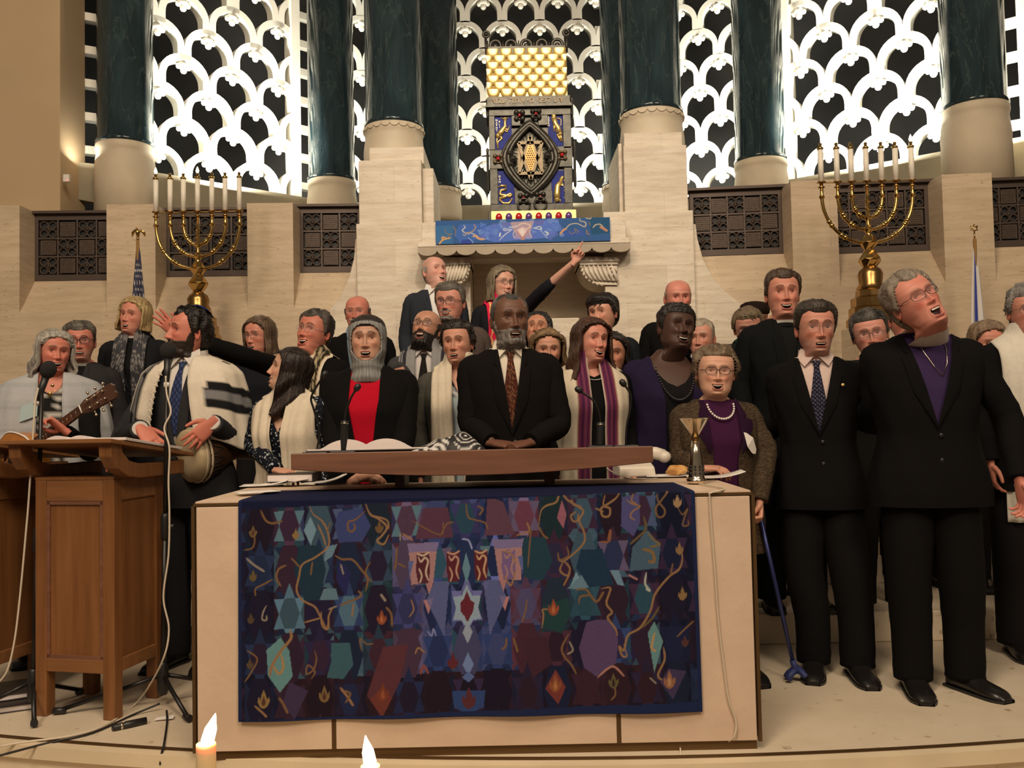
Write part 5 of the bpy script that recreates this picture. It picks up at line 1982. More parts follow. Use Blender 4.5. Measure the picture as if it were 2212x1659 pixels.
def on_lectern(x, y):
    return LM @ Vector((x, y, 1.176 - (y + .115) * .1419 + .002))


p = on_lectern(.13, .16)
b = open_book('open_book', 'open book lying on the sloping top of the oak lectern', p, math.radians(-12.5), .17, .24, .032, (M_PAGE, M_COVER), tilt=-.141)
p = on_lectern(.26, .20)
mb = MB()
mb.box(-.09, .12, -.20, .20, .0, .012)
o = mb.build('stapled_papers', M_PAGE, bevel=.002)
o.location = on_lectern(.345, .17) + Vector((0, 0, .001))
o.rotation_euler = (-.141, 0, math.radians(-12.5))
tag(o, 'thin stack of stapled pages on the right half of the oak lectern', 'papers')

# ---------------------------------------------------------------- microphone stands
def mic_stand(label, foot, top, head_dir, micname, legs, group, pole_lean=0.0):
    base = Vector(foot)
    t = thing('microphone_stand', label, 'stand', base, 0, group)
    T = Vector(top) - base
    pm = MB()
    pm.tube([(0, 0, .06), T * .55], .0125, 10)
    pm.build('lower_pole', M_BLACKMET, t)
    pm = MB()
    pm.tube([T * .52, T], .009, 10)
    pm.build('upper_pole', M_BLACKMET, t)
    pm = MB()
    pm.tube([T * .49, T * .50, T * .56, T * .57], [.014, .019, .019, .014], 12)
    kb_ = MB()
    pm.build('clutch', M_BLACK, t)
    kb_.tube([T * .53, T * .53 + Vector((.045, -.01, 0))], [.008, .012], 8)
    kb_.build('knob', M_BLACK, t)
    hb = MB()
    hb.lathe([(0, .05), (.018, .05), (.024, .07), (.024, .15), (.018, .18), (.014, .19), (0, .19)], 14)
    hb.build('hub', M_BLACK, t)
    for a, L in legs:
        lg = MB()
        e = Vector((L * math.cos(a), L * math.sin(a), .018))
        lg.tube([(0.02 * math.cos(a), .02 * math.sin(a), .13), e * .35 + Vector((0, 0, .085)), e], .0095, 8)
        lo_ = lg.build('leg', M_BLACKMET, t)
        ft = MB()
        d = e.normalized()
        ft.tube([e - d * .03, e + d * .02], [.013, .015], 10)
        ft.build('rubber_foot', M_BLACK, lo_)
    hd = Vector(head_dir).normalized()
    mc = thing('microphone', micname, 'microphone', Vector(top), 0, 'stand microphones with black foam tops')
    m1 = MB()
    m1.tube([-hd * .06, -hd * .02, hd * .06], [.010, .013, .016], 12)
    m1.build('handle', M_BLACK, mc)
    m2 = MB()
    M = hd.to_track_quat('Z', 'Y').to_matrix().to_4x4()
    m2.ball(hd * .088, (.034, .034, .040), 16, 12, 0, M)
    m2.build('foam_top', mat('black_foam', (.013, .012, .013), .95, bump=.5, bscale=300), mc)
    m3 = MB()
    m3.tube([-hd * .075, -hd * .055], .0125, 10)
    m3.build('white_plug', M_WHITE, mc)
    return t


ft = PF(352, 1525)
topm = P(361, 800, ft.y + .02)
mic_stand('black tripod microphone stand right of the oak lectern, before the drummer', (ft.x, ft.y, 0), topm, (0, .1, 1), 'black foam-topped microphone before the bearded drummer', [(math.radians(192), .42), (math.radians(-48), .28), (math.radians(40), .36)], 'tripod microphone stands')
ft2 = Vector((P(72, 1490, 3.74).x, 3.74, 0))
top2 = P(90, 840, 3.74)
mic_stand('black tripod microphone stand at far left, before the guitar player', ft2, top2, (.35, .0, 1), 'black foam-topped microphone before the white-haired guitar player', [(math.radians(200), .3), (math.radians(-60), .2), (math.radians(70), .26)], 'tripod microphone stands')
yw = ft.y - .02
cord('microphone_cable', 'white cable hanging down the stand before the drummer to the floor', [P(358, 812, yw), P(360, 850, yw), P(369, 890, yw - .01), P(355, 925, yw - .02), P(366, 968, yw - .03), P(364, 1040, yw - .03), P(366, 1110, yw - .03), P(364, 1200, yw - .03), P(353, 1290, yw - .03), P(365, 1360, yw - .05), P(350, 1430, yw - .08), PF(300, 1512, .02), PF(230, 1565, .008), PF(150, 1590, .008), PF(60, 1602, .008), PF(0, 1612, .008)], .0042, M_CABLEW)
cord('microphone_cable', 'white cable hanging by the far left microphone stand', [P(83, 838, 3.73), P(76, 870, 3.72), P(72, 930, 3.71), P(62, 1080, 3.71), P(57, 1140, 3.71), P(45, 1270, 3.71), P(32, 1380, 3.70), P(15, 1450, 3.69), P(-10, 1480, 3.69)], .0042, M_CABLEW)
cord('floor_cable', 'black cable running from the central stand over the stage edge', [PF(360, 1535, .03), PF(361, 1560, .006), PF(354, 1610, .006), PF(350, 1624, .008), PF(346, 1652, -.03)], .0045, M_BLACK)
cord('floor_cable', 'black cable lying beside the white one along the stage front at left', [PF(345, 1520, .03), PF(285, 1545, .006), PF(200, 1583, .006), PF(100, 1606, .006), PF(0, 1632, .006)], .0045, M_BLACK)
# cable connector with a paper tag
a, b = PF(242, 1573, .014), PF(316, 1556, .014)
t = thing('cable_connector', 'thick black cable connector with a white tag lying on the stage', 'connector', a)
mb = MB()
d = b - a
mb.tube([d * 0, d * .1, d * .35, d * .4, d * 1.0], [.010, .013, .013, .016, .014], 10)
mb.build('plug', M_BLACK, t)
mb = MB()
mb.tube([d * .24, d * .30], .0145, 10)
mb.build('silver_ring', M_SILVER, t)
mb = MB()
q = d + d.normalized() * .03
mb.hexa([(q.x, q.y, -.008), (q.x + .075, q.y + .012, -.006), (q.x + .065, q.y + .05, -.004), (q.x - .0, q.y + .03, -.006)], [(q.x, q.y, -.007), (q.x + .075, q.y + .012, -.005), (q.x + .065, q.y + .05, -.003), (q.x - .0, q.y + .03, -.005)])
mb.build('paper_tag', M_WHITE, t)
# binders on the floor at the left edge
for k, (px, py, zz, lab, m_) in enumerate(((8, 1530, 0, 'ring binder lying lowest in the pile on the stage at left', M_PAGE), (4, 1520, .03, 'black ring binder lying on top of the pile on the stage at left', M_COVER))):
    c = PF(px, py, 0)
    t = thing('ring_binder', lab, 'binder', (c.x - .01, c.y + .03, zz + .001), math.radians(24 + 4 * k), 'binders piled on the stage')
    mb = MB()
    mb.box(-.14, .14, -.11, .11, .004, .024)
    mb.build('pages', M_PAGE, t)
    mb = MB()
    mb.box(-.145, .145, -.115, .115, 0, .004)
    mb.box(-.145, .145, -.115, .115, .024, .028)
    mb.build('cover', M_COVER, t, bevel=.001)

# ---------------------------------------------------------------- candles in front of the stage
def near_candle(px, ytop, Y, r, label, tilt):
    c = P(px, ytop, Y)
    t = thing('candle', label, 'candle', (c.x, Y, -.55), 0, 'thick candles before the stage')
    H = c.z + .55
    mb = MB()
    mb.lathe([(0, 0), (r, 0), (r, H - .004), (r * 1.0, H + .006), (r * .8, H + .002), (r * .55, H - .008), (0, H - .010)], 24)
    mb.build('wax', mat('glowing_wax', (.86, .68, .40), .5, sss=.9), t)
    mb = MB()
    mb.tube([(0, 0, H - .012), (.001, 0, H + .010)], .0015, 6)
    mb.build('wick', M_BLACK, t)
    fl = MB()
    fl.tube([(.0, 0, H - .002), (.001 + tilt * .1, 0, H + .012), (tilt * .5, 0, H + .044), (tilt, 0, H + .084)], [.007, .017, .0155, .001], 10)
    fl.build('flame', M_FLAME, t)
    d = bpy.data.lights.new('flame_glow', 'POINT')
    d.energy = 1.6
    d.color = (1, .6, .28)
    d.shadow_soft_size = .012
    o = bpy.data.objects.new('flame_glow', d)
    COL.objects.link(o)
    o.parent = t
    o.location = (tilt * .5, -.0, H + .085)


near_candle(445, 1611, 2.3, .0255, 'thick white lit candle before the stage, at the left corner of altar', .026)
near_candle(800, 1659, 2.3, .0255, 'thick white lit candle before the altar front, mostly below the frame', -.012)
# ================================================================== PEOPLE
def sstep(a, b, x):
    t = np.clip((x - a) / (b - a), 0, 1)
    return t * t * (3 - 2 * t)


HT = np.array([  # z, half width, front, back, centre shift back
    (.1155, .001, .001, .001, .012), (.1145, .016, .016, .020, .012), (.111, .029, .031, .036, .010), (.105, .0425, .047, .053, .008), (.095, .0555, .062, .069, .006), (.08, .066, .0755, .083, .004),
    (.065, .0715, .083, .092, .002), (.05, .0745, .0875, .098, 0), (.03, .0765, .090, .101, 0), (.015, .0765, .0895, .101, 0), (.0, .0755, .0885, .099, 0), (-.02, .0735, .088, .094, 0),
    (-.04, .0705, .088, .085, 0), (-.06, .0652, .088, .074, 0), (-.075, .0600, .088, .066, 0), (-.09, .0535, .087, .061, 0), (-.102, .0475, .084, .058, .002), (-.112, .0445, .075, .056, .004),
    (-.120, .0455, .062, .056, .007), (-.130, .049, .052, .056, .010), (-.145, .050, .048, .056, .014), (-.170, .053, .048, .058, .018), (-.200, .062, .052, .064, .022), (-.225, .085, .062, .07, .026), (-.26, .11, .07, .08, .03)])[::-1]
HZ = np.concatenate([np.linspace(.1155, .100, 8), np.linspace(.097, .055, 18), np.linspace(.053, -.118, 100), np.linspace(-.121, -.26, 20)])
_s = np.linspace(-math.pi, math.pi, 113)[:-1]
HPH = _s - .50 * np.sin(_s)


def htab(z):
    return [np.interp(z, HT[:, 0], HT[:, k]) for k in range(1, 5)]


def gauss(x, z, cx, cz, sx, sz):
    return np.exp(-((x - cx) / sx) ** 2 - ((z - cz) / sz) ** 2)


EYX = .0315


def head_grid(p):
    """vertex grid and colour grid of a head in its own frame (face toward -Y)"""
    z = HZ[:, None] + 0 * HPH[None, :]
    ph = HPH[None, :] + 0 * z
    w, f, b, yo = htab(z)
    wide = p.get('wide', 1.0) * 1.045
    s, c = np.sin(ph), np.cos(ph)
    n = 2.25
    S = np.sign(s) * np.abs(s) ** (2 / n)
    Cc = np.sign(c) * np.abs(c) ** (2 / n)
    nk = 1 + (p.get('neck', 1.07 if p.get('sex') == 'f' else 1.24) - 1) * sstep(-.085, -.125, z) * sstep(-.24, -.18, z)
    x = w * S * wide * nk
    # heavier or lighter jaw
    jaw = p.get('jaw', 1.0)
    jm = np.exp(-((z + .085) / .03) ** 2)
    x = x * (1 + (jaw - 1) * jm)
    y = yo - np.where(c > 0, f * Cc * (1 + (nk - 1) * .35), b * Cc * nk)
    fr = sstep(.0, .45, c)
    ax = np.abs(x)
    d = np.zeros_like(x)
    nose = p.get('nose', 1.0)
    ridge = np.interp(z, [-.0570, -.0535, -.049, -.044, -.036, -.018, 0.0, .012, .022], [0, .006, .018, .0245, .0225, .0145, .0075, .003, 0])
    sx = np.interp(z, [-.055, -.044, -.03, -.01, .02], [.0125, .0115, .0085, .0070, .0075])
    d += nose * ridge * np.exp(-(x / sx) ** 2)
    d += .0085 * nose * gauss(ax, z, .0125, -.046, .0062, .0060)
    d += .0055 * gauss(ax, z, .030, .0235, .022, .0080) + .003 * gauss(x, z, 0, .020, .012, .01)
    d -= .0125 * gauss(ax, z, EYX, -.001, .0165, .0115)
    d -= .004 * gauss(ax, z, .015, 0, .008, .012)
    d += .0060 * gauss(ax, z, .044, -.028, .018, .014)
    sm = p.get('smile', 0.0)
    d += .0075 * sm * gauss(ax, z, .036, -.043, .015, .013)
    # fold from nose to the mouth corner
    fx = .017 + (-.046 - z) * .42
    d -= (.0024 + .0026 * sm) * np.exp(-((ax - fx) / .0042) ** 2) * sstep(-.086, -.074, z) * sstep(-.040, -.050, z)
    d -= p.get('gaunt', .3) * .010 * gauss(ax, z, .050, -.062, .014, .018)
    d += .0065 * gauss(x, z, 0, -.1035, .017, .0085)
    d -= .0035 * gauss(x, z, 0, -.0925, .018, .005)
    d += .0055 * gauss(x, z, 0, -.075, .026, .014)
    d -= .0010 * gauss(x, z, 0, -.061, .003, .006)
    # mouth
    mo = p.get('open', 0.0)
    mw = .0225 + .0065 * sm - .003 * max(0, mo - .5)
    zc = -.0765
    zm = zc + sm * .0075 * np.minimum((x / mw) ** 2, 1.6)
    mh = .0013 if mo < .08 else .0042
    mh_x = mh * np.sqrt(np.clip(1 - (x / mw) ** 2, 0, 1)) + 1e-5
    ins = (np.abs(z - zm) < mh_x) & (ax < mw) & (c > 0)
    lipu = np.exp(-((z - zm - mh_x - .0032) / .0032) ** 2) * sstep(mw * 1.12, mw * .75, ax)
    lipl = np.exp(-((z - zm + mh_x + .0042) / .0042) ** 2) * sstep(mw * 1.08, mw * .70, ax)
    full = p.get('lips', 1.0)
    d += .0032 * full * lipu + .0042 * full * lipl
    depth = np.where(ins, (.0 if mo < .08 else .017) + .0025, 0)
    y = y - d * fr + depth * fr
    # open jaw drops the lower face
    J = mo * .024
    zz = z - J * sstep(zc + mh * .9, zc - mh * .9, z) * sstep(-.20, -.125, z) * sstep(-.15, .25, c)
    # colour
    skin = np.array(p['skin'])
    col = np.zeros(x.shape + (3,)) + skin
    rng = np.random.RandomState(p.get('seed', 1))
    blot = np.zeros_like(x)
    for _ in range(5):
        kx, kz, k0 = rng.uniform(-90, 90), rng.uniform(-90, 90), rng.uniform(0, 6.28)
        blot += np.sin(kx * x + kz * z + k0 + 40 * y)
    col *= (1 + .025 * blot)[..., None]
    red = np.array(p.get('flush', [1.08, .80, .78]))

    def mix(m, cc):
        nonlocal col
        m = np.clip(m, 0, 1)[..., None]
        col = col * (1 - m) + np.array(cc) * m
    mix(.8 * gauss(ax, z, .040, -.036, .022, .018) * fr, skin * red)
    mix(.8 * gauss(x, z, 0, -.043, .014, .010) * fr, skin * red)
    mix(.35 * gauss(x, z, 0, .06, .05, .02) * fr, skin * red)
    mix(.75 * gauss(ax, z, EYX, -.001, .020, .013) * fr, skin * np.array([.70, .52, .50]))  # shade of eye sockets and the folds below, painted into the skin
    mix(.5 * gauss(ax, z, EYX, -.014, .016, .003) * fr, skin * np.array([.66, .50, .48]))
    stub = p.get('stubble')
    if stub is not None:
        m = sstep(-.045, -.062, z + .12 * np.maximum(0, .0 - x * 0)) * sstep(.085, .07, ax) * sstep(-.15, .25, c) * sstep(-.15, -.125, z)
        m = m * (1 - .8 * gauss(ax, z, .040, -.050, .016, .014))
        mix(stub[3] * m, stub[:3])
    lipc = np.array(p.get('lipcol', (skin[0] * .80, skin[1] * .46, skin[2] * .50)))
    mix(.9 * np.clip(lipu + lipl, 0, 1) * fr * (ax < mw * 1.1), lipc)
    col[ins] = (.035, .008, .008) if mo >= .08 else lipc * .35
    bc = p.get('brow', p.get('haircol', (.03, .02, .015)))
    barch = .0245 + .0035 * np.sin(np.clip((ax - .012) / .038, 0, 1) * math.pi) - .0045 * np.clip((ax - .035) / .015, 0, 1) + p.get('browup', 0) * .004 * np.clip((.035 - ax) / .02, -1, 1)
    bm_ = np.exp(-((z - barch) / .0036) ** 2) * sstep(.010, .016, ax) * sstep(.053, .044, ax) * fr
    mix(min(1, p.get('browk', .8) * 1.2) * bm_, bc)
    y = y - .0018 * bm_ * fr
    # forehead lines
    if p.get('lines', 0):
        for q in (.045, .054, .063):
            y = y + p['lines'] * .0010 * np.exp(-((z - q) / .0014) ** 2) * sstep(.045, .02, ax) * fr
    A = np.stack([x, y, zz], -1)
    return A, col, dict(x=x, y=y, z=z, c=c, s=s, mh=mh, mw=mw, J=J, zc=zc, sm=sm, mo=mo)


def arch(w, zt):
    return lambda z: w if z < .015 else w * math.sqrt(max(0, 1 - ((z - .015) / (zt - .015)) ** 2))


def neck_band(fg, mb, z0, z1, extra, col, th=.004):
    """collar that follows the bent neck; z in head coordinates"""
    A = []
    nkf = fg.p.get('neck', 1.07 if fg.p.get('sex') == 'f' else 1.24)
    dz = .020 * fg.p.get('open', 0)
    z0, z1 = z0 - dz, z1 - dz
    for z, e in ((z0, extra + .005), (z1, extra), (z1, extra - th), (z0, extra - th + .005)):
        w, f, b, yo = htab(max(z, -.19))
        row = []
        for a in np.linspace(0, 2 * math.pi, 41):
            q = np.array([(w * nkf * 1.045 * fg.p.get('wide', 1.0) + e) * math.sin(a), yo - ((f * (1 + (nkf - 1) * .35) if math.cos(a) > 0 else b * nkf) + e) * math.cos(a), z])
            wt = float(sstep(-.215, -.118, z))
            row.append(head_xf(fg, q) * wt + (q * fg.hs + np.array([0, fg.neck_y, fg.zE])) * (1 - wt))
        A.append(row)
    A.append(A[0])
    mb.grid(np.array(A), False, False, 0, False, col)


def shell_normals(A):
    n, m = A.shape[:2]
    du = np.zeros_like(A)
    du[1:-1] = A[2:] - A[:-2]
    du[0] = A[1] - A[0]
    du[-1] = A[-1] - A[-2]
    dv = np.roll(A, -1, 1) - np.roll(A, 1, 1)
    N = np.cross(du, dv)
    L = np.linalg.norm(N, axis=-1, keepdims=True)
    N = N / np.maximum(L, 1e-9)
    cen = np.array([0, .01, 0])
    flip = np.sign((N * (A - cen)).sum(-1, keepdims=True))
    flip[flip == 0] = 1
    N = N * flip
    N[0] = (0, 0, 1)
    return N


def hair_shell(A, G, thick, mask, rough, seed, groove=60):
    """scalp or beard volume grown from the head surface"""
    rng = np.random.RandomState(seed)
    N = shell_normals(A)
    x, y, z = A[..., 0], A[..., 1], A[..., 2]
    ph = np.arctan2(G['s'], G['c'])
    nz = np.zeros_like(x)
    for _ in range(7):
        k = rng.uniform(-1, 1, 3) * groove * 2.2
        nz += np.sin(k[0] * x + k[1] * y + k[2] * z * .6 + rng.uniform(0, 6.28))
    nz /= 4
    fine = rng.uniform(-1, 1, x.shape)
    t = thick * (1 + rough * nz + .22 * rough * fine)
    off = np.where(mask > .02, t * np.minimum(1, mask * 1.6) - .0015 * (mask < .3), -.003)
    return A + N * off[..., None], nz


HANDS = {}


def voxelize(mb, size, smooth=3):
    o = mb.build('tmp', [], recalc=True)
    m = o.modifiers.new('r', 'REMESH')
    m.mode = 'VOXEL'
    m.voxel_size = size
    if smooth:
        s = o.modifiers.new('s', 'SMOOTH')
        s.factor = .5
        s.iterations = smooth
    dg = bpy.context.evaluated_depsgraph_get()
    e = o.evaluated_get(dg)
    me = e.to_mesh()
    v = np.zeros(len(me.vertices) * 3)
    me.vertices.foreach_get('co', v)
    f = [tuple(p.vertices) for p in me.polygons]
    e.to_mesh_clear()
    me0 = o.data
    bpy.data.objects.remove(o)
    bpy.data.meshes.remove(me0)
    return v.reshape(-1, 3), f


def hand(pose):
    """right-handed hand: wrist at origin, fingers along +Z, palm toward -Y, thumb toward +X"""
    if pose in HANDS:
        return HANDS[pose]
    mb = MB()
    A = []
    for z, hx, hy, xo in ((-.03, .024, .018, 0), (0, .026, .018, 0), (.03, .037, .0165, .001), (.06, .042, .015, .001), (.088, .042, .013, 0), (.098, .038, .010, 0)):
        A.append([(xo + hx * math.copysign(abs(math.cos(a)) ** .8, math.cos(a)), hy * math.sin(a), z) for a in [2 * math.pi * q / 14 for q in range(14)]])
    mb.grid(np.array(A), False, True)
    mb.add(A[0] + A[-1], [tuple(range(13, -1, -1)), tuple(range(14, 28))])
    curls = {'relaxed': (25, 30, 34, 40), 'fist': (72, 76, 78, 80), 'grip': (50, 55, 58, 60), 'point': (4, 70, 78, 80), 'flat': (6, 6, 8, 10), 'spread': (8, 5, 8, 12)}[pose]
    spread = {'spread': (9, 2, -5, -13), 'flat': (5, 1, -3, -8)}.get(pose, (3, 1, -1, -4))
    for k in range(4):
        x = (.031, .011, -.010, -.029)[k]
        L = (.072, .080, .074, .058)[k]
        r = (.0092, .0095, .0090, .0080)[k]
        p = Vector((x, -.001, .092 - (.004 if k == 3 else 0)))
        a = 0.0
        pts = [p - Vector((0, 0, .02)), p]
        for s in (.44, .31, .25):
            a += math.radians(curls[k]) * (1.0 if s > .4 else .85)
            dirv = Vector((math.sin(math.radians(spread[k])), -math.sin(a), math.cos(a)))
            p = p + dirv.normalized() * L * s
            pts.append(p.copy())
        mb.tube(pts, [r * 1.05, r * 1.05, r * 1.02, r * .92, r * .72], 9)
        mb.ball(pts[-1], r * .74, 8, 6)
        mb.ball(pts[2], r * 1.06, 8, 6)
    th = {'fist': [(.030, -.004, .02), (.046, -.020, .048), (.030, -.034, .072), (.010, -.036, .082)], 'point': [(.030, -.004, .02), (.046, -.022, .05), (.032, -.034, .074), (.012, -.036, .082)], 'grip': [(.030, -.004, .02), (.052, -.024, .045), (.050, -.040, .074), (.040, -.046, .09)]}.get(
        pose, [(.030, -.002, .018), (.055, -.012, .045), (.068, -.016, .072), (.074, -.018, .096)])
    mb.tube(th, [.014, .0125, .0105, .0085], 9)
    mb.ball(th[-1], .0086, 8, 6)
    HANDS[pose] = voxelize(mb, .0036, 2)
    return HANDS[pose]


BT = np.array([  # z, half width, front, back, centre shift   (for a height of 1.75)
    (1.52, .050, .046, .052, .012), (1.485, .062, .052, .058, .018), (1.462, .092, .060, .068, .02), (1.44, .132, .070, .082, .02), (1.415, .168, .082, .094, .018), (1.38, .187, .095, .106, .014), (1.32, .186, .108, .114, .01),
    (1.25, .178, .115, .112, .008), (1.15, .162, .113, .100, .008), (1.06, .150, .106, .090, .008), (.97, .162, .108, .104, .008), (.90, .174, .110, .118, .01), (.82, .176, .108, .118, .01), (.76, .17, .10, .11, .01), (.3, .17, .10, .11, .01)])[::-1]
SN = 2.5


class Figure:
    pass


def btab(fg, z):
    zz = np.asarray(z) / fg.k
    w, f, b, yo = [np.interp(zz, BT[:, 0], BT[:, k]) for k in range(1, 5)]
    fat = fg.p.get('fat', 0.0)
    sh = sstep(1.44, 1.34, zz)
    w = w * (1 + .55 * fat * sh) * (fg.p.get('shoulder', 1.0) if True else 1)
    bel = np.exp(-((zz - 1.06) / .16) ** 2)
    f = f * (1 + .55 * fat * sh) + .07 * max(0, fat) * bel
    if fg.p.get('sex') == 'f':
        f = f + .022 * np.exp(-((zz - 1.25) / .07) ** 2)
        w = w * (1 - .07 * sstep(1.0, 1.3, zz))
    b = b * (1 + .35 * fat * sh)
    return w * fg.k, f * fg.k, b * fg.k, yo * fg.k


def surf_y(fg, x, z, off, back=False):
    w, f, b, yo = btab(fg, z)
    u = np.clip(np.abs(x) / (w + off), 0, 1)
    r = np.clip(1 - u ** SN, 0, 1) ** (1 / SN)
    return yo + (b + off) * r if back else yo - (f + off) * r


def ztop(fg, x, off):
    zs = np.linspace(1.36, 1.52, 50) * fg.k
    w, f, b, yo = btab(fg, zs)
    return np.interp(-np.abs(x), -(w + off), zs)


def torso(fg, mb, z0, z1, off, gap=None, mi=0, col=None, flare=0.0, seed=0, nz=34, cols=None, wr=.003):
    rng = np.random.RandomState(seed + 17)
    zs = np.linspace(z0, z1, nz)
    A = []
    na = 56
    for z in zs:
        w, f, b, yo = btab(fg, z)
        fl = flare * max(0, (1.0 * fg.k - z))
        W, F_, B_ = w + off + fl, f + off + fl, b + off + fl
        g = 0.0 if gap is None else max(0.0, gap(z))
        t0 = math.asin(min(.999, (g / W)) ** (SN / 2)) if g > 0 else 0.0
        row = []
        for j in range(na + (0 if gap is None else 1)):
            th = t0 + (2 * math.pi - 2 * t0) * j / na
            s, c = math.sin(th), math.cos(th)
            S = math.copysign(abs(s) ** (2 / SN), s)
            Cc = math.copysign(abs(c) ** (2 / SN), c)
            wob = wr * (math.sin(5 * th + 9 * z + seed) + .7 * math.sin(9 * th - 23 * z + 2 * seed)) * min(1, max(0, (1.42 * fg.k - z) * 6))
            row.append((-(W + wob) * S, yo - (F_ if c > 0 else B_) * Cc - wob * Cc * .6, z))
        A.append(row)
    A = np.array(A)
    cc = None
    if cols is not None:
        cc = np.array([[cols(p) for p in r] for r in A])
    elif col is not None:
        cc = col
    mb.grid(A, False, gap is None, mi, True, cc)


def sleeve(mb, pts, rad, mi=0, col=None, n=14, seed=0, wr=.004):
    pts = [Vector(p) for p in pts]
    sm = []
    rr = []
    for i in range(len(pts) - 1):
        p0, p1, p2, p3 = pts[max(i - 1, 0)], pts[i], pts[i + 1], pts[min(i + 2, len(pts) - 1)]
        for k in range(7):
            u = k / 7
            sm.append(.5 * ((2 * p1) + (p2 - p0) * u + (2 * p0 - 5 * p1 + 4 * p2 - p3) * u * u + (3 * p1 - p0 - 3 * p2 + p3) * u ** 3))
            rr.append(rad[i] * (1 - u) + rad[i + 1] * u)
    sm.append(pts[-1])
    rr.append(rad[-1])
    rr = [r + wr * .5 * math.sin(i * 1.3 + seed + 2 * math.sin(i * .7)) for i, r in enumerate(rr)]
    mb.tube(sm, rr, n, mi, True, col)
    return sm


def arm_pts(fg, side):
    """shoulder, elbow, wrist in the figure's frame (side -1: viewer's left)"""
    k = fg.k
    sw = .162 * fg.p.get('shoulder', 1.0) * k * (1 + .3 * fg.p.get('fat', 0))
    sh = Vector((side * sw, .016 * k, 1.375 * k))
    a = fg.p.get('arms', {}).get('l' if side < 0 else 'r')
    if a is None:
        el = Vector((side * (sw + .055 * k), .045 * k, 1.125 * k))
        wr = Vector((side * (sw + .045 * k), -.045 * k, .885 * k))
        d, n, pose = Vector((0, -.12, -1)), Vector((-side, 0, 0)), 'relaxed'
    else:
        inv = fg.inv
        el, wr = inv @ Vector(a[0]), inv @ Vector(a[1])
        R3 = inv.to_3x3()
        d, n, pose = R3 @ Vector(a[3]), R3 @ Vector(a[4]), a[2]
    return sh, el, wr, d.normalized(), n, pose


def place_hand(mb, wr, d, n, pose, side, skin, scale=1.0):
    v, f = hand(pose)
    v = v * scale
    n = (n - d * n.dot(d)).normalized()
    yv = -n                        # palm toward -Y in hand frame
    xv = yv.cross(d).normalized()
    M = np.array([list(xv), list(yv), list(d)]).T
    vv = v.copy()
    thumb = a = side
    # mirror so that the thumb lies on the proper side
    if thumb < 0:
        vv[:, 0] *= -1
    V = vv @ M.T + np.array(wr)
    if thumb < 0:
        f = [q[::-1] for q in f]
    rng = np.random.RandomState(3)
    col = np.tile(np.array(skin) * np.array([1.03, .92, .9]), (len(V), 1))
    mb.add(V, f, 0, True, col)


M_SKIN = mat('skin', (1, 1, 1), .48, tint=True, sss=.12, spec=.35, bump=.05, bscale=700)
M_HAIR = mat('hair', (1, 1, 1), .42, tint=True, var=.45, scale=70, stretch=(1, 1, .12), bump=.5, bscale=220, spec=.4)
M_EYEW = mat('eye_white', (.62, .56, .50), .25)
M_IRIS = mat('eye_iris', (.03, .02, .012), .12)
M_TOOTH = mat('tooth', (.72, .66, .54), .3)
M_CLOTH = mat('suit_cloth', (1, 1, 1), .9, tint=True, var=.12, scale=160, bump=.10, bscale=500, spec=.10)
M_KNIT = mat('soft_knit', (1, 1, 1), .9, tint=True, var=.06, scale=60, bump=.2, bscale=300, spec=.10)
M_TWEED = mat('tweed', (1, 1, 1), .9, tint=True, var=.62, scale=55, stretch=(1, 1, 2.6), bump=.35, bscale=260, spec=.15, detail=6)
M_LEATHER = mat('polished_leather', (.010, .009, .009), .28, spec=.5)
M_LENS = None


def lens_mat():
    global M_LENS
    if M_LENS is None:
        M_LENS = mat('spectacle_lens', (.95, .95, .95), .05)
        b = M_LENS.node_tree.nodes['Principled BSDF']
        b.inputs['Alpha'].default_value = .05
        b.inputs['Specular IOR Level'].default_value = .8
    return M_LENS


def add_part(fg, name, mb, mats, recalc=True):
    return mb.build(name, mats, fg.root, recalc=recalc)


def head_xf(fg, V):
    """head frame -> figure frame"""
    V = np.asarray(V, float)
    sh = V.shape
    q = V.reshape(-1, 3) * fg.hs
    q = q @ fg.HR.T + fg.HT
    return q.reshape(sh)


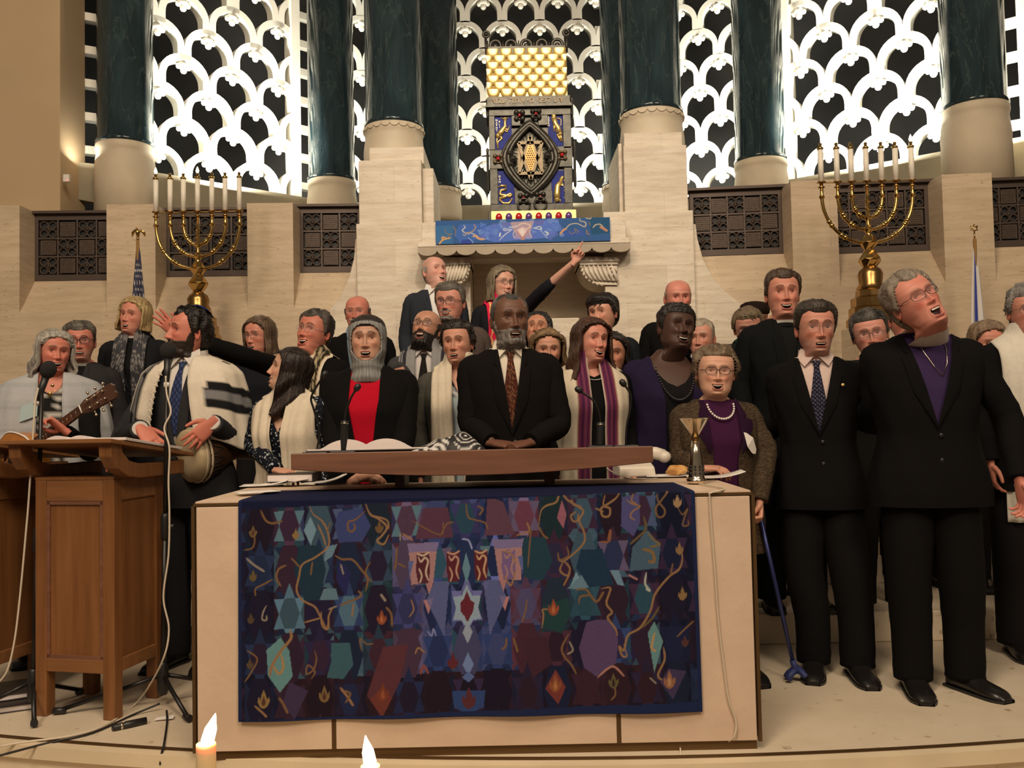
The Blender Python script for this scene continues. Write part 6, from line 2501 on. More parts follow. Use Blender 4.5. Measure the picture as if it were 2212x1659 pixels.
def make_hair(fg, A, G):
    p = fg.p
    st = p.get('hair')
    if not st:
        return
    hc = np.array(p['haircol'])
    seed = p.get('seed', 1)
    rng = np.random.RandomState(seed + 5)
    x, y, z, c = A[..., 0], A[..., 1], G['z'], G['c']
    ph = np.abs(np.arctan2(G['s'], c))
    line = p.get('hairline', .066)
    dip = p.get('recede', 0.0)          # receding temples
    front = line + dip * .022 * np.exp(-((ph - .62) / .25) ** 2)
    if st in ('bob', 'long'):
        front = line + .012 - .060 * (ph / 1.05) ** 2.2
    hl = np.where(ph < 1.05, front, np.interp(ph, [1.05, 1.32, 1.45, 1.62, 1.85, 2.1, 2.5, math.pi], [line, .012, -.022, -.010, -.012, -.055, -.088, -.096]))
    mb = MB()
    cov = sstep(-.004, .010, z - hl)
    vol = p.get('vol', .016)
    if st == 'fringe':        # bald on top, hair around the sides
        top = np.interp(ph, [0, 1.2, 1.6, 2.2, math.pi], [-.1, .02, .035, .045, .05])
        cov = sstep(-.003, .008, z - hl) * sstep(.006, -.010, z - top) * (ph > 1.15)
        thick = vol * np.ones_like(x)
        rough = .5
    elif st in ('short', 'curly', 'afro'):
        topk = sstep(.03, .09, z)
        thick = vol * (p.get('side', .55) + (1 - p.get('side', .55)) * topk) * (.25 + .75 * sstep(.0, .030, z - hl))
        rough = {'short': .28, 'curly': .5, 'afro': .3}[st]
    else:
        topk = sstep(.02, .09, z)
        thick = vol * (.75 + .35 * topk) * (.35 + .65 * sstep(.0, .026, z - hl))
        rough = .16
    pl = p.get('part', 0)
    if pl:
        thick = thick * (1 - .35 * np.exp(-((x - pl) / .008) ** 2) * (z > .06))
    groove = {'curly': 70, 'afro': 130}.get(st, 42)
    S, nz = hair_shell(A, G, thick, cov, rough, seed, groove)
    col = hc * (1 + .35 * nz[..., None]) * (1 + .25 * rng.uniform(-1, 1, x.shape)[..., None])
    g2 = p.get('hairtip')
    if g2 is not None:
        mm = np.clip(.5 + .5 * nz + .3 * rng.uniform(-1, 1, x.shape), 0, 1)[..., None]
        col = col * (1 - mm) + np.array(g2) * mm
    col = np.clip(col, .002, .95)
    mb.grid(head_xf(fg, S), False, True, 0, True, col, mask=cov > .01)
    N = shell_normals(A)
    cand = np.argwhere((cov > .6) & (G['z'] > -.09))
    # loose locks
    nl = p.get('locks', 170 if st in ('short', 'curly') else (60 if st == 'fringe' else 90))
    L = p.get('lock', {'short': .030, 'curly': .034, 'afro': .016, 'fringe': .016}.get(st, .05))
    comb = Vector(p.get('comb', (.35, .55, .1)))
    for _ in range(nl):
        i, j = cand[rng.randint(len(cand))]
        b = Vector(S[i, j])
        nn = Vector(N[i, j])
        flow = Vector((comb.x * (1 if st != 'bob' and st != 'long' else np.sign(b.x + 1e-6) * .8), comb.y, comb.z - .9 * sstep(.09, .02, b.z)))
        flow = flow - nn * flow.dot(nn)
        dirv = (flow.normalized() + nn * (.45 if st in ('curly', 'afro') else .10)).normalized()
        pts = []
        q = b - nn * .004
        lk = L * rng.uniform(.6, 1.2)
        jit = Vector(rng.uniform(-1, 1, 3)) * .35
        for s in range(5):
            pts.append(q.copy())
            curl = Vector((math.sin(s * 1.9 + i), math.cos(s * 2.1 + j), math.sin(s * 1.3 + j))) * (.55 if st in ('curly', 'afro') else .12)
            q = q + (dirv + jit * (.6 if st in ('curly', 'afro') else .28) + curl - nn * (.10 * s)).normalized() * lk / 4
        r = .0036 if st != 'fringe' else .0018
        cc = np.clip(np.array(hc if g2 is None or rng.rand() < .5 else g2) * rng.uniform(.6, 1.5), .002, .95)
        mb.tube([Vector(head_xf(fg, np.array(t))) for t in pts], [r * .8 * fg.hs, r * fg.hs, r * .9 * fg.hs, r * .6 * fg.hs, .0006], 5, 0, False, tuple(cc))
    add_part(fg, 'hair', mb, M_HAIR)
    if st in ('bob', 'long', 'hijab'):
        pass


def curtain(fg, L, vol, phi_open, hc, seed, name='hair_fall', flare=.3, tip=None, zt=.104, wave=.012, matr=None, back_in=0.0, close=None, strands=140, fine=True):
    """hair (or cloth) falling from the crown: outer sheet with thickness, open over the face"""
    rng = np.random.RandomState(seed + 9)
    zs = np.concatenate([np.linspace(zt, -.02, 22), np.linspace(-.03, -L, 26)])
    nph = 110
    phs = np.linspace(0, 2 * math.pi, nph, endpoint=False)
    gro = sum(np.sin(phs * k + rng.uniform(0, 6.28)) for k in rng.randint(12, 46, 5)) / 2.2
    A = np.zeros((len(zs), nph, 3))
    msk = np.zeros((len(zs), nph), bool)
    C = np.zeros((len(zs), nph, 3))
    for i, z in enumerate(zs):
        w, f, b, yo = htab(max(z, -.02))
        dn = max(0, -.02 - z)
        w2 = w + vol * (1 + flare * min(1, dn / .1)) - back_in * dn * .6
        b2 = b + vol * (1 - .2 * min(1, dn / .1)) - back_in * dn
        f2 = f + vol * .8
        ed = min(1, (zt + .012 - z) / .03)
        w2, b2, f2 = w + (w2 - w) * ed, b + (b2 - b) * ed, f + (f2 - f) * ed
        if close is not None:
            w2, f2, b2 = close(z, w2, f2, b2)
        po = phi_open(z)
        for j, a in enumerate(phs):
            g = gro[j] * .0013 * (1 + dn * 5) * (1 if fine else .25)
            wv = wave * math.sin(z * 38 + 3 * math.sin(2 * a) + seed) * min(1, dn / .08)
            s, cc = math.sin(a), math.cos(a)
            A[i, j] = ((w2 + g + wv) * s, yo - ((f2 if cc > 0 else b2) + g + wv * .5) * cc, z)
            da = min(a, 2 * math.pi - a)
            msk[i, j] = da >= po
            base = np.array(hc) * (1 + .22 * gro[j]) * rng.uniform(.88, 1.12)
            if tip is not None:
                k = min(1, max(0, (.05 - z) / (L + .02)))
                base = base * (1 - k) + np.array(tip) * k * rng.uniform(.8, 1.2)
            C[i, j] = np.clip(base, .002, .95)
    # pull the edge of the opening to the exact angle
    for i, z in enumerate(zs):
        po = phi_open(z)
    mb = MB()
    mb.grid(head_xf(fg, A), False, True, 0, True, C, mask=msk)
    o = mb.build(name, matr or M_HAIR, fg.root)
    s = o.modifiers.new('thick', 'SOLIDIFY')
    s.thickness = .013 if fine else .005
    s.offset = -1
    if strands:
        m2 = MB()
        for _ in range(strands):
            i0 = rng.randint(4, 30)
            j = rng.randint(nph)
            pts = []
            jj = j
            step = rng.randint(2, 4)
            for i in range(i0, min(len(zs), i0 + step * 9), step):
                if not msk[i, jj % nph]:
                    break
                q = A[i, jj % nph].copy()
                q[:2] *= 1.0 + .03 * rng.uniform(.3, 1.0)
                q[0] += rng.uniform(-.002, .002)
                pts.append(Vector(head_xf(fg, q)))
            if len(pts) > 3:
                if i >= len(zs) - 4:
                    pts.append(pts[-1] + Vector((rng.uniform(-.01, .01), 0, -rng.uniform(.004, .02))))
                rr = [.0019 * fg.hs] * (len(pts) - 1) + [.0006]
                cc = np.clip(C[min(i0 + 6, len(zs) - 1), j] * rng.uniform(.6, 1.5), .002, .95)
                m2.tube(pts, rr, 5, 0, False, tuple(cc))
        m2.build('hair_lock', matr or M_HAIR, o)
    return o


def make_beard(fg, A, G):
    b = fg.p.get('beard')
    if not b:
        return
    col0, vol, kind = b
    x, z, c = A[..., 0], G['z'], G['c']
    ax = np.abs(x)
    mouth = 1 - sstep(1.25, .95, np.sqrt((x / (G['mw'] * 1.05)) ** 2 + ((z - G['zc']) / .0115) ** 2))
    full = sstep(-.052, -.066, z + .0 * ax) * sstep(-.145, -.118, z) * sstep(-.25, .15, c)
    side = sstep(.050, .062, ax) * sstep(.004, -.03, z) * sstep(-.15, .10, c) * sstep(.38, .16, c + (z + .04) * 2.2) * sstep(-.145, -.118, z)
    must = gauss(ax, z, .012, -.0605, .017, .0062) * 1.6
    chin = gauss(x, z, 0, -.103, .030, .018) * 1.5
    if kind == 'full':
        m = np.clip(np.maximum(np.maximum(full * (1 - .9 * gauss(ax, z, .04, -.05, .014, .010)), side), must), 0, 1)
    elif kind == 'goatee':
        m = np.clip(np.maximum(must, chin), 0, 1)
    else:
        m = np.clip(must, 0, 1)
    m = np.clip(m * (1 + .35 * np.sin(900 * A[..., 0] + 5 * np.sin(700 * z)) * np.sin(800 * z + 300 * A[..., 1]) * (m < .8)), 0, 1) * mouth
    m[m < .05] = 0
    S, nz = hair_shell(A, G, vol * (.6 + .8 * sstep(-.07, -.11, z)) if kind != 'moustache' else vol * np.ones_like(x), m, .32, fg.p.get('seed', 1) + 40, 170)
    rng = np.random.RandomState(fg.p.get('seed', 1) + 77)
    col = np.clip(np.array(col0) * (1 + .3 * nz[..., None]) * (1 + .3 * rng.uniform(-1, 1, x.shape)[..., None]), .002, .9)
    mb = MB()
    mb.grid(head_xf(fg, S), False, True, 0, True, col, mask=m > .03)
    add_part(fg, 'beard' if kind != 'moustache' else 'moustache', mb, M_HAIR)


def make_glasses(fg, kind):
    """kind: (frame colour, half width, half height, frame radius)"""
    colr, hw, hh, r = kind
    mt = mat('spectacle_frame_%02d%02d' % (int(colr[0] * 99), int(colr[2] * 99)), colr, .35, .2)
    mb = MB()
    z0 = -.003
    yf = -.0985
    rings = []
    for s in (-1, 1):
        pts = []
        for q in range(25):
            a = 2 * math.pi * q / 24
            cx = math.copysign(abs(math.cos(a)) ** .75, math.cos(a)) * hw
            cz = math.copysign(abs(math.sin(a)) ** .75, math.sin(a)) * hh
            pts.append((s * .0325 + cx, yf + .010 * abs((s * .0325 + cx) / .05) ** 2, z0 + cz))
        rings.append(pts)
        mb.tube([Vector(head_xf(fg, np.array(q))) for q in pts], r * fg.hs, 6, caps=False)
    mb.tube([Vector(head_xf(fg, np.array(q))) for q in ((-.0325 + hw, yf + .002, z0 + .004), (0, yf - .003, z0 + .007), (.0325 - hw, yf + .002, z0 + .004))], r * fg.hs, 6)
    for s in (-1, 1):
        mb.tube([Vector(head_xf(fg, np.array(q))) for q in ((s * (.0325 + hw), yf + .018, z0 + .005), (s * .079, -.06, z0 + .006), (s * .0815, .0, z0 + .004), (s * .081, .022, -.016))], r * fg.hs, 6)
    g = add_part(fg, 'glasses', mb, mt)
    for pts in rings:
        ml = MB()
        cen = np.mean(np.array(pts[:-1]), 0)
        V = [head_xf(fg, np.array(q)) for q in pts[:-1]] + [head_xf(fg, cen + np.array([0, -.0015, 0]))]
        n = len(pts) - 1
        ml.add(V, [(i, (i + 1) % n, n) for i in range(n)], 0, True)
        ml.build('lens', lens_mat(), g)


def make_body(fg):
    p = fg.p
    k = fg.k
    skin = p['skin']
    mb = MB()
    tb = MB()
    zs = np.linspace(.80, 1.50, 26) * k
    A = []
    for z in zs:
        w, f, b, yo = btab(fg, z)
        A.append([(-w * math.copysign(abs(math.sin(t)) ** (2 / SN), math.sin(t)) * .98, yo - (f if math.cos(t) > 0 else b) * .97 * math.copysign(abs(math.cos(t)) ** (2 / SN), math.cos(t)), z) for t in [2 * math.pi * q / 36 for q in range(36)]])
    tb.grid(np.array(A), False, True)
    tb.add(A[0] + A[-1], [tuple(range(35, -1, -1)), tuple(range(36, 72))])
    for s in (-1, 1):
        sh, el, wr, d, n, pose = arm_pts(fg, s)
        mid = sh.lerp(el, .5)
        tb.tube([Vector((s * .10 * k, .016 * k, 1.40 * k)), sh, mid, el, el.lerp(wr, .35), wr], [.05 * k, .055 * k, .045 * k, .038 * k, .038 * k, .026 * k], 12)
        if not p.get('robe'):
            fx, fy, _ = p.get('feet', {}).get('l' if s < 0 else 'r', (s * .105 * k, 0, 0))
            tb.tube([(s * .085 * k, .01, .86 * k), (s * .088 * k + (fx - s * .1 * k) * .2, .004, .72 * k), (s * .06 * k + fx * .42, fy * .5 - .006, .48 * k), (fx, fy * .9 + .01, .26 * k), (fx, fy + .015, .09 * k)], [.085 * k, .078 * k, .052 * k, .048 * k, .036 * k], 12)
    v, f = voxelize(tb, .016, 4)
    mb.add(v, f, 0, True, tuple(skin))
    for s in (-1, 1):
        sh, el, wr, d, n, pose = arm_pts(fg, s)
        place_hand(mb, wr, d, n, pose, -s, skin, .98 if p.get('sex') != 'f' else .90)
    # head
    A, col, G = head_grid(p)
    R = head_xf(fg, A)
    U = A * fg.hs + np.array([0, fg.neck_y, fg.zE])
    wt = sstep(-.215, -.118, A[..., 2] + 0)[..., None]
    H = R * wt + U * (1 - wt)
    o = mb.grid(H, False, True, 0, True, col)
    # eyes
    e_up, e_dn = [q * 1.55 + 2 for q in p.get('eyes', (11, 9))]
    gaze = p.get('gaze', (0, 0))
    for s in (-1, 1):
        cen = np.array([s * EYX, -.0612, -.001])
        r = .0121
        nU, nV = 20, 14
        E = np.zeros((nV + 1, nU, 3))
        for i in range(nV + 1):
            t = math.pi * i / nV
            for j in range(nU):
                a = 2 * math.pi * j / nU
                E[i, j] = cen + r * np.array([math.sin(t) * math.cos(a), -math.cos(t), math.sin(t) * math.sin(a)])
        # gaze: turn the ball
        gx, gz = math.radians(gaze[0]), math.radians(gaze[1])
        Rg = np.array(Matrix.Rotation(gx, 3, 'Z') @ Matrix.Rotation(-gz, 3, 'X'))
        E = (E - cen) @ Rg.T + cen
        fs = [[], []]
        o = len(mb.v)
        EH = head_xf(fg, E)
        mb.add(EH[:4].reshape(-1, 3), [(i * nU + j, i * nU + (j + 1) % nU, (i + 1) * nU + (j + 1) % nU, (i + 1) * nU + j) for i in range(3) for j in range(nU)], 2, True)
        mb.add(EH[3:].reshape(-1, 3), [(i * nU + j, i * nU + (j + 1) % nU, (i + 1) * nU + (j + 1) % nU, (i + 1) * nU + j) for i in range(nV - 3) for j in range(nU)], 1, True)
        # lids
        for up in (1, -1):
            e0 = math.radians(e_up if up > 0 else e_dn)
            nA, nE = 15, 7
            Lr = np.zeros((nE, nA, 3))
            Lc = np.zeros((nE, nA, 3)) + np.array(skin) * np.array([.74, .58, .56])  # lids darker than the skin, brow shadow put into their colour
            for i in range(nE):
                for j in range(nA):
                    az = math.radians(-78 + 156 * j / (nA - 1))
                    el0 = e0 * (1 - .75 * abs(math.sin(az)) ** 2.2) - (.06 * math.sin(az) * s * up)
                    el_ = el0 + (math.radians(72) - el0) * i / (nE - 1)
                    rr = .0128
                    Lr[i, j] = cen + rr * np.array([math.sin(az) * math.cos(el_), -math.cos(az) * math.cos(el_), up * math.sin(el_)])
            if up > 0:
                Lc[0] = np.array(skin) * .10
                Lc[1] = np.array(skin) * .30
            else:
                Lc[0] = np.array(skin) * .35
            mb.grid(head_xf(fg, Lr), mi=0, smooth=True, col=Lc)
    # teeth
    if G['mo'] > .15:
        mo, mw, sm_ = G['mo'], G['mw'], G['sm']
        rows = [(0, G['zc'] + .0040, -.0052 - .0018 * min(1, mo)), ] if not p.get('lowteeth') else [(0, G['zc'] + .0040, -.0066), (1, G['zc'] - .0042 - G['J'] + .0045, .0)]
        for kx, zt_, hh in rows:
            T = np.zeros((3, 15, 3))
            for i in range(3):
                for j in range(15):
                    u = -1 + 2 * j / 14
                    x = u * mw * .78
                    yb = -(.0905 + .0045) * (1 - .33 * (x / .0625) ** 2) + .0045
                    T[i, j] = (x, yb, zt_ + sm_ * .0075 * (x / mw) ** 2 + hh * i / 2)
            mb.grid(head_xf(fg, T), mi=3, smooth=True)
        # tongue
        if mo > .5:
            c0 = head_xf(fg, np.array([0, -.070, G['zc'] - .004 - G['J'] * .9]))
            mb.ball(c0, (.014, .014, .006), 10, 6, 0, None, (.32, .09, .08))
    # ears
    if not p.get('noears'):
        for s in (-1, 1):
            n1, n2 = 14, 9
            E = np.zeros((n2, n1, 3))
            for i in range(n2):
                t = math.pi * i / (n2 - 1)
                for j in range(n1):
                    a = 2 * math.pi * j / n1
                    ez, ey, ex = .031 * math.sin(t) * math.sin(a), .017 * math.sin(t) * math.cos(a) * (1 + .25 * math.sin(a)), .008 * math.cos(t)
                    dent = -.006 * math.exp(-((ey / .008) ** 2 + ((ez) / .016) ** 2)) if math.cos(t) > 0 else 0
                    q = Vector((ex + dent, ey, ez))
                    q = Matrix.Rotation(math.radians(-24), 3, 'Z') @ Matrix.Rotation(math.radians(8), 3, 'X') @ q
                    E[i, j] = (s * (q.x + .0775 * 1.045 * p.get('wide', 1.0)), q.y + .012, q.z - .012)
            mb.grid(head_xf(fg, E), False, True, 0, True, np.tile(np.array(skin) * np.array([1.05, .84, .80]), (n1 * n2, 1)).reshape(n2, n1, 3))
    mb.build('body', [M_SKIN, M_EYEW, M_IRIS, M_TOOTH], fg.root)
    make_hair(fg, A, G)
    make_beard(fg, A, G)
    if p.get('glasses'):
        make_glasses(fg, p['glasses'])
    return A, G


def ring_band_mesh(fg, mb, z0, z1, r0, r1, col, mi=0, tilt=.012, gap=0.0, th=.004, yoff=.014):
    """band around the neck; z in figure metres (for 1.75 m)"""
    k = fg.k
    n = 40
    A = []
    for (z, r, t_) in ((z0, r0, 0), (z1, r1, 0), (z1, r1 - th, 0), (z0, r0 - th, 0)):
        row = []
        for j in range(n + 1):
            a = gap + (2 * math.pi - 2 * gap) * j / n
            row.append(((r * math.sin(a)) * k, (yoff - r * .98 * math.cos(a)) * k, (z - tilt * math.cos(a)) * k))
        A.append(row)
    A.append(A[0])
    mb.grid(np.array(A), False, False, mi, False, col)


def shirt_and_collar(fg, shirt, tie=None, open_neck=False, collar=True, spread=.036):
    k = fg.k
    mb = MB()
    torso(fg, mb, .93 * k, 1.470 * k, .007, None, 0, tuple(shirt), seed=fg.seed)
    if collar:
        ring_band_mesh(fg, mb, 1.455, 1.505, .080, .072, tuple(shirt), gap=.16 if open_neck else .03)
        # collar points
        for s in (-1, 1):
            zt = 1.490 * k
            P0 = (s * .008 * k, surf_y(fg, .01, 1.455 * k, .0) - .028, 1.468 * k)
            P1 = (s * .064 * k, (.014 - .034) * k, 1.508 * k)
            xx, zz = s * .062 * k, 1.418 * k
            P2 = (xx * .86, float(surf_y(fg, xx * .86, zz, .007)) - .010, zz)
            P3 = (s * .082 * k, float(surf_y(fg, .082 * k, 1.455 * k, .007)) - .002, 1.458 * k)
            q = [Vector(P0), Vector(P2), Vector(P3), Vector(P1)]
            mb.add([tuple(v) for v in q] + [tuple(v + Vector((0, -.004, .003))) for v in q], [(0, 1, 2, 3), (4, 7, 6, 5), (0, 4, 5, 1), (1, 5, 6, 2), (2, 6, 7, 3), (3, 7, 4, 0)], 0, False, tuple(shirt))
    add_part(fg, 'shirt', mb, M_CLOTH)
    if tie is not None:
        tcol, pat = tie
        mb = MB()
        A = []
        C = []
        zs = np.linspace(1.448, 1.10, 90)
        for i, z in enumerate(zs):
            t = (1.448 - z)
            if t < .035:
                hw = .020 - .010 * t / .035
                o = .020
            else:
                hw = .012 + min(.032, (t - .035) * .15)
                o = .008 + .006 * max(0, (z - 1.25) / .17)
            row, rc = [], []
            for u in np.linspace(-1, 1, 25):
                x = u * hw * k
                y = float(surf_y(fg, x, z * k, .007)) - o * (1 - .45 * u * u)
                row.append((x, y, z * k))
                rc.append(pat(u * hw, z) if pat else tcol)
            A.append(row)
            C.append(rc)
        mb.grid(np.array(A), col=np.array(C))
        add_part(fg, 'tie', mb, M_CLOTH)


def lapels(fg, mb, gap, zb, off, col, wide=.050, notch=1.375):
    k = fg.k
    for s in (-1, 1):
        A = []
        zs = np.linspace(zb, 1.462 * k, 30)
        for z in zs:
            t = (z - zb) / (1.462 * k - zb)
            zz = z / k
            lw = wide * min(1, (zz - zb / k) / .16 + .10)
            if zz > notch:
                lw = wide * .70 * max(.45, 1 - (zz - notch) / .14)
            if notch < zz < notch + .012:
                lw *= .55
            g = gap(z)
            row = []
            for u in np.linspace(0, 1, 6):
                x = (g - .003 + lw * k * u)
                y = float(surf_y(fg, x, z, off)) - .007 * (1 - (2 * u - 1) ** 2 * .5) - .003
                row.append((s * x, y, z))
            A.append(row)
        mb.grid(np.array(A), col=tuple(col))


def coat(fg, col, gap, off=.018, hem=.76, name='jacket', mats=None, lap=True, zbut=1.10, flare=.10, cols=None, sleeves=True, cuff=None, wide=.050, sl_off=1.0, buttons=True):
    k = fg.k
    mb = MB()
    torso(fg, mb, hem * k, 1.466 * k, off, gap, 0, tuple(col), flare, fg.seed, nz=44, cols=cols)
    if sleeves:
        for s in (-1, 1):
            sh, el, wr, d, n, pose = arm_pts(fg, s)
            inn = Vector((s * .10 * k, .018 * k, 1.385 * k))
            r = k * sl_off
            wv = wr - (wr - el).normalized() * .01
            sleeve(mb, [inn, sh, sh.lerp(el, .5), el, el.lerp(wr, .5), wv], [.050 * r, .067 * r, .063 * r, .055 * r, .050 * r, .042 * r], 0, tuple(col), 16, fg.seed + s)
    o = add_part(fg, name, mb, mats or M_CLOTH)
    if lap:
        m2 = MB()
        lapels(fg, m2, gap, zbut * k, off, col, wide)
        m2.build('lapel', mats or M_CLOTH, o)
    if buttons:
        m3 = MB()
        for z in (zbut - .03, zbut - .13):
            m3.ball((.012 * k, float(surf_y(fg, .0, z * k, off)) - .004, z * k), (.010, .004, .010), 10, 6)
        m3.build('button', M_BLACK, o)
    if cuff is not None:
        for s in (-1, 1):
            sh, el, wr, d, n, pose = arm_pts(fg, s)
            m4 = MB()
            dv = (wr - el).normalized()
            m4.tube([wr - dv * .03, wr + dv * .006], .034 * k, 14, 0, True, tuple(cuff))
            add_part(fg, 'shirt_cuff', m4, M_CLOTH)
    return o


def vgap(fg, top=.060, zb=1.10, p=1.0):
    k = fg.k
    return lambda z: 0.0 if z <= zb * k else top * k * min(1, ((z - zb * k) / ((1.46 - zb) * k))) ** p


def sweater(fg, col, off=.014, hem=.78, neck_z=None, name='top', mats=None, cols=None, sleeves=True, sl_off=.92, slen=1.0, gap=None):
    """pullover or blouse; gap(z) opens a neckline at the front"""
    k = fg.k
    mb = MB()
    torso(fg, mb, hem * k, 1.462 * k, off, gap, 0, tuple(col), .06, fg.seed, cols=cols)
    if sleeves:
        for s in (-1, 1):
            sh, el, wr, d, n, pose = arm_pts(fg, s)
            inn = Vector((s * .10 * k, .018 * k, 1.385 * k))
            r = k * sl_off
            w2 = el.lerp(wr, slen * .96)
            cc = tuple(col)
            sleeve(mb, [inn, sh, sh.lerp(el, .5), el, el.lerp(w2, .5), w2], [.050 * r, .066 * r, .060 * r, .052 * r, .046 * r, .038 * r], 0, cc, 16, fg.seed + s)
    return add_part(fg, name, mb, mats or M_KNIT)


def legs(fg, col=(.011, .010, .011), shoes=True, shoecol=None):
    k = fg.k
    p = fg.p
    mb = MB()
    ft = {-1: p.get('feet', {}).get('l', (-.105 * k, .0, -8)), 1: p.get('feet', {}).get('r', (.105 * k, .0, 8))}
    zs = np.linspace(.78, 1.0, 8) * k
    torso(fg, mb, .80 * k, 1.0 * k, .009, None, 0, tuple(col), 0, fg.seed, nz=8)
    for s in (-1, 1):
        fx, fy, fa = ft[s]
        sleeve(mb, [(s * .085 * k, .01, .90 * k), (s * .088 * k + (fx - s * .1 * k) * .2, .004, .72 * k), (s * .06 * k + fx * .42, fy * .5 - .006, .48 * k), (fx, fy * .9 + .01, .26 * k), (fx, fy + .012, .05 * k)],
               [.106 * k, .104 * k, .090 * k, .080 * k, .076 * k], 0, tuple(col), 16, fg.seed + s, .003)
    add_part(fg, 'trousers', mb, M_CLOTH)
    if shoes:
        for s in (-1, 1):
            fx, fy, fa = ft[s]
            m = MB()
            A = []
            M = Matrix.Translation((fx, fy, 0)) @ Matrix.Rotation(math.radians(fa), 4, 'Z')
            for t in np.linspace(0, 1, 18):
                y = .085 - .285 * t
                w = .041 + .013 * math.sin(min(1, t * 1.25) * math.pi * .55) - (.026 * max(0, t - .78) / .22 * max(0, t - .78) / .22)
                h = np.interp(t, [0, .05, .2, .42, .6, .8, .93, 1], [.05, .078, .086, .080, .060, .048, .038, .018])
                if t == 0:
                    w *= .7
                row = []
                for q in range(14):
                    a = 2 * math.pi * q / 14
                    cz = math.sin(a)
                    z = .5 * h + (.5 * h) * math.copysign(abs(cz) ** .7, cz)
                    row.append(tuple(M @ Vector((w * math.copysign(abs(math.cos(a)) ** .75, math.cos(a)) * (1 if cz < .2 else 1 - .25 * cz), y, z + .002))))
                A.append(row)
            m.grid(np.array(A), False, True, 0)
            m.add(A[0] + A[-1], [tuple(range(13, -1, -1)), tuple(range(14, 28))], 0, True)
            so = add_part(fg, 'shoe', m, M_LEATHER)
            sl = MB()
            B = []
            for t in np.linspace(0, 1, 14):
                y = .088 - .293 * t
                w = .043 + .013 * math.sin(min(1, t * 1.25) * math.pi * .55) - (.025 * max(0, t - .78) / .22 * max(0, t - .78) / .22)
                B.append([tuple(M @ Vector((sx * w, y, z))) for sx, z in ((-1, .001), (1, .001), (1, .012), (-1, .012))])
            sl.grid(np.array(B), False, True, 0, False)
            sl.build('sole', M_BLACK, so)


def strip(fg, side, cx, width, zend, off, colf, name, zback=1.30, n=40, fold=.004, mats=None, taper=None, lean=0.0):
    """band lying over one shoulder: back, over the top, down the front"""
    k = fg.k
    cx, width, zend, zback = cx * k, width * k, zend * k, zback * k
    m = 15
    A, C = [], []
    ts = list(np.linspace(1, 0, 9)) + list(np.linspace(0, 1, n)[1:])
    for q, t in enumerate(ts):
        back = q < 8
        row, rc = [], []
        for u in np.linspace(-.5, .5, m):
            x = cx + u * width * (1 if taper is None or back else taper(t)) + (0 if back else lean * t * k)
            zt = float(ztop(fg, x, off)) + off * .7
            z = zt + ((zback if back else zend) - zt) * (t if back else t ** 1.0)
            zc = min(z, zt - off * .7)
            y = float(surf_y(fg, x, zc, off, back))
            w = fold * math.sin(u * 17 + fg.seed + 2.2 * t) * (.3 + t)
            y += (1 if back else -1) * (.006 + abs(fold) + w)
            row.append((side * x, y, z))
            rc.append(colf(u, z / k, t, back))
        A.append(row)
        C.append(rc)
    mb = MB()
    mb.grid(np.array(A), col=np.array(C))
    o = add_part(fg, name, mb, mats or M_KNIT)
    s = o.modifiers.new('thick', 'SOLIDIFY')
    s.thickness = .005
    s.offset = 0
    return o


def cape(fg, zbot, gap, colf, name, seed=0, grow=1.0, mats=None, zfr=None):
    """shawl round the shoulders and upper arms"""
    k = fg.k
    T = np.array([(1.475, .075, .060, .072), (1.455, .125, .085, .10), (1.43, .19, .105, .12), (1.395, .228, .13, .135), (1.33, .245, .155, .145), (1.22, .268, .170, .15), (1.10, .282, .176, .15), (.95, .29, .178, .15)])[::-1]
    zs = np.linspace(zbot, 1.475, 40)
    A, C = [], []
    na = 72
    for z in zs:
        w, f, b = [np.interp(z, T[:, 0], T[:, q]) * k for q in (1, 2, 3)]
        g = grow * .02
        w, f, b = w + g, f + g, b + g
        gp = gap(z) * k
        t0 = math.asin(min(.99, gp / w) ** (2.3 / 2))
        row, rc = [], []
        for j in range(na + 1):
            th = t0 + (2 * math.pi - 2 * t0) * j / na
            s, c = math.sin(th), math.cos(th)
            S = math.copysign(abs(s) ** (2 / 2.3), s)
            Cc = math.copysign(abs(c) ** (2 / 2.3), c)
            wob = .008 * (math.sin(7 * th + 5 * z + seed) + .6 * math.sin(15 * th - 8 * z + seed)) * min(1, (1.47 - z) * 5)
            zz = z + (zfr(th) * (1.475 - z) / (1.475 - zbot) if zfr else 0)
            row.append((-(w + wob) * S, .012 * k - ((f if c > 0 else b) + wob) * Cc, zz * k))
            rc.append(colf(th, zz))
        A.append(row)
        C.append(rc)
    mb = MB()
    mb.grid(np.array(A), col=np.array(C))
    o = add_part(fg, name, mb, mats or M_KNIT)
    s_ = o.modifiers.new('thick', 'SOLIDIFY')
    s_.thickness = .006
    s_.offset = 0
    return o


def necklace(fg, z, rx, drop, r, n, m_, name='necklace', off=.02, chain=False):
    k = fg.k
    mb = MB()
    pts = []
    for q in range(n + 1):
        a = math.pi * (q / n) - math.pi / 2
        x = rx * k * math.sin(a)
        zz = (z - drop * math.cos(a)) * k
        zz2 = min(zz, 1.455 * k)
        y = float(surf_y(fg, x, zz2, off)) - .004
        pts.append((x, y, zz))
    if chain:
        mb.tube(pts, r, 5)
    else:
        for q in pts:
            mb.ball(q, r, 8, 6)
    return add_part(fg, name, mb, m_)


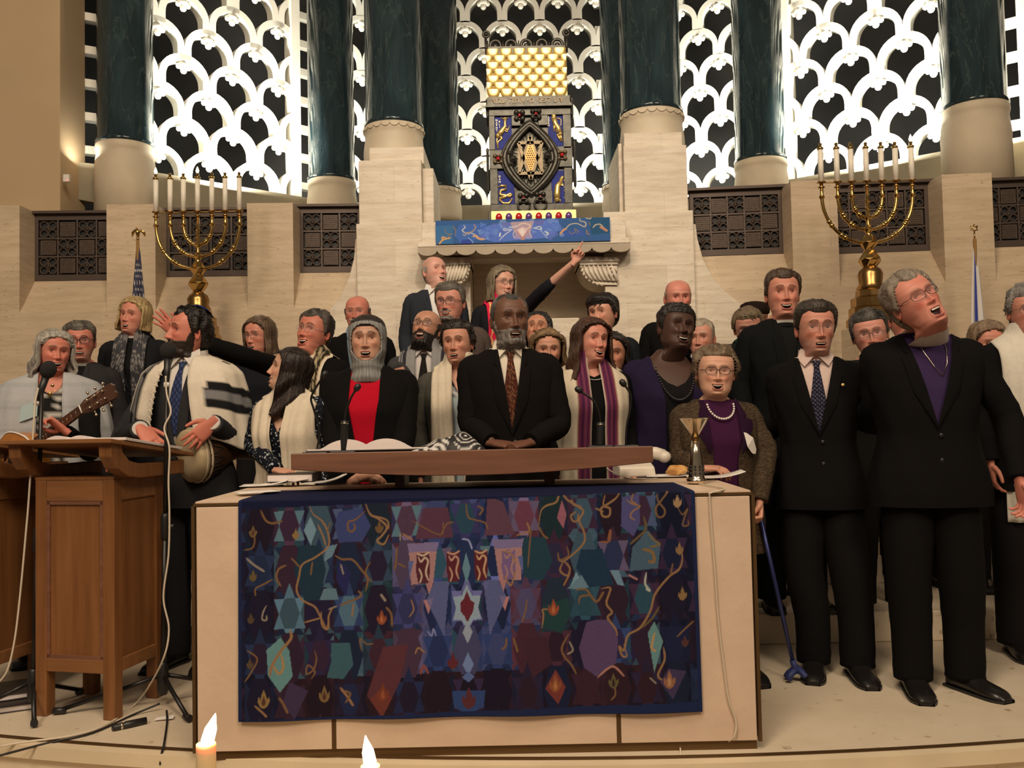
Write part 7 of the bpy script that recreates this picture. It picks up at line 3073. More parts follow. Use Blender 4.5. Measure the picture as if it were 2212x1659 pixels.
def person(label, px, py, Y, p, z0=0.0):
    """px, py: photo pixel between the eyes; Y: distance"""
    fg = Figure()
    fg.p = p
    fg.seed = p.get('seed', 1)
    yaw, pit, rol = [math.radians(q) for q in p.get('head', (0, 0, 0))]
    fg.hs = p.get('hs', 1.0)
    R = Matrix.Rotation(rol, 3, 'Y') @ Matrix.Rotation(yaw, 3, 'Z') @ Matrix.Rotation(-pit, 3, 'X')
    byaw = math.radians(p.get('body', p.get('head', (0, 0, 0))[0] * .35))
    face = R @ Vector((0, -.085, 0)) * fg.hs
    hw = P(px, py, Y)                       # bridge of the nose
    org = hw - face
    piv = org + R @ Vector((0, .02, -.09)) * fg.hs
    lx, ly = p.get('lean', (0, 0))          # the body stands to the side of the head
    zloc = piv.z - z0
    H = zloc + .205 * fg.hs
    fg.k = (H - .233 * fg.hs - .012) / 1.47
    Rb = Matrix.Rotation(byaw, 3, 'Z')
    loc = Vector((piv.x, piv.y, 0)) + Vector((lx, ly, 0))
    fg.root = thing('person', label, 'person', (loc.x, loc.y, z0), byaw)
    M = Matrix.Translation((loc.x, loc.y, z0)) @ Rb.to_4x4()
    fg.inv = M.inverted()
    fg.M = M
    loc_org = fg.inv @ org
    fg.HR = np.array(Rb.inverted() @ R)
    fg.HT = np.array(loc_org)
    fg.zE = H - .115 * fg.hs
    fg.neck_y = -.004
    fg.org = org
    arms = p.get('arms', {})
    A, G = make_body(fg)
    return fg
# ------------------------------------------------------------------ who stands where
FAIR, PINK, RUDDY, OLIVE, TAN = (.56, .27, .195), (.60, .26, .19), (.56, .21, .15), (.46, .22, .14), (.40, .19, .12)
BROWN, EBONY = (.15, .075, .05), (.075, .038, .028)
BLK, NVY, CHAR = (.006, .0055, .006), (.012, .014, .022), (.028, .026, .026)
IVORY, WHT, PINKW = (.66, .58, .46), (.66, .62, .58), (.64, .50, .46)
GREYH, WHITEH, DKBR, BLKH, BRNH, BLOND = (.13, .115, .095), (.40, .36, .30), (.028, .018, .012), (.010, .008, .007), (.075, .036, .018), (.36, .24, .11)
DN = (.0, -.1, -1)
NOM = (0, 0, 0)


def suit(fg, jacket=BLK, shirt=WHT, tie=None, zbut=1.10, top=.060, legs_=True, trouser=None, mats=None, **kw):
    shirt_and_collar(fg, shirt, tie, open_neck=tie is None)
    coat(fg, jacket, vgap(fg, top, zbut), zbut=zbut, mats=mats, **kw)
    legs(fg, trouser or jacket)


def clergy(fg, jacket=BLK, shirt=(.010, .010, .011), zbut=1.10, band=WHT, top=.055):
    k = fg.k
    mb = MB()
    torso(fg, mb, .93 * k, 1.474 * k, .007, None, 0, tuple(shirt), seed=fg.seed)
    ring_band_mesh(fg, mb, 1.44, 1.468, .086, .080, tuple(shirt))
    add_part(fg, 'clerical_shirt', mb, M_CLOTH)
    mb = MB()
    neck_band(fg, mb, -.168, -.132, .010, tuple(band))
    add_part(fg, 'white_collar', mb, M_CLOTH)
    coat(fg, jacket, vgap(fg, top, zbut), zbut=zbut)
    legs(fg, jacket)


def flat(c):
    return lambda u, z, t, back: c


# --- 1 guitar player
fg = person('woman with wavy white hair and pale grey-blue shawl, singing with a guitar', 126, 758, 4.55,
            dict(sex='f', skin=RUDDY, head=(42, 4, 6), body=24, hs=.91, open=.45, smile=.7, eyes=(12, 9), hair='bob', haircol=(.52, .49, .43), hairtip=(.30, .28, .25), hairline=.072, vol=.022, seed=3, wide=1.03, lines=.6, brow=(.12, .08, .06), fat=.10,
                 arms={'r': (P(196, 975, 4.40), P(140, 930, 4.14), 'grip', (-.55, -.2, .5), (-.4, -.5, -.5)), 'l': (P(-40, 985, 4.4), P(-14, 968, 4.1), 'relaxed', (1, -.25, -.15), (0, .1, -1))}), z0=0)
curtain(fg, .175, .030, arch(1.05, .088), (.52, .49, .43), 3, flare=.55, tip=(.34, .31, .28), wave=.020)


def floral(p):
    v = math.sin(p[0] * 95 + 2.2 * math.sin(p[2] * 60)) * math.sin(p[2] * 80 + 2 * math.sin(p[0] * 70))
    return (.55, .52, .48) if v > .35 else (.012, .012, .012)


sweater(fg, BLK, neck_z=None, cols=floral, name='patterned_top', gap=lambda z: 0 if z < 1.36 * fg.k else .085 * fg.k * ((z / fg.k - 1.36) / .10) ** .6, sl_off=.85)
cape(fg, 1.0, lambda z: .055 + .05 * max(0, 1.30 - z) + .02 * max(0, z - 1.40), lambda th, z: (.42, .43, .45) if (int(z * 60) % 7) else (.36, .375, .39), 'shawl', 3)
legs(fg, BLK)
necklace(fg, 1.43, .055, .055, .0016, 16, M_BRASS, chain=True)
mb = MB()
yy = float(surf_y(fg, 0, 1.33 * fg.k, .03))
mb.ball((0, yy, 1.36 * fg.k), (.011, .004, .013), 10, 6)
mb.ball((.012, yy + .004, 1.405 * fg.k), (.009, .004, .009), 8, 5)
add_part(fg, 'pendant', mb, M_BRASS)
mb = MB()
mb.hexa([(-.135, -.165, 1.255), (-.055, -.185, 1.285), (-.05, -.183, 1.365), (-.13, -.160, 1.335)], [(-.135, -.171, 1.255), (-.055, -.191, 1.285), (-.05, -.189, 1.365), (-.13, -.166, 1.335)])
add_part(fg, 'name_badge', mb, mat('badge_plastic', (.40, .52, .54), .2))
mb = MB()
for s in (-1, 1):
    mb.ball(head_xf(fg, np.array([s * .078, .0, -.055])), (.004, .004, .011), 8, 6)
add_part(fg, 'earring', mb, M_SILVER)

# --- 2 man with dark-rimmed glasses behind her
fg = person('man with grey-streaked hair, dark-rimmed glasses and clerical collar, behind the white-haired guitar player', 170, 735, 5.2,
            dict(skin=RUDDY, head=(22, 0, -3), body=8, open=.25, stubble=(.30, .20, .17, .5), hair='short', haircol=(.035, .03, .025), hairtip=(.20, .18, .15), hairline=.060, recede=.4, vol=.020, seed=4, glasses=((.01, .01, .01), .026, .017, .0021), eyes=(12, 10), gaze=(8, 0)), z0=.16)
clergy(fg, (.030, .029, .031), band=(.40, .38, .34))

# --- 3 blonde clergywoman
fg = person('blonde woman in black with a grey patterned scarf, tallest at the left by the flag', 273, 678, 5.6,
            dict(sex='f', skin=PINK, head=(-12, 4, 5), body=6, open=.35, smile=.2, eyes=(9, 8), hair='bob', haircol=(.60, .44, .21), hairtip=(.36, .24, .11), hairline=.072, vol=.020, seed=6, brow=(.16, .10, .06), lines=.4), z0=.36)
curtain(fg, .095, .027, arch(1.05, .088), (.60, .44, .21), 6, flare=.35, tip=(.40, .27, .12), wave=.014)
clergy(fg, (.013, .014, .018))


def mottled(u, z, t, back):
    v = math.sin(u * 21 + 5 * math.sin(z * 33)) * math.sin(z * 70 + 3 * math.sin(u * 9))
    return (.30, .28, .27) if v > .45 else (.055, .055, .065)


for s in (-1, 1):
    strip(fg, s, .062, .085, 1.00, .022, mottled, 'patterned_scarf', fold=.008)

# --- 4 the drummer
p4 = dict(skin=RUDDY, head=(-48, 4, 3), body=-12, hs=1.02, nose=1.2, open=.18, eyes=(8, 8), hair='curly', haircol=(.014, .010, .008), hairline=.070, recede=.9, vol=.020, side=1.0, seed=8, beard=((.030, .018, .012), .0055, 'full'), stubble=(.06, .03, .02, .8), gaze=(-6, -4), fat=.08,
          arms={'l': (P(262, 955, 4.38), P(303, 926, 4.08), 'spread', (.72, -.25, -.62), (.2, .4, -.9)), 'r': (P(512, 955, 4.42), P(459, 913, 4.14), 'spread', (-.72, -.22, -.72), (-.35, .85, -.1))})
fg = person('bearded man in white striped prayer shawl and blue tie, playing a hand drum', 371, 711, 4.35, p4)
DRUMMER = fg
shirt_and_collar(fg, WHT, ((.03, .045, .11), lambda x, z: (.05, .07, .16) if math.sin(z * 190) * math.sin(x * 260) > .1 else (.020, .03, .08)))
coat(fg, (.030, .030, .034), vgap(fg, .062, 1.02), zbut=1.02, cuff=WHT)
legs(fg, (.024, .024, .028))


def stripes(th, z):
    a = (th + math.pi) % (2 * math.pi) - math.pi
    u = abs(math.degrees(a))
    if a < 0:
        q = (1.335 - z) * 150 + (u - 60) * -.10 if u > 34 else -9
    else:
        q = u - 36
    if 0 < q < 6 or 13 < q < 19:
        return (.012, .012, .014)
    if 6 <= q <= 13:
        return (.19, .19, .20)
    return (.70, .63, .53)


cape(fg, 1.05, lambda z: .065 + .16 * max(0, 1.44 - z), stripes, 'prayer_shawl', 8, grow=1.0, zfr=lambda th: -.03 * math.sin(3 * th))
mb = MB()
rg = np.random.RandomState(2)
for s in (-1,):
    for q in range(14):
        z = 1.40 - q * .026
        x = -(.068 + .16 * max(0, 1.44 - z)) * fg.k
        y = float(surf_y(fg, x, z * fg.k, .06)) - .02
        pts = [(x, y, z * fg.k), (x + .012 + rg.uniform(-.005, .01), y - .006, z * fg.k - .006), (x + .022, y - .004, z * fg.k - .022)]
        mb.tube(pts, [.004, .0035, .002], 5, 0, False, (.68, .61, .50))
add_part(fg, 'shawl_fringe', mb, M_KNIT)
mb = MB()
A = []
for i in range(7):
    t = i / 6 * .75
    A.append([tuple(head_xf(fg, np.array([.088 * math.sin(t) * math.cos(q * 2 * math.pi / 20), .052 + .076 * math.sin(t) * math.sin(q * 2 * math.pi / 20), .062 + .078 * math.cos(t) + .0 * q - .35 * (.076 * math.sin(t) * math.sin(q * 2 * math.pi / 20))]))) for q in range(20)])
mb.grid(np.array(A), False, True, 0, True, (.02, .03, .12))
add_part(fg, 'skullcap', mb, M_CLOTH)

# --- 5 woman with bob and glasses
fg = person('woman with brown bob and thin glasses behind the outstretched black sleeve', 541, 724, 5.55,
            dict(sex='f', skin=PINK, head=(-24, -4, 0), body=-5, open=.22, eyes=(11, 9), hair='bob', haircol=(.13, .075, .045), hairtip=(.20, .14, .09), hairline=.072, vol=.014, seed=9, glasses=((.20, .16, .13), .024, .016, .0011), lipcol=(.32, .04, .05), wide=1.03, fat=.1), z0=.33)
curtain(fg, .125, .028, arch(1.05, .088), (.13, .078, .048), 9, flare=.35, tip=(.17, .11, .07), wave=.006)
sweater(fg, (.012, .013, .018), gap=None)
legs(fg)

# --- 6 laughing man, arm stretched left
fg = person('laughing man in glasses with gold-banded prayer shawl, reaching behind the drummer', 659, 708, 5.05,
            dict(skin=RUDDY, head=(-24, 10, 6), body=-22, hs=1.07, open=.55, smile=1.0, eyes=(7, 6), hair='short', haircol=(.045, .034, .026), hairtip=(.12, .10, .085), hairline=.066, recede=.7, vol=.022, seed=11, glasses=((.5, .42, .33), .026, .019, .0010), wide=1.04, fat=.18, lines=.5,
                 arms={'l': (P(525, 770, 4.80), P(385, 722, 4.70), 'spread', (-.75, -.1, .75), (-.2, -1, -.1))}), z0=.16)
shirt_and_collar(fg, WHT, ((.02, .02, .02), None))
coat(fg, BLK, vgap(fg, .066, 1.08), zbut=1.08)


def goldband(u, z, t, back):
    if -.28 < u < .34:
        if abs(u - .03) > .20:
            return (.30, .21, .09) if math.sin(z * 260) > -.2 else (.05, .035, .02)
        # woven square letters on the dark centre
        v = z * 34
        c = (u - .03) / .2
        on = (abs(c) < .75 and (v % 1) < .24) or (abs(c - (.55 if int(v) % 2 else -.55)) < .22 and .1 < (v % 1) < .8) or (int(v) % 3 == 0 and abs(c) < .2 and .2 < (v % 1) < .6)
        return (.46, .38, .24) if on else (.022, .018, .014)
    return (.68, .60, .48)


for s in (-1, 1):
    strip(fg, s, .082, .105, .95, .024, goldband, 'prayer_shawl', fold=.004)
legs(fg)

# --- 7 bald man with moustache
fg = person('bald man with white moustache and blue denim shirt behind the grey headscarf', 766, 672, 5.75,
            dict(skin=RUDDY, head=(-3, 2, 0), open=.2, eyes=(9, 8), hair='fringe', haircol=(.22, .19, .16), vol=.007, seed=12, beard=((.46, .42, .37), .007, 'moustache'), browk=.5, brow=(.3, .26, .22), glasses=((.5, .42, .36), .025, .016, .0008), lines=1, fat=.1), z0=.33)
suit(fg, BLK, (.18, .25, .33), None, 1.02, .07)
mb = MB()
A = []
for i in range(6):
    t = i / 5 * .62
    A.append([tuple(head_xf(fg, np.array([.092 * math.sin(t) * math.cos(q * 2 * math.pi / 20), .03 + .1 * math.sin(t) * math.sin(q * 2 * math.pi / 20), .016 + .104 * math.cos(t)]))) for q in range(20)])
mb.grid(np.array(A), False, True, 0, True, (.015, .012, .012))
add_part(fg, 'skullcap', mb, M_CLOTH)

# --- 8 woman in headscarf
fg = person('woman in grey headscarf, black coat and bright red top behind the open book', 789, 729, 4.22,
            dict(sex='f', skin=(.52, .30, .21), head=(2, 2, 0), body=0, open=.38, smile=.15, eyes=(10, 9), hair='short', haircol=(.022, .015, .012), hairline=.056, vol=.012, seed=14, noears=True, wide=1.08, jaw=1.08, lipcol=(.34, .10, .10), fat=.28, locks=20, browup=.5,
                 arms={'l': (P(722, 950, 4.2), P(772, 1032, 3.92), 'relaxed', (.9, -.5, .05), (0, .3, -1)), 'r': (P(872, 950, 4.2), P(812, 1033, 3.93), 'relaxed', (-.9, -.5, .05), (0, .3, -1))}))


def veil_open(z):
    q = 1 - ((z + .022) / .090) ** 2
    return .92 * math.sqrt(q) if q > 0 else 0


def veil_close(z, w, f, b):
    if z < -.06:
        t = min(1, (-.06 - z) / .05)
        w, f, b = w * (1 - t) + .078 * t, f * (1 - t) + .096 * t, b * (1 - t) + .088 * t
    if z < -.13:
        t = min(1, (-.13 - z) / .09)
        w, f, b = w + .020 * t + .004 * math.sin(z * 120), f - .004 * t + .006 * math.sin(z * 90), b + .01 * t
    return w, f, b


curtain(fg, .222, .020, veil_open, (.235, .24, .235), 14, 'headscarf', flare=.1, zt=.112, wave=.004, matr=M_KNIT, close=veil_close, strands=0, fine=False)
sweater(fg, (.46, .006, .022), sleeves=False, name='red_top')
coat(fg, BLK, lambda z: .072 * fg.k * min(1, max(.35, (z / fg.k - .80) / .50)), zbut=.9, lap=False, buttons=False, name='black_coat', hem=.70, off=.022)
legs(fg)

# --- 9 young woman in profile
fg = person('young woman with long dark hair in profile, ivory scarf over dark spotted dress', 592, 790, 4.27,
            dict(sex='f', skin=(.58, .34, .24), head=(-72, 10, 4), body=-12, hs=.90, open=.42, smile=.8, eyes=(12, 9), hair='long', haircol=(.020, .012, .009), hairline=.072, vol=.012, seed=16, nose=1.15,
                 arms={'l': (P(548, 960, 4.33), P(598, 1016, 4.02), 'relaxed', (.85, -.5, -.12), (0, .1, -1))}))
curtain(fg, .27, .030, arch(1.05, .088), (.022, .013, .010), 16, flare=.45, tip=(.035, .02, .014), wave=.018, strands=220)


mb = MB()
k = fg.k
torso(fg, mb, .72 * k, 1.462 * k, .014, lambda z: 0 if z < 1.27 * k else .07 * k * min(1, (z / k - 1.27) / .10), 0, None, .08, 2)
for s in (-1, 1):
    sh, el, wr, d, n, pose = arm_pts(fg, s)
    sleeve(mb, [Vector((s * .11 * k, .018 * k, 1.392 * k)), sh, sh.lerp(el, .5), el, el.lerp(wr, .5), wr], [.06 * k, .066 * k, .056 * k, .05 * k, .045 * k, .036 * k], 0, (.01, .012, .02), 20, 3)
add_part(fg, 'spotted_dress', mb, mat('spotted_print', (.40, .43, .46), .9, color2=(.008, .010, .017), scale=85, detail=0, ramp=(.66, .69), spec=.1))
for s in (-1, 1):
    strip(fg, s, .112, .125, .88, .022, flat(IVORY), 'ivory_scarf', fold=.010, lean=-.012, taper=lambda t: 1 + .25 * math.sin(2.6 * t) - .45 * max(0, t - .7))
legs(fg)

# --- 10 bearded man with glasses, singing upward
fg = person('balding man with black beard and glasses, singing with wide open mouth', 912, 697, 5.1,
            dict(skin=(.50, .27, .185), head=(-14, 20, 5), body=0, hs=1.0, open=.85, smile=.3, eyes=(8, 7), hair='fringe', haircol=(.02, .014, .011), vol=.007, seed=18, beard=((.018, .012, .010), .008, 'full'), stubble=(.05, .03, .02, .8), brow=(.015, .01, .01), glasses=((.02, .018, .018), .026, .017, .0016), lines=.4,
                 arms={'l': (P(874, 840, 4.85), P(862, 802, 4.45), 'flat', (-1, -.15, -.25), (0, -.2, -1))}), z0=.16)
shirt_and_collar(fg, (.60, .56, .56), ((.016, .014, .014), None))
coat(fg, (.055, .055, .06), vgap(fg, .07, 1.02), zbut=1.02, lap=False)


def greyband(u, z, t, back):
    if abs(u - .12) < .10 or abs(u - .34) < .05:
        return (.03, .03, .04)
    return (.26, .26, .27)


for s in (-1, 1):
    strip(fg, s, .098, .10, 1.0, .024, greyband, 'grey_prayer_shawl')
legs(fg)

# --- 11 woman with short dark curls
fg = person('woman with short dark curls, grey blazer and long ivory scarf beside centre man', 979, 737, 4.52,
            dict(sex='f', skin=(.56, .285, .20), head=(-12, 3, -2), body=0, hs=.95, open=.30, eyes=(8, 8), hair='curly', haircol=(.018, .012, .010), hairline=.070, vol=.019, side=.9, seed=19, gaunt=.8, nose=1.1, lines=.5))


def flowery(p):
    if p[2] > 1.30 * fg.k:
        v = math.sin(p[0] * 85 + 1.5) * math.sin(p[2] * 85)
        return (.55, .56, .58) if v > .2 else (.012, .012, .016)
    return (.36, .43, .47)


sweater(fg, WHT, cols=flowery, sleeves=False, name='patterned_blouse', gap=lambda z: 0 if z < 1.33 * fg.k else .06 * fg.k * (z / fg.k - 1.33) / .12)
coat(fg, (.075, .073, .062), lambda z: .075 * fg.k, lap=False, buttons=False, name='grey_blazer', zbut=1.0)
for s in (-1, 1):
    strip(fg, s, .085, .10, .84, .026, flat(IVORY), 'ivory_scarf', fold=.008, taper=lambda t: 1 + .3 * t)
legs(fg)

# --- 12 man with grey hair and glasses
fg = person('man with grey hair, dark glasses and grey goatee in front of the man in navy', 962, 650, 5.5,
            dict(skin=(.52, .235, .175), head=(-15, 0, 0), body=-4, hs=1.05, open=.2, eyes=(11, 9), hair='short', haircol=(.075, .062, .052), hairtip=(.14, .12, .10), hairline=.062, recede=.4, vol=.020, seed=21, beard=((.22, .19, .17), .005, 'goatee'), glasses=((.02, .015, .015), .027, .017, .0016), wide=1.06, fat=.2), z0=.33)
sweater(fg, BLK, sleeves=False, name='black_shirt', hem=.95)
coat(fg, (.085, .062, .055), lambda z: .05 * fg.k, lap=False, buttons=False, name='brown_jacket', mats=M_KNIT)
mb = MB()
ring_band_mesh(fg, mb, 1.42, 1.49, .088, .074, (.015, .012, .014), th=.008)
add_part(fg, 'dark_scarf', mb, M_KNIT)
legs(fg)

# --- 13 bald man in navy suit, back row
fg = person('bald man in navy suit standing highest, under the stone shelf at left', 952, 578, 6.25,
            dict(skin=(.62, .34, .27), head=(38, 14, 0), body=10, open=.5, smile=.3, eyes=(7, 6), hair='fringe', haircol=(.38, .34, .30), vol=.005, seed=22, browk=.4, gaunt=.5, lines=.5), z0=.70)
suit(fg, (.026, .030, .040), (.70, .68, .66), None, 1.06, .06)

# --- 14 woman pointing
fg = person('grey-blonde woman in black with a pink stole, arm raised and pointing to the right', 1097, 609, 6.25,
            dict(sex='f', skin=(.60, .33, .25), head=(30, 2, 3), body=14, open=.3, smile=.8, eyes=(10, 8), hair='bob', haircol=(.27, .215, .14), hairtip=(.15, .115, .075), hairline=.072, vol=.022, seed=24, glasses=((.03, .02, .02), .025, .014, .0014),
                 arms={'r': (P(1180, 622, 6.12), P(1240, 566, 5.95), 'point', (.55, -.15, .75), (-.3, -.75, .1))}), z0=.70)
curtain(fg, .135, .030, arch(1.05, .088), (.26, .205, .135), 24, flare=.30, tip=(.21, .165, .105), wave=.008)
sweater(fg, (.013, .013, .019), slen=.28, name='black_sweater', gap=lambda z: 0 if z < 1.40 * fg.k else .05 * fg.k)


def pinkstole(u, z, t, back):
    return (.70, .50, .20) if abs(u - .22 - .05 * math.sin(z * 60)) < .045 else (.66, .02, .07)


for s in (-1, 1):
    strip(fg, s, .082, .10, .80, .024, pinkstole, 'pink_stole')
legs(fg)

# --- 15 centre man
CM = dict(skin=BROWN, head=(16, 3, 0), body=3, hs=1.06, open=.30, eyes=(12, 10), hair='short', haircol=(.035, .032, .030), hairtip=(.09, .085, .08), hairline=.078, recede=1.0, vol=.006, locks=0, side=.8, seed=26, beard=((.20, .18, .165), .008, 'full'), brow=(.03, .026, .024), lips=1.25, nose=1.25, wide=1.02, flush=[1.0, .92, .9],
          lipcol=(.16, .065, .055), shoulder=1.06, lines=.8, browup=.8,
          arms={'l': (P(1016, 915, 4.14), P(1064, 957, 3.96), 'fist', (.8, -.5, -.1), (0, .25, -1)), 'r': (P(1208, 915, 4.14), P(1143, 957, 3.95), 'fist', (-.8, -.5, -.1), (0, .25, -1))})
fg = person('man with grey beard in black suit and brown patterned tie at centre, hands clasped', 1112, 684, 4.08, CM)
def brownpat(x, z):
    v = math.sin(x * 240 + 4 * math.sin(z * 60)) * math.sin(z * 120 + 3 * math.sin(x * 130))
    return (.20, .085, .045) if v > .35 else ((.035, .016, .012) if v > -.3 else (.11, .028, .018))


suit(fg, (.007, .006, .006), (.70, .64, .54), ((.09, .03, .02), brownpat), 1.075, .058)

# --- 16, 17 faces half hidden behind him
fg = person('woman with straight black hair, half hidden behind the centre man, smiling', 1158, 702, 5.4,
            dict(sex='f', skin=OLIVE, head=(-10, 16, 4), hs=.95, open=.3, smile=.7, eyes=(7, 6), hair='long', haircol=(.012, .009, .009), hairline=.072, vol=.014, seed=28), z0=.33)
curtain(fg, .20, .020, arch(1.05, .088), (.012, .009, .009), 28, flare=.2, wave=.006)
sweater(fg, BLK)
legs(fg)
fg = person('woman with light brown hair whose face shows only from the eyes up, behind centre man', 1186, 755, 5.05,
            dict(sex='f', skin=(.58, .30, .21), head=(4, -4, 0), eyes=(9, 8), hair='bob', haircol=(.20, .125, .06), hairtip=(.30, .19, .09), hairline=.072, vol=.015, seed=29, smile=.4), z0=.10)
curtain(fg, .19, .034, arch(1.05, .088), (.18, .11, .055), 29, flare=.3, wave=.016)
sweater(fg, BLK)
legs(fg)

# --- 18 woman with auburn hair
fg = person('woman with auburn hair and ivory prayer shawl with purple stripes, smiling upward', 1296, 731, 4.5,
            dict(sex='f', skin=(.60, .275, .205), head=(26, 6, 6), body=10, hs=.97, open=.48, smile=.95, eyes=(8, 6), hair='bob', haircol=(.062, .022, .013), hairtip=(.085, .03, .016), hairline=.072, vol=.018, seed=31, fat=.04))
curtain(fg, .235, .036, arch(1.05, .088), (.060, .024, .014), 31, flare=.65, tip=(.10, .05, .026), wave=.010)
sweater(fg, BLK, name='black_top', gap=lambda z: 0 if z < 1.41 * fg.k else .05 * fg.k)


def purpleband(u, z, t, back):
    if -.46 < u < -.05:
        q = (u + .46) / .41
        return [(.16, .030, .075), (.06, .016, .05), (.20, .045, .10), (.055, .014, .045), (.14, .025, .09), (.19, .05, .05)][min(5, int(q * 6))]
    return IVORY


for s in (-1, 1):
    strip(fg, s, .105, .155, .78, .024, purpleband, 'prayer_shawl', fold=.006, lean=.015)
necklace(fg, 1.42, .055, .035, .003, 22, mat('pearl', (.75, .70, .64), .2), off=.02)
legs(fg)
mb = MB()
mb.ball(head_xf(fg, np.array([-.078, -.004, -.058])), (.004, .004, .010), 8, 6)
add_part(fg, 'earring', mb, M_SILVER)

# --- 19 hidden woman behind her
fg = person('woman with long dark hair, mostly hidden between auburn hair and purple cardigan', 1322, 762, 5.0,
            dict(sex='f', skin=OLIVE, head=(-8, 0, 3), smile=.6, open=.2, eyes=(10, 8), hair='long', haircol=(.014, .009, .008), hairline=.072, vol=.018, seed=33), z0=.10)
curtain(fg, .25, .026, arch(1.05, .088), (.014, .009, .008), 33, flare=.3)
sweater(fg, (.5, .47, .43), sl_off=.8)
legs(fg)

# --- 20 woman with short black hair
fg = person('woman with short black hair looking left, dark navy jacket, by the stone niche', 1288, 674, 5.6,
            dict(sex='f', skin=(.53, .27, .185), head=(-34, 4, -4), body=-6, hs=1.02, open=.25, smile=.6, eyes=(7, 6), hair='short', haircol=(.013, .009, .008), hairline=.048, vol=.026, side=.8, seed=35, wide=1.06, comb=(-.5, -.3, -.2)), z0=.33)
coat(fg, (.014, .016, .020), lambda z: .0 if z < 1.25 * fg.k else .055 * fg.k * (z / fg.k - 1.25) / .2, lap=False, name='dark_jacket', zbut=1.2)
legs(fg)

# --- 21 bald man
fg = person('bald man with flushed face in black, behind the woman in purple cardigan', 1471, 641, 5.55,
            dict(skin=(.60, .25, .19), head=(2, -4, 0), eyes=(8, 8), smile=.3, hair='fringe', haircol=(.34, .28, .23), vol=.004, seed=37, browk=.4, wide=1.03, flush=[1.06, .72, .68]), z0=.33)
suit(fg, BLK, BLK, None, 1.1, .05)

# --- 22 woman in purple cardigan
fg = person('dark-skinned woman in purple cardigan and black top, laughing with head thrown back', 1477, 700, 4.6,
            dict(sex='f', skin=EBONY, head=(14, 12, 8), body=6, hs=1.06, open=.42, smile=1.0, eyes=(7, 6), hair='afro', haircol=(.016, .013, .012), hairline=.060, vol=.022, seed=39, lips=1.3, nose=1.25, wide=1.08, jaw=1.12, flush=[1.1, .95, .9], lipcol=(.085, .03, .03), fat=.30, lean=(-.03, .03)))
sweater(fg, (.010, .009, .010), sleeves=False, name='black_top', gap=lambda z: 0 if z < 1.30 * fg.k else .105 * fg.k * min(1, ((z / fg.k - 1.30) / .10)) ** .5)
coat(fg, (.019, .013, .042), lambda z: .105 * fg.k * min(1, max(.62, (z / fg.k - .9) / .5)), lap=False, buttons=False, name='purple_cardigan', mats=M_KNIT, off=.024)
necklace(fg, 1.40, .095, .17, .0055, 34, mat('dark_bead', (.05, .05, .06), .15), off=.026)
legs(fg)

# --- 23 hidden white-haired man
fg = person('white-haired man showing only one ear and cheek behind the woman in purple cardigan', 1508, 728, 5.3,
            dict(skin=(.60, .30, .22), head=(-24, 0, 0), hair='short', haircol=(.40, .34, .26), hairline=.064, recede=.6, vol=.010, seed=41), z0=.16)
suit(fg, BLK, WHT)

# --- 24 elderly woman
fg = person('elderly woman with grey-brown curls, glasses, brown tweed coat and pearl necklace', 1551, 800, 3.95,
            dict(sex='f', skin=(.60, .34, .24), head=(-6, 2, 3), body=4, hs=.94, open=.48, smile=.75, eyes=(11, 9), hair='curly', haircol=(.24, .17, .105), hairtip=(.14, .095, .06), hairline=.072, vol=.024, side=1.1, lock=.022, seed=43, glasses=((.04, .025, .02), .026, .017, .0017), lines=.8, jaw=1.1, wide=1.12, fat=.22, lipcol=(.36, .10, .09), browk=.5,
                 arms={'l': (P(1472, 985, 4.02), P(1512, 1012, 3.86), 'relaxed', (.9, -.42, .02), (0, .1, -1)), 'r': (P(1655, 975, 4.00), P(1640, 1086, 3.90), 'fist', (-.15, -.45, -.8), (-.9, 0, .2))}))
sweater(fg, (.045, .010, .040), sleeves=False, name='purple_top')
o = coat(fg, (.085, .058, .036), lambda z: .092 * fg.k * min(1, max(.7, (z / fg.k - .8) / .5)), zbut=.9, lap=False, buttons=False, name='tweed_coat', mats=M_TWEED, off=.026, hem=.66, sl_off=1.05)
m2 = MB()
lapels(fg, m2, lambda z: .085 * fg.k, 1.18 * fg.k, .030, (.020, .006, .022), .075, 1.36)
m2.build('collar', M_KNIT, o)
necklace(fg, 1.435, .070, .075, .0058, 18, mat('pearl', (.75, .70, .64), .2), 'pearl_necklace', off=.03)
mb = MB()
yy = float(surf_y(fg, .125, 1.235, .045))
C_ = [(.088, 1.29), (.105, 1.285), (.14, 1.26), (.162, 1.20), (.158, 1.175), (.135, 1.18), (.105, 1.215)]
mb.poly([(x * fg.k, float(surf_y(fg, x * fg.k, z * fg.k, .03)) - .018, z * fg.k) for x, z in C_], .003)
add_part(fg, 'name_badge', mb, M_WHITE)
mb = MB()
for s in (-1, 1):
    mb.ball(head_xf(fg, np.array([s * .080, .0, -.040])), .006, 8, 6)
add_part(fg, 'earring', mb, M_SILVER)
legs(fg)
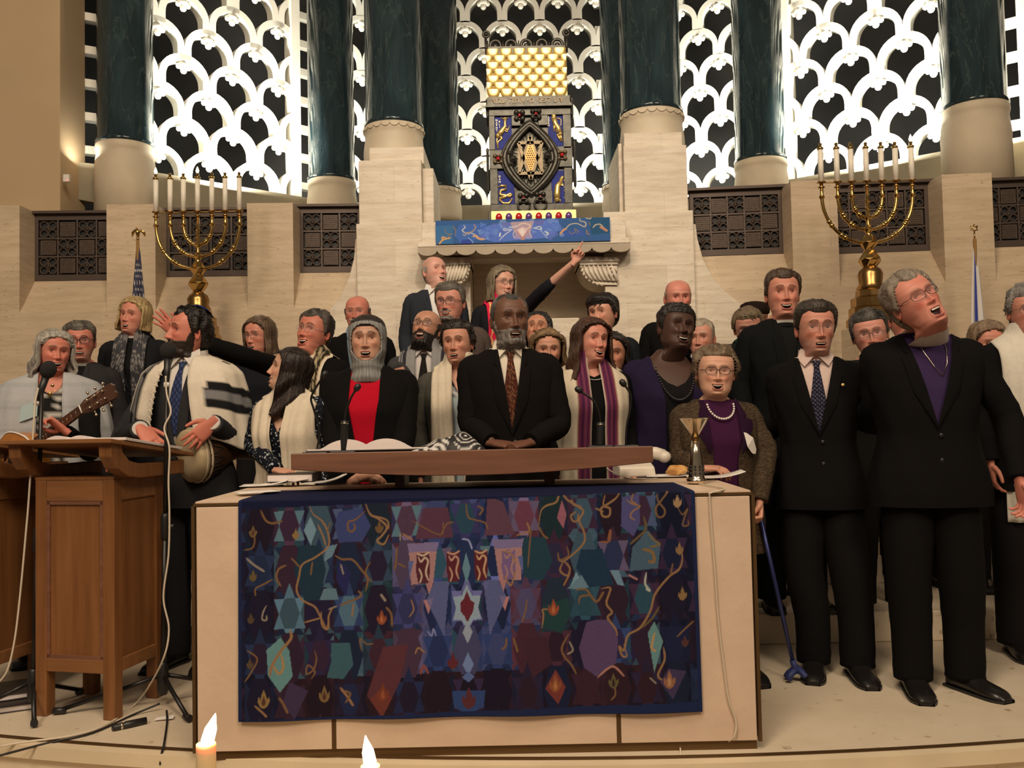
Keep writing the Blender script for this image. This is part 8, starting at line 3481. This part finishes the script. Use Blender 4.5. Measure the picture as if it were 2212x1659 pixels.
# her blue walking stick
g0, g1 = P(1637, 1092, 3.93), PF(1722, 1472)
t = thing('walking_stick', 'blue walking stick with a four-pronged foot right of the altar', 'walking stick', (g1.x, g1.y, 0))
v = g0 - g1
mb = MB()
mb.tube([v * .06 + Vector((0, 0, .0)), v * .5, v], .0095, 10)
mb.build('shaft', mat('blue_metal', (.035, .045, .16), .35, .5), t)
mb = MB()
mb.tube([v, v + Vector((-.02, -.02, .03)), v + Vector((-.08, -.05, .025))], [.013, .015, .012], 10)
mb.build('handle', M_BLACK, t)
for a in (20, 140, 200, 320):
    mb = MB()
    e = Vector((.048 * math.cos(math.radians(a)), .048 * math.sin(math.radians(a)), .012))
    mb.tube([Vector((0, 0, .06)), e * .8 + Vector((0, 0, .022)), e], [.016, .014, .017], 8)
    mb.build('foot_prong', mat('blue_rubber', (.022, .035, .15), .6), t)
mb = MB()
mb.tube([(0, 0, .04), v.normalized() * .10], [.017, .013], 10)
mb.build('collar', mat('blue_rubber', (.022, .035, .15), .6), t)

# --- 25, 26 behind the elderly woman
fg = person('person with a round black cap and green stole, mostly hidden at right', 1642, 690, 5.75,
            dict(sex='f', skin=OLIVE, head=(8, -4, 0), hair='short', haircol=(.02, .012, .010), hairline=.060, vol=.012, seed=45, locks=10, shoulder=1.05), z0=.33)
mb = MB()
A = []
for r_, z_ in ((.084, .035), (.097, .045), (.099, .075), (.090, .105), (.06, .122), (.02, .128), (.001, .128)):
    A.append([tuple(head_xf(fg, np.array([r_ * math.cos(q * 2 * math.pi / 28), .006 + r_ * 1.14 * math.sin(q * 2 * math.pi / 28), z_]))) for q in range(28)])
mb.grid(np.array(A), False, True, 0, True, (.018, .011, .009))
add_part(fg, 'round_cap', mb, M_KNIT)
sweater(fg, (.011, .014, .013))
for s in (-1, 1):
    strip(fg, s, .085, .10, .85, .022, flat((.018, .060, .036)), 'green_stole')
legs(fg)
fg = person('person with short ash-blond hair and glasses looking down, below the black cap', 1618, 712, 5.12,
            dict(sex='f', skin=(.58, .28, .21), head=(-14, -12, -3), eyes=(6, 6), hair='short', haircol=(.26, .19, .115), hairtip=(.17, .12, .075), hairline=.062, vol=.014, side=1.2, seed=47, glasses=((.015, .015, .02), .027, .016, .0018), comb=(.5, -.3, -.1)), z0=.16)
sweater(fg, (.011, .011, .012))
legs(fg)

# --- 27 tall clergyman
fg = person('tall clergyman with short brown hair, black suit and white collar, mouth open', 1698, 628, 4.62,
            dict(skin=(.58, .26, .19), head=(-6, 4, 0), body=0, hs=1.06, open=.50, smile=.7, eyes=(10, 8), hair='short', haircol=(.055, .030, .018), hairtip=(.085, .05, .03), hairline=.064, recede=.6, vol=.022, seed=49, wide=1.0, jaw=1.04, lines=.4), z0=.16)
clergy(fg, (.007, .008, .009))

# --- 28 man in black suit with spectacles
fg = person('man with dark hair and rimless glasses, black suit and dark spotted tie', 1773, 705, 4.0,
            dict(skin=(.53, .245, .18), head=(-4, 0, 1), body=-15, hs=1.04, open=.24, eyes=(12, 10), gaze=(-3, 0), hair='short', haircol=(.022, .014, .010), hairtip=(.06, .045, .035), hairline=.062, recede=.5, vol=.022, seed=51, glasses=((.25, .2, .17), .025, .016, .0008), stubble=(.30, .18, .15, .45), gaunt=.6, nose=1.1, lines=.5,
                 arms={'l': (P(1690, 905, 4.18), P(1640, 950, 4.36), 'relaxed', (-.8, .1, -.4), (0, -1, 0)), 'r': (P(1862, 905, 4.18), P(1925, 930, 4.34), 'relaxed', (.8, .1, -.4), (0, -1, 0))},
                 feet={'l': (-.055, -.05, -6), 'r': (.135, -.08, 10)}))
def dotted(x, z):
    return (.095, .095, .14) if math.sin(z * 330) * math.sin(x * 330) > .25 else (.012, .012, .028)


suit(fg, (.006, .0055, .006), PINKW, ((.02, .02, .04), dotted), 1.10, .080)
mb = MB()
mb.ball((.108 * fg.k, float(surf_y(fg, .108 * fg.k, 1.33 * fg.k, .028)) - .004, 1.33 * fg.k), (.0085, .003, .007), 10, 6)
add_part(fg, 'gold_pin', mb, M_GOLD)

# --- 29 person with short grey hair and glasses
fg = person('person with short dark grey hair and thin glasses, head tilted, left of the bishop', 1881, 720, 4.7,
            dict(skin=(.58, .275, .21), head=(-20, 0, -8), body=-4, hs=1.06, open=.30, eyes=(11, 9), hair='short', haircol=(.030, .026, .024), hairtip=(.15, .135, .12), hairline=.066, vol=.024, seed=53, glasses=((.10, .09, .10), .026, .014, .0012), wide=1.04, comb=(.6, .2, 0), browk=.6))
sweater(fg, (.010, .010, .010))
legs(fg)

# --- 30 hidden face
fg = person('person showing only a flushed cheek between the grey-haired one and the bishop', 1962, 690, 5.2,
            dict(skin=(.58, .22, .16), head=(-10, 0, 0), hair='short', haircol=(.10, .05, .03), hairline=.06, vol=.018, seed=55, open=.3, smile=.5), z0=.16)
sweater(fg, BLK)
legs(fg)

# --- 31 bishop
fg = person('white-haired man in purple clerical shirt, head tilted far left, mouth wide open', 1996, 632, 3.58,
            dict(skin=(.60, .25, .19), head=(8, 14, -24), body=-8, hs=1.06, open=1.0, smile=.2, eyes=(1, 1), hair='short', haircol=(.34, .29, .23), hairtip=(.20, .16, .12), hairline=.070, recede=.8, vol=.022, side=1.0, lock=.036, seed=57, glasses=((.09, .045, .035), .028, .018, .0014), wide=1.04, fat=.10, shoulder=1.10, lines=.8, browk=.5, brow=(.3, .24, .18), lean=(.055, .13), lipcol=(.42, .12, .10), flush=[1.05, .72, .70],
                 feet={'l': (-.10, -.02, -4), 'r': (.125, .01, 30)},
                 arms={'l': (P(1888, 880, 3.92), P(1835, 905, 4.32), 'relaxed', (-.8, .1, -.4), (0, -1, 0)), 'r': (P(2180, 905, 3.72), P(2203, 1040, 3.58), 'relaxed', (.12, -.1, -1), (-1, -.1, 0))}))
k = fg.k
mb = MB()
torso(fg, mb, .93 * k, 1.474 * k, .007, None, 0, (.045, .026, .085), seed=fg.seed)
add_part(fg, 'purple_clerical_shirt', mb, M_CLOTH)
mb = MB()
neck_band(fg, mb, -.172, -.128, .009, WHT)
add_part(fg, 'white_collar', mb, M_CLOTH)
coat(fg, (.006, .0055, .006), vgap(fg, .098, 1.08), zbut=1.08)
m3 = MB()
pts = [(x * k, float(surf_y(fg, x * k, z * k, .008)) - .006, z * k) for x, z in ((.055, 1.46), (.060, 1.40), (.052, 1.34), (.03, 1.29))]
m3.tube(pts, .0016, 5)
pts = [(x * k, float(surf_y(fg, x * k, z * k, .008)) - .006, z * k) for x, z in ((-.055, 1.46), (-.03, 1.39), (.0, 1.33), (.03, 1.29))]
m3.tube(pts, .0016, 5)
add_part(fg, 'neck_chain', m3, M_SILVER)
legs(fg, (.006, .0055, .006))

# --- 32 man at the right edge, 33 hair behind the bishop
fg = person('curly grey-haired man in white stole, cut off by the photo right edge', 2232, 668, 4.2,
            dict(skin=(.56, .25, .18), head=(-14, 0, 0), body=-6, hair='curly', haircol=(.17, .16, .15), hairtip=(.30, .28, .26), hairline=.066, vol=.024, seed=59, open=.3, glasses=((.1, .1, .1), .026, .016, .0014)))
sweater(fg, (.05, .02, .09), name='purple_shirt')
coat(fg, BLK, vgap(fg, .08, .98), zbut=.98, lap=False)
for s in (-1, 1):
    strip(fg, s, .10, .12, .62, .026, flat((.68, .64, .56)), 'white_stole', fold=.006)
legs(fg)
fg = person('person of whom only blond-grey hair shows above the bishop shoulder, by the white flag', 2148, 742, 5.0,
            dict(sex='f', skin=PINK, head=(-6, -6, 0), hair='bob', haircol=(.26, .16, .10), hairtip=(.34, .26, .18), hairline=.072, vol=.024, seed=61), z0=.16)
curtain(fg, .12, .030, arch(1.05, .088), (.26, .17, .11), 61, flare=.3)
sweater(fg, BLK)
legs(fg)

# ------------------------------------------------------------------ instruments
# hand drum held by the bearded man
Yd = 4.22
c = P(404, 986, Yd)
t = thing('hand_drum', 'goblet-shaped hand drum with a pale skin head under the drummer hands', 'drum', c)
ax = Vector((.62, .72, .10)).normalized()          # from the skin toward the narrow foot
M = ax.to_track_quat('Z', 'Y').to_matrix().to_4x4()
R0 = .128
mb = MB()
mb.lathe([(R0 * .99, .012), (R0 * 1.0, .02), (R0 * .98, .07), (R0 * .80, .15), (R0 * .50, .22), (R0 * .42, .26), (R0 * .55, .34), (R0 * .66, .40), (R0 * .62, .40), (0, .40)], 36, M=M)
mb.build('shell', mat('drum_wood', (.07, .032, .016), .4, var=.3, scale=12), t)
mb = MB()
mb.lathe([(0, -.004), (R0 * .6, -.003), (R0 * .96, 0), (R0 * 1.02, .008), (R0 * 1.03, .05), (R0 * 1.01, .05)], 36, M=M)
mb.build('skin_head', mat('drum_skin', (.52, .42, .27), .6, color2=(.40, .30, .17), scale=9), t)
mb = MB()
for rr, zz in ((1.045, .035), (1.05, .06)):
    mb.tube([M @ Vector((R0 * rr * math.cos(q * math.pi / 18), R0 * rr * math.sin(q * math.pi / 18), zz)) for q in range(37)], .006, 6)
mb.build('rope_ring', mat('pale_rope', (.50, .42, .30), .8), t)
mb = MB()
for q in range(16):
    a0, a1 = 2 * math.pi * q / 16, 2 * math.pi * (q + .5) / 16
    mb.tube([M @ Vector((R0 * 1.06 * math.cos(a0), R0 * 1.06 * math.sin(a0), .05)), M @ Vector((R0 * .86 * math.cos(a1), R0 * .86 * math.sin(a1), .14)), M @ Vector((R0 * 1.06 * math.cos(a0 + .39), R0 * 1.06 * math.sin(a0 + .39), .05))], .0035, 5)
mb.build('tension_rope', mat('dark_rope', (.04, .03, .025), .8), t)
# strip of tape on the skin
# guitar held by the white-haired woman
Yg = 4.10
nut, body_end, tip = P(176, 884, Yg), P(108, 934, Yg + .08), P(232, 845, Yg - .02)
u = (nut - body_end).normalized()
nrm = Vector((-.15, -1, .12))
nrm = (nrm - u * nrm.dot(u)).normalized()
w = u.cross(nrm).normalized()
G = Matrix((( u.x, w.x, nrm.x, 0), (u.y, w.y, nrm.y, 0), (u.z, w.z, nrm.z, 0), (0, 0, 0, 1)))
GO = nut
t = thing('guitar', 'acoustic guitar with orange body and dark headstock, held before the lectern', 'guitar', GO)
M_GUITAR = mat('amber_spruce', (.50, .20, .045), .25, color2=(.42, .15, .03), scale=4, stretch=(1, 12, 12), coat=.5)
M_NECK = mat('dark_neck_wood', (.07, .03, .018), .4)
# lengths along the neck (minus = toward the body)
mb = MB()
out = []
for q in range(60):
    a = 2 * math.pi * q / 60
    s = math.cos(a)
    hw = .19 - .045 * math.exp(-((s - .15) / .22) ** 2) - .045 * (s > 0) * s
    out.append((-.62 + .235 * s, hw * math.sin(a)))
vs = [tuple(G @ Vector((x, y, -.01))) for x, y in out] + [tuple(G @ Vector((x, y, -.105))) for x, y in out]
n = 60
mb.add(vs, [tuple(range(n)), tuple(range(2 * n - 1, n - 1, -1))] + [(i, i + n, (i + 1) % n + n, (i + 1) % n) for i in range(n)], 0, False)
mb.build('body', M_GUITAR, t)
mb = MB()
mb.tube([G @ Vector((x, y, -.010)) for x, y in out + out[:1]], .004, 6)
mb.build('binding', M_WHITE, t)
mb = MB()
mb.lathe([(0, .0), (.048, .0), (.052, .001), (.052, -.002), (0, -.002)], 24, M=Matrix.Translation(G @ Vector((-.52, 0, -.0085))) @ G)
mb.build('sound_hole', M_BLACK, t)
mb = MB()
for sgn in (1,):
    a_, b_ = -.48, 0
    vs = [tuple(G @ Vector(q)) for q in ((a_, -.027, .004), (b_, -.021, .004), (b_, .021, .004), (a_, .027, .004), (a_, -.024, -.018), (b_, -.019, -.016), (b_, .019, -.016), (a_, .024, -.018))]
    mb.add(vs, [(0, 1, 2, 3), (7, 6, 5, 4), (0, 4, 5, 1), (1, 5, 6, 2), (2, 6, 7, 3), (3, 7, 4, 0)], 0, False)
nk = mb.build('neck', M_NECK, t)
mb = MB()
for q in range(1, 13):
    x = -.64 * (1 - 2 ** (-q / 12))
    mb.tube([G @ Vector((x, -.024, .005)), G @ Vector((x, .024, .005))], .0012, 4)
mb.build('fret', M_SILVER, nk)
mb = MB()
mb.tube([G @ Vector((.0, -.021, .006)), G @ Vector((.0, .021, .006))], .0035, 6)
mb.build('nut', M_WHITE, nk)
mb = MB()
vs = [tuple(G @ Vector(q)) for q in ((.0, -.022, .002), (.03, -.034, -.004), (.185, -.040, -.030), (.20, -.02, -.032), (.19, 0, -.03), (.20, .02, -.032), (.185, .040, -.030), (.03, .034, -.004), (.0, .022, .002))]
d = G.to_3x3() @ Vector((0, 0, -.016))
n = len(vs)
vs += [tuple(Vector(q) + d) for q in vs]
mb.add(vs, [tuple(range(n)), tuple(range(2 * n - 1, n - 1, -1))] + [(i, i + n, (i + 1) % n + n, (i + 1) % n) for i in range(n)], 0, False)
mb.build('headstock', M_NECK, t)
for q in range(3):
    for s in (-1, 1):
        mb = MB()
        x = .055 + q * .045
        z = -.004 - .17 * (x - .03)
        mb.tube([G @ Vector((x, s * .02, z - .004)), G @ Vector((x, s * .02, z + .018))], .0045, 8)
        mb.tube([G @ Vector((x, s * .034, z - .008)), G @ Vector((x, s * .052, z - .008))], .003, 6)
        mb.ball(G @ Vector((x, s * .060, z - .008)), (.008, .008, .008), 8, 6)
        mb.build('tuning_peg', M_SILVER, t)
mb = MB()
for q in range(6):
    y = -.0175 + q * .007
    mb.tube([G @ Vector((-.70, y * 1.4, .006)), G @ Vector((0, y, .008)), G @ Vector((.055 + (q % 3) * .045, (-.02 if q < 3 else .02), .002))], .0007, 4)
mb.build('strings', M_SILVER, t)
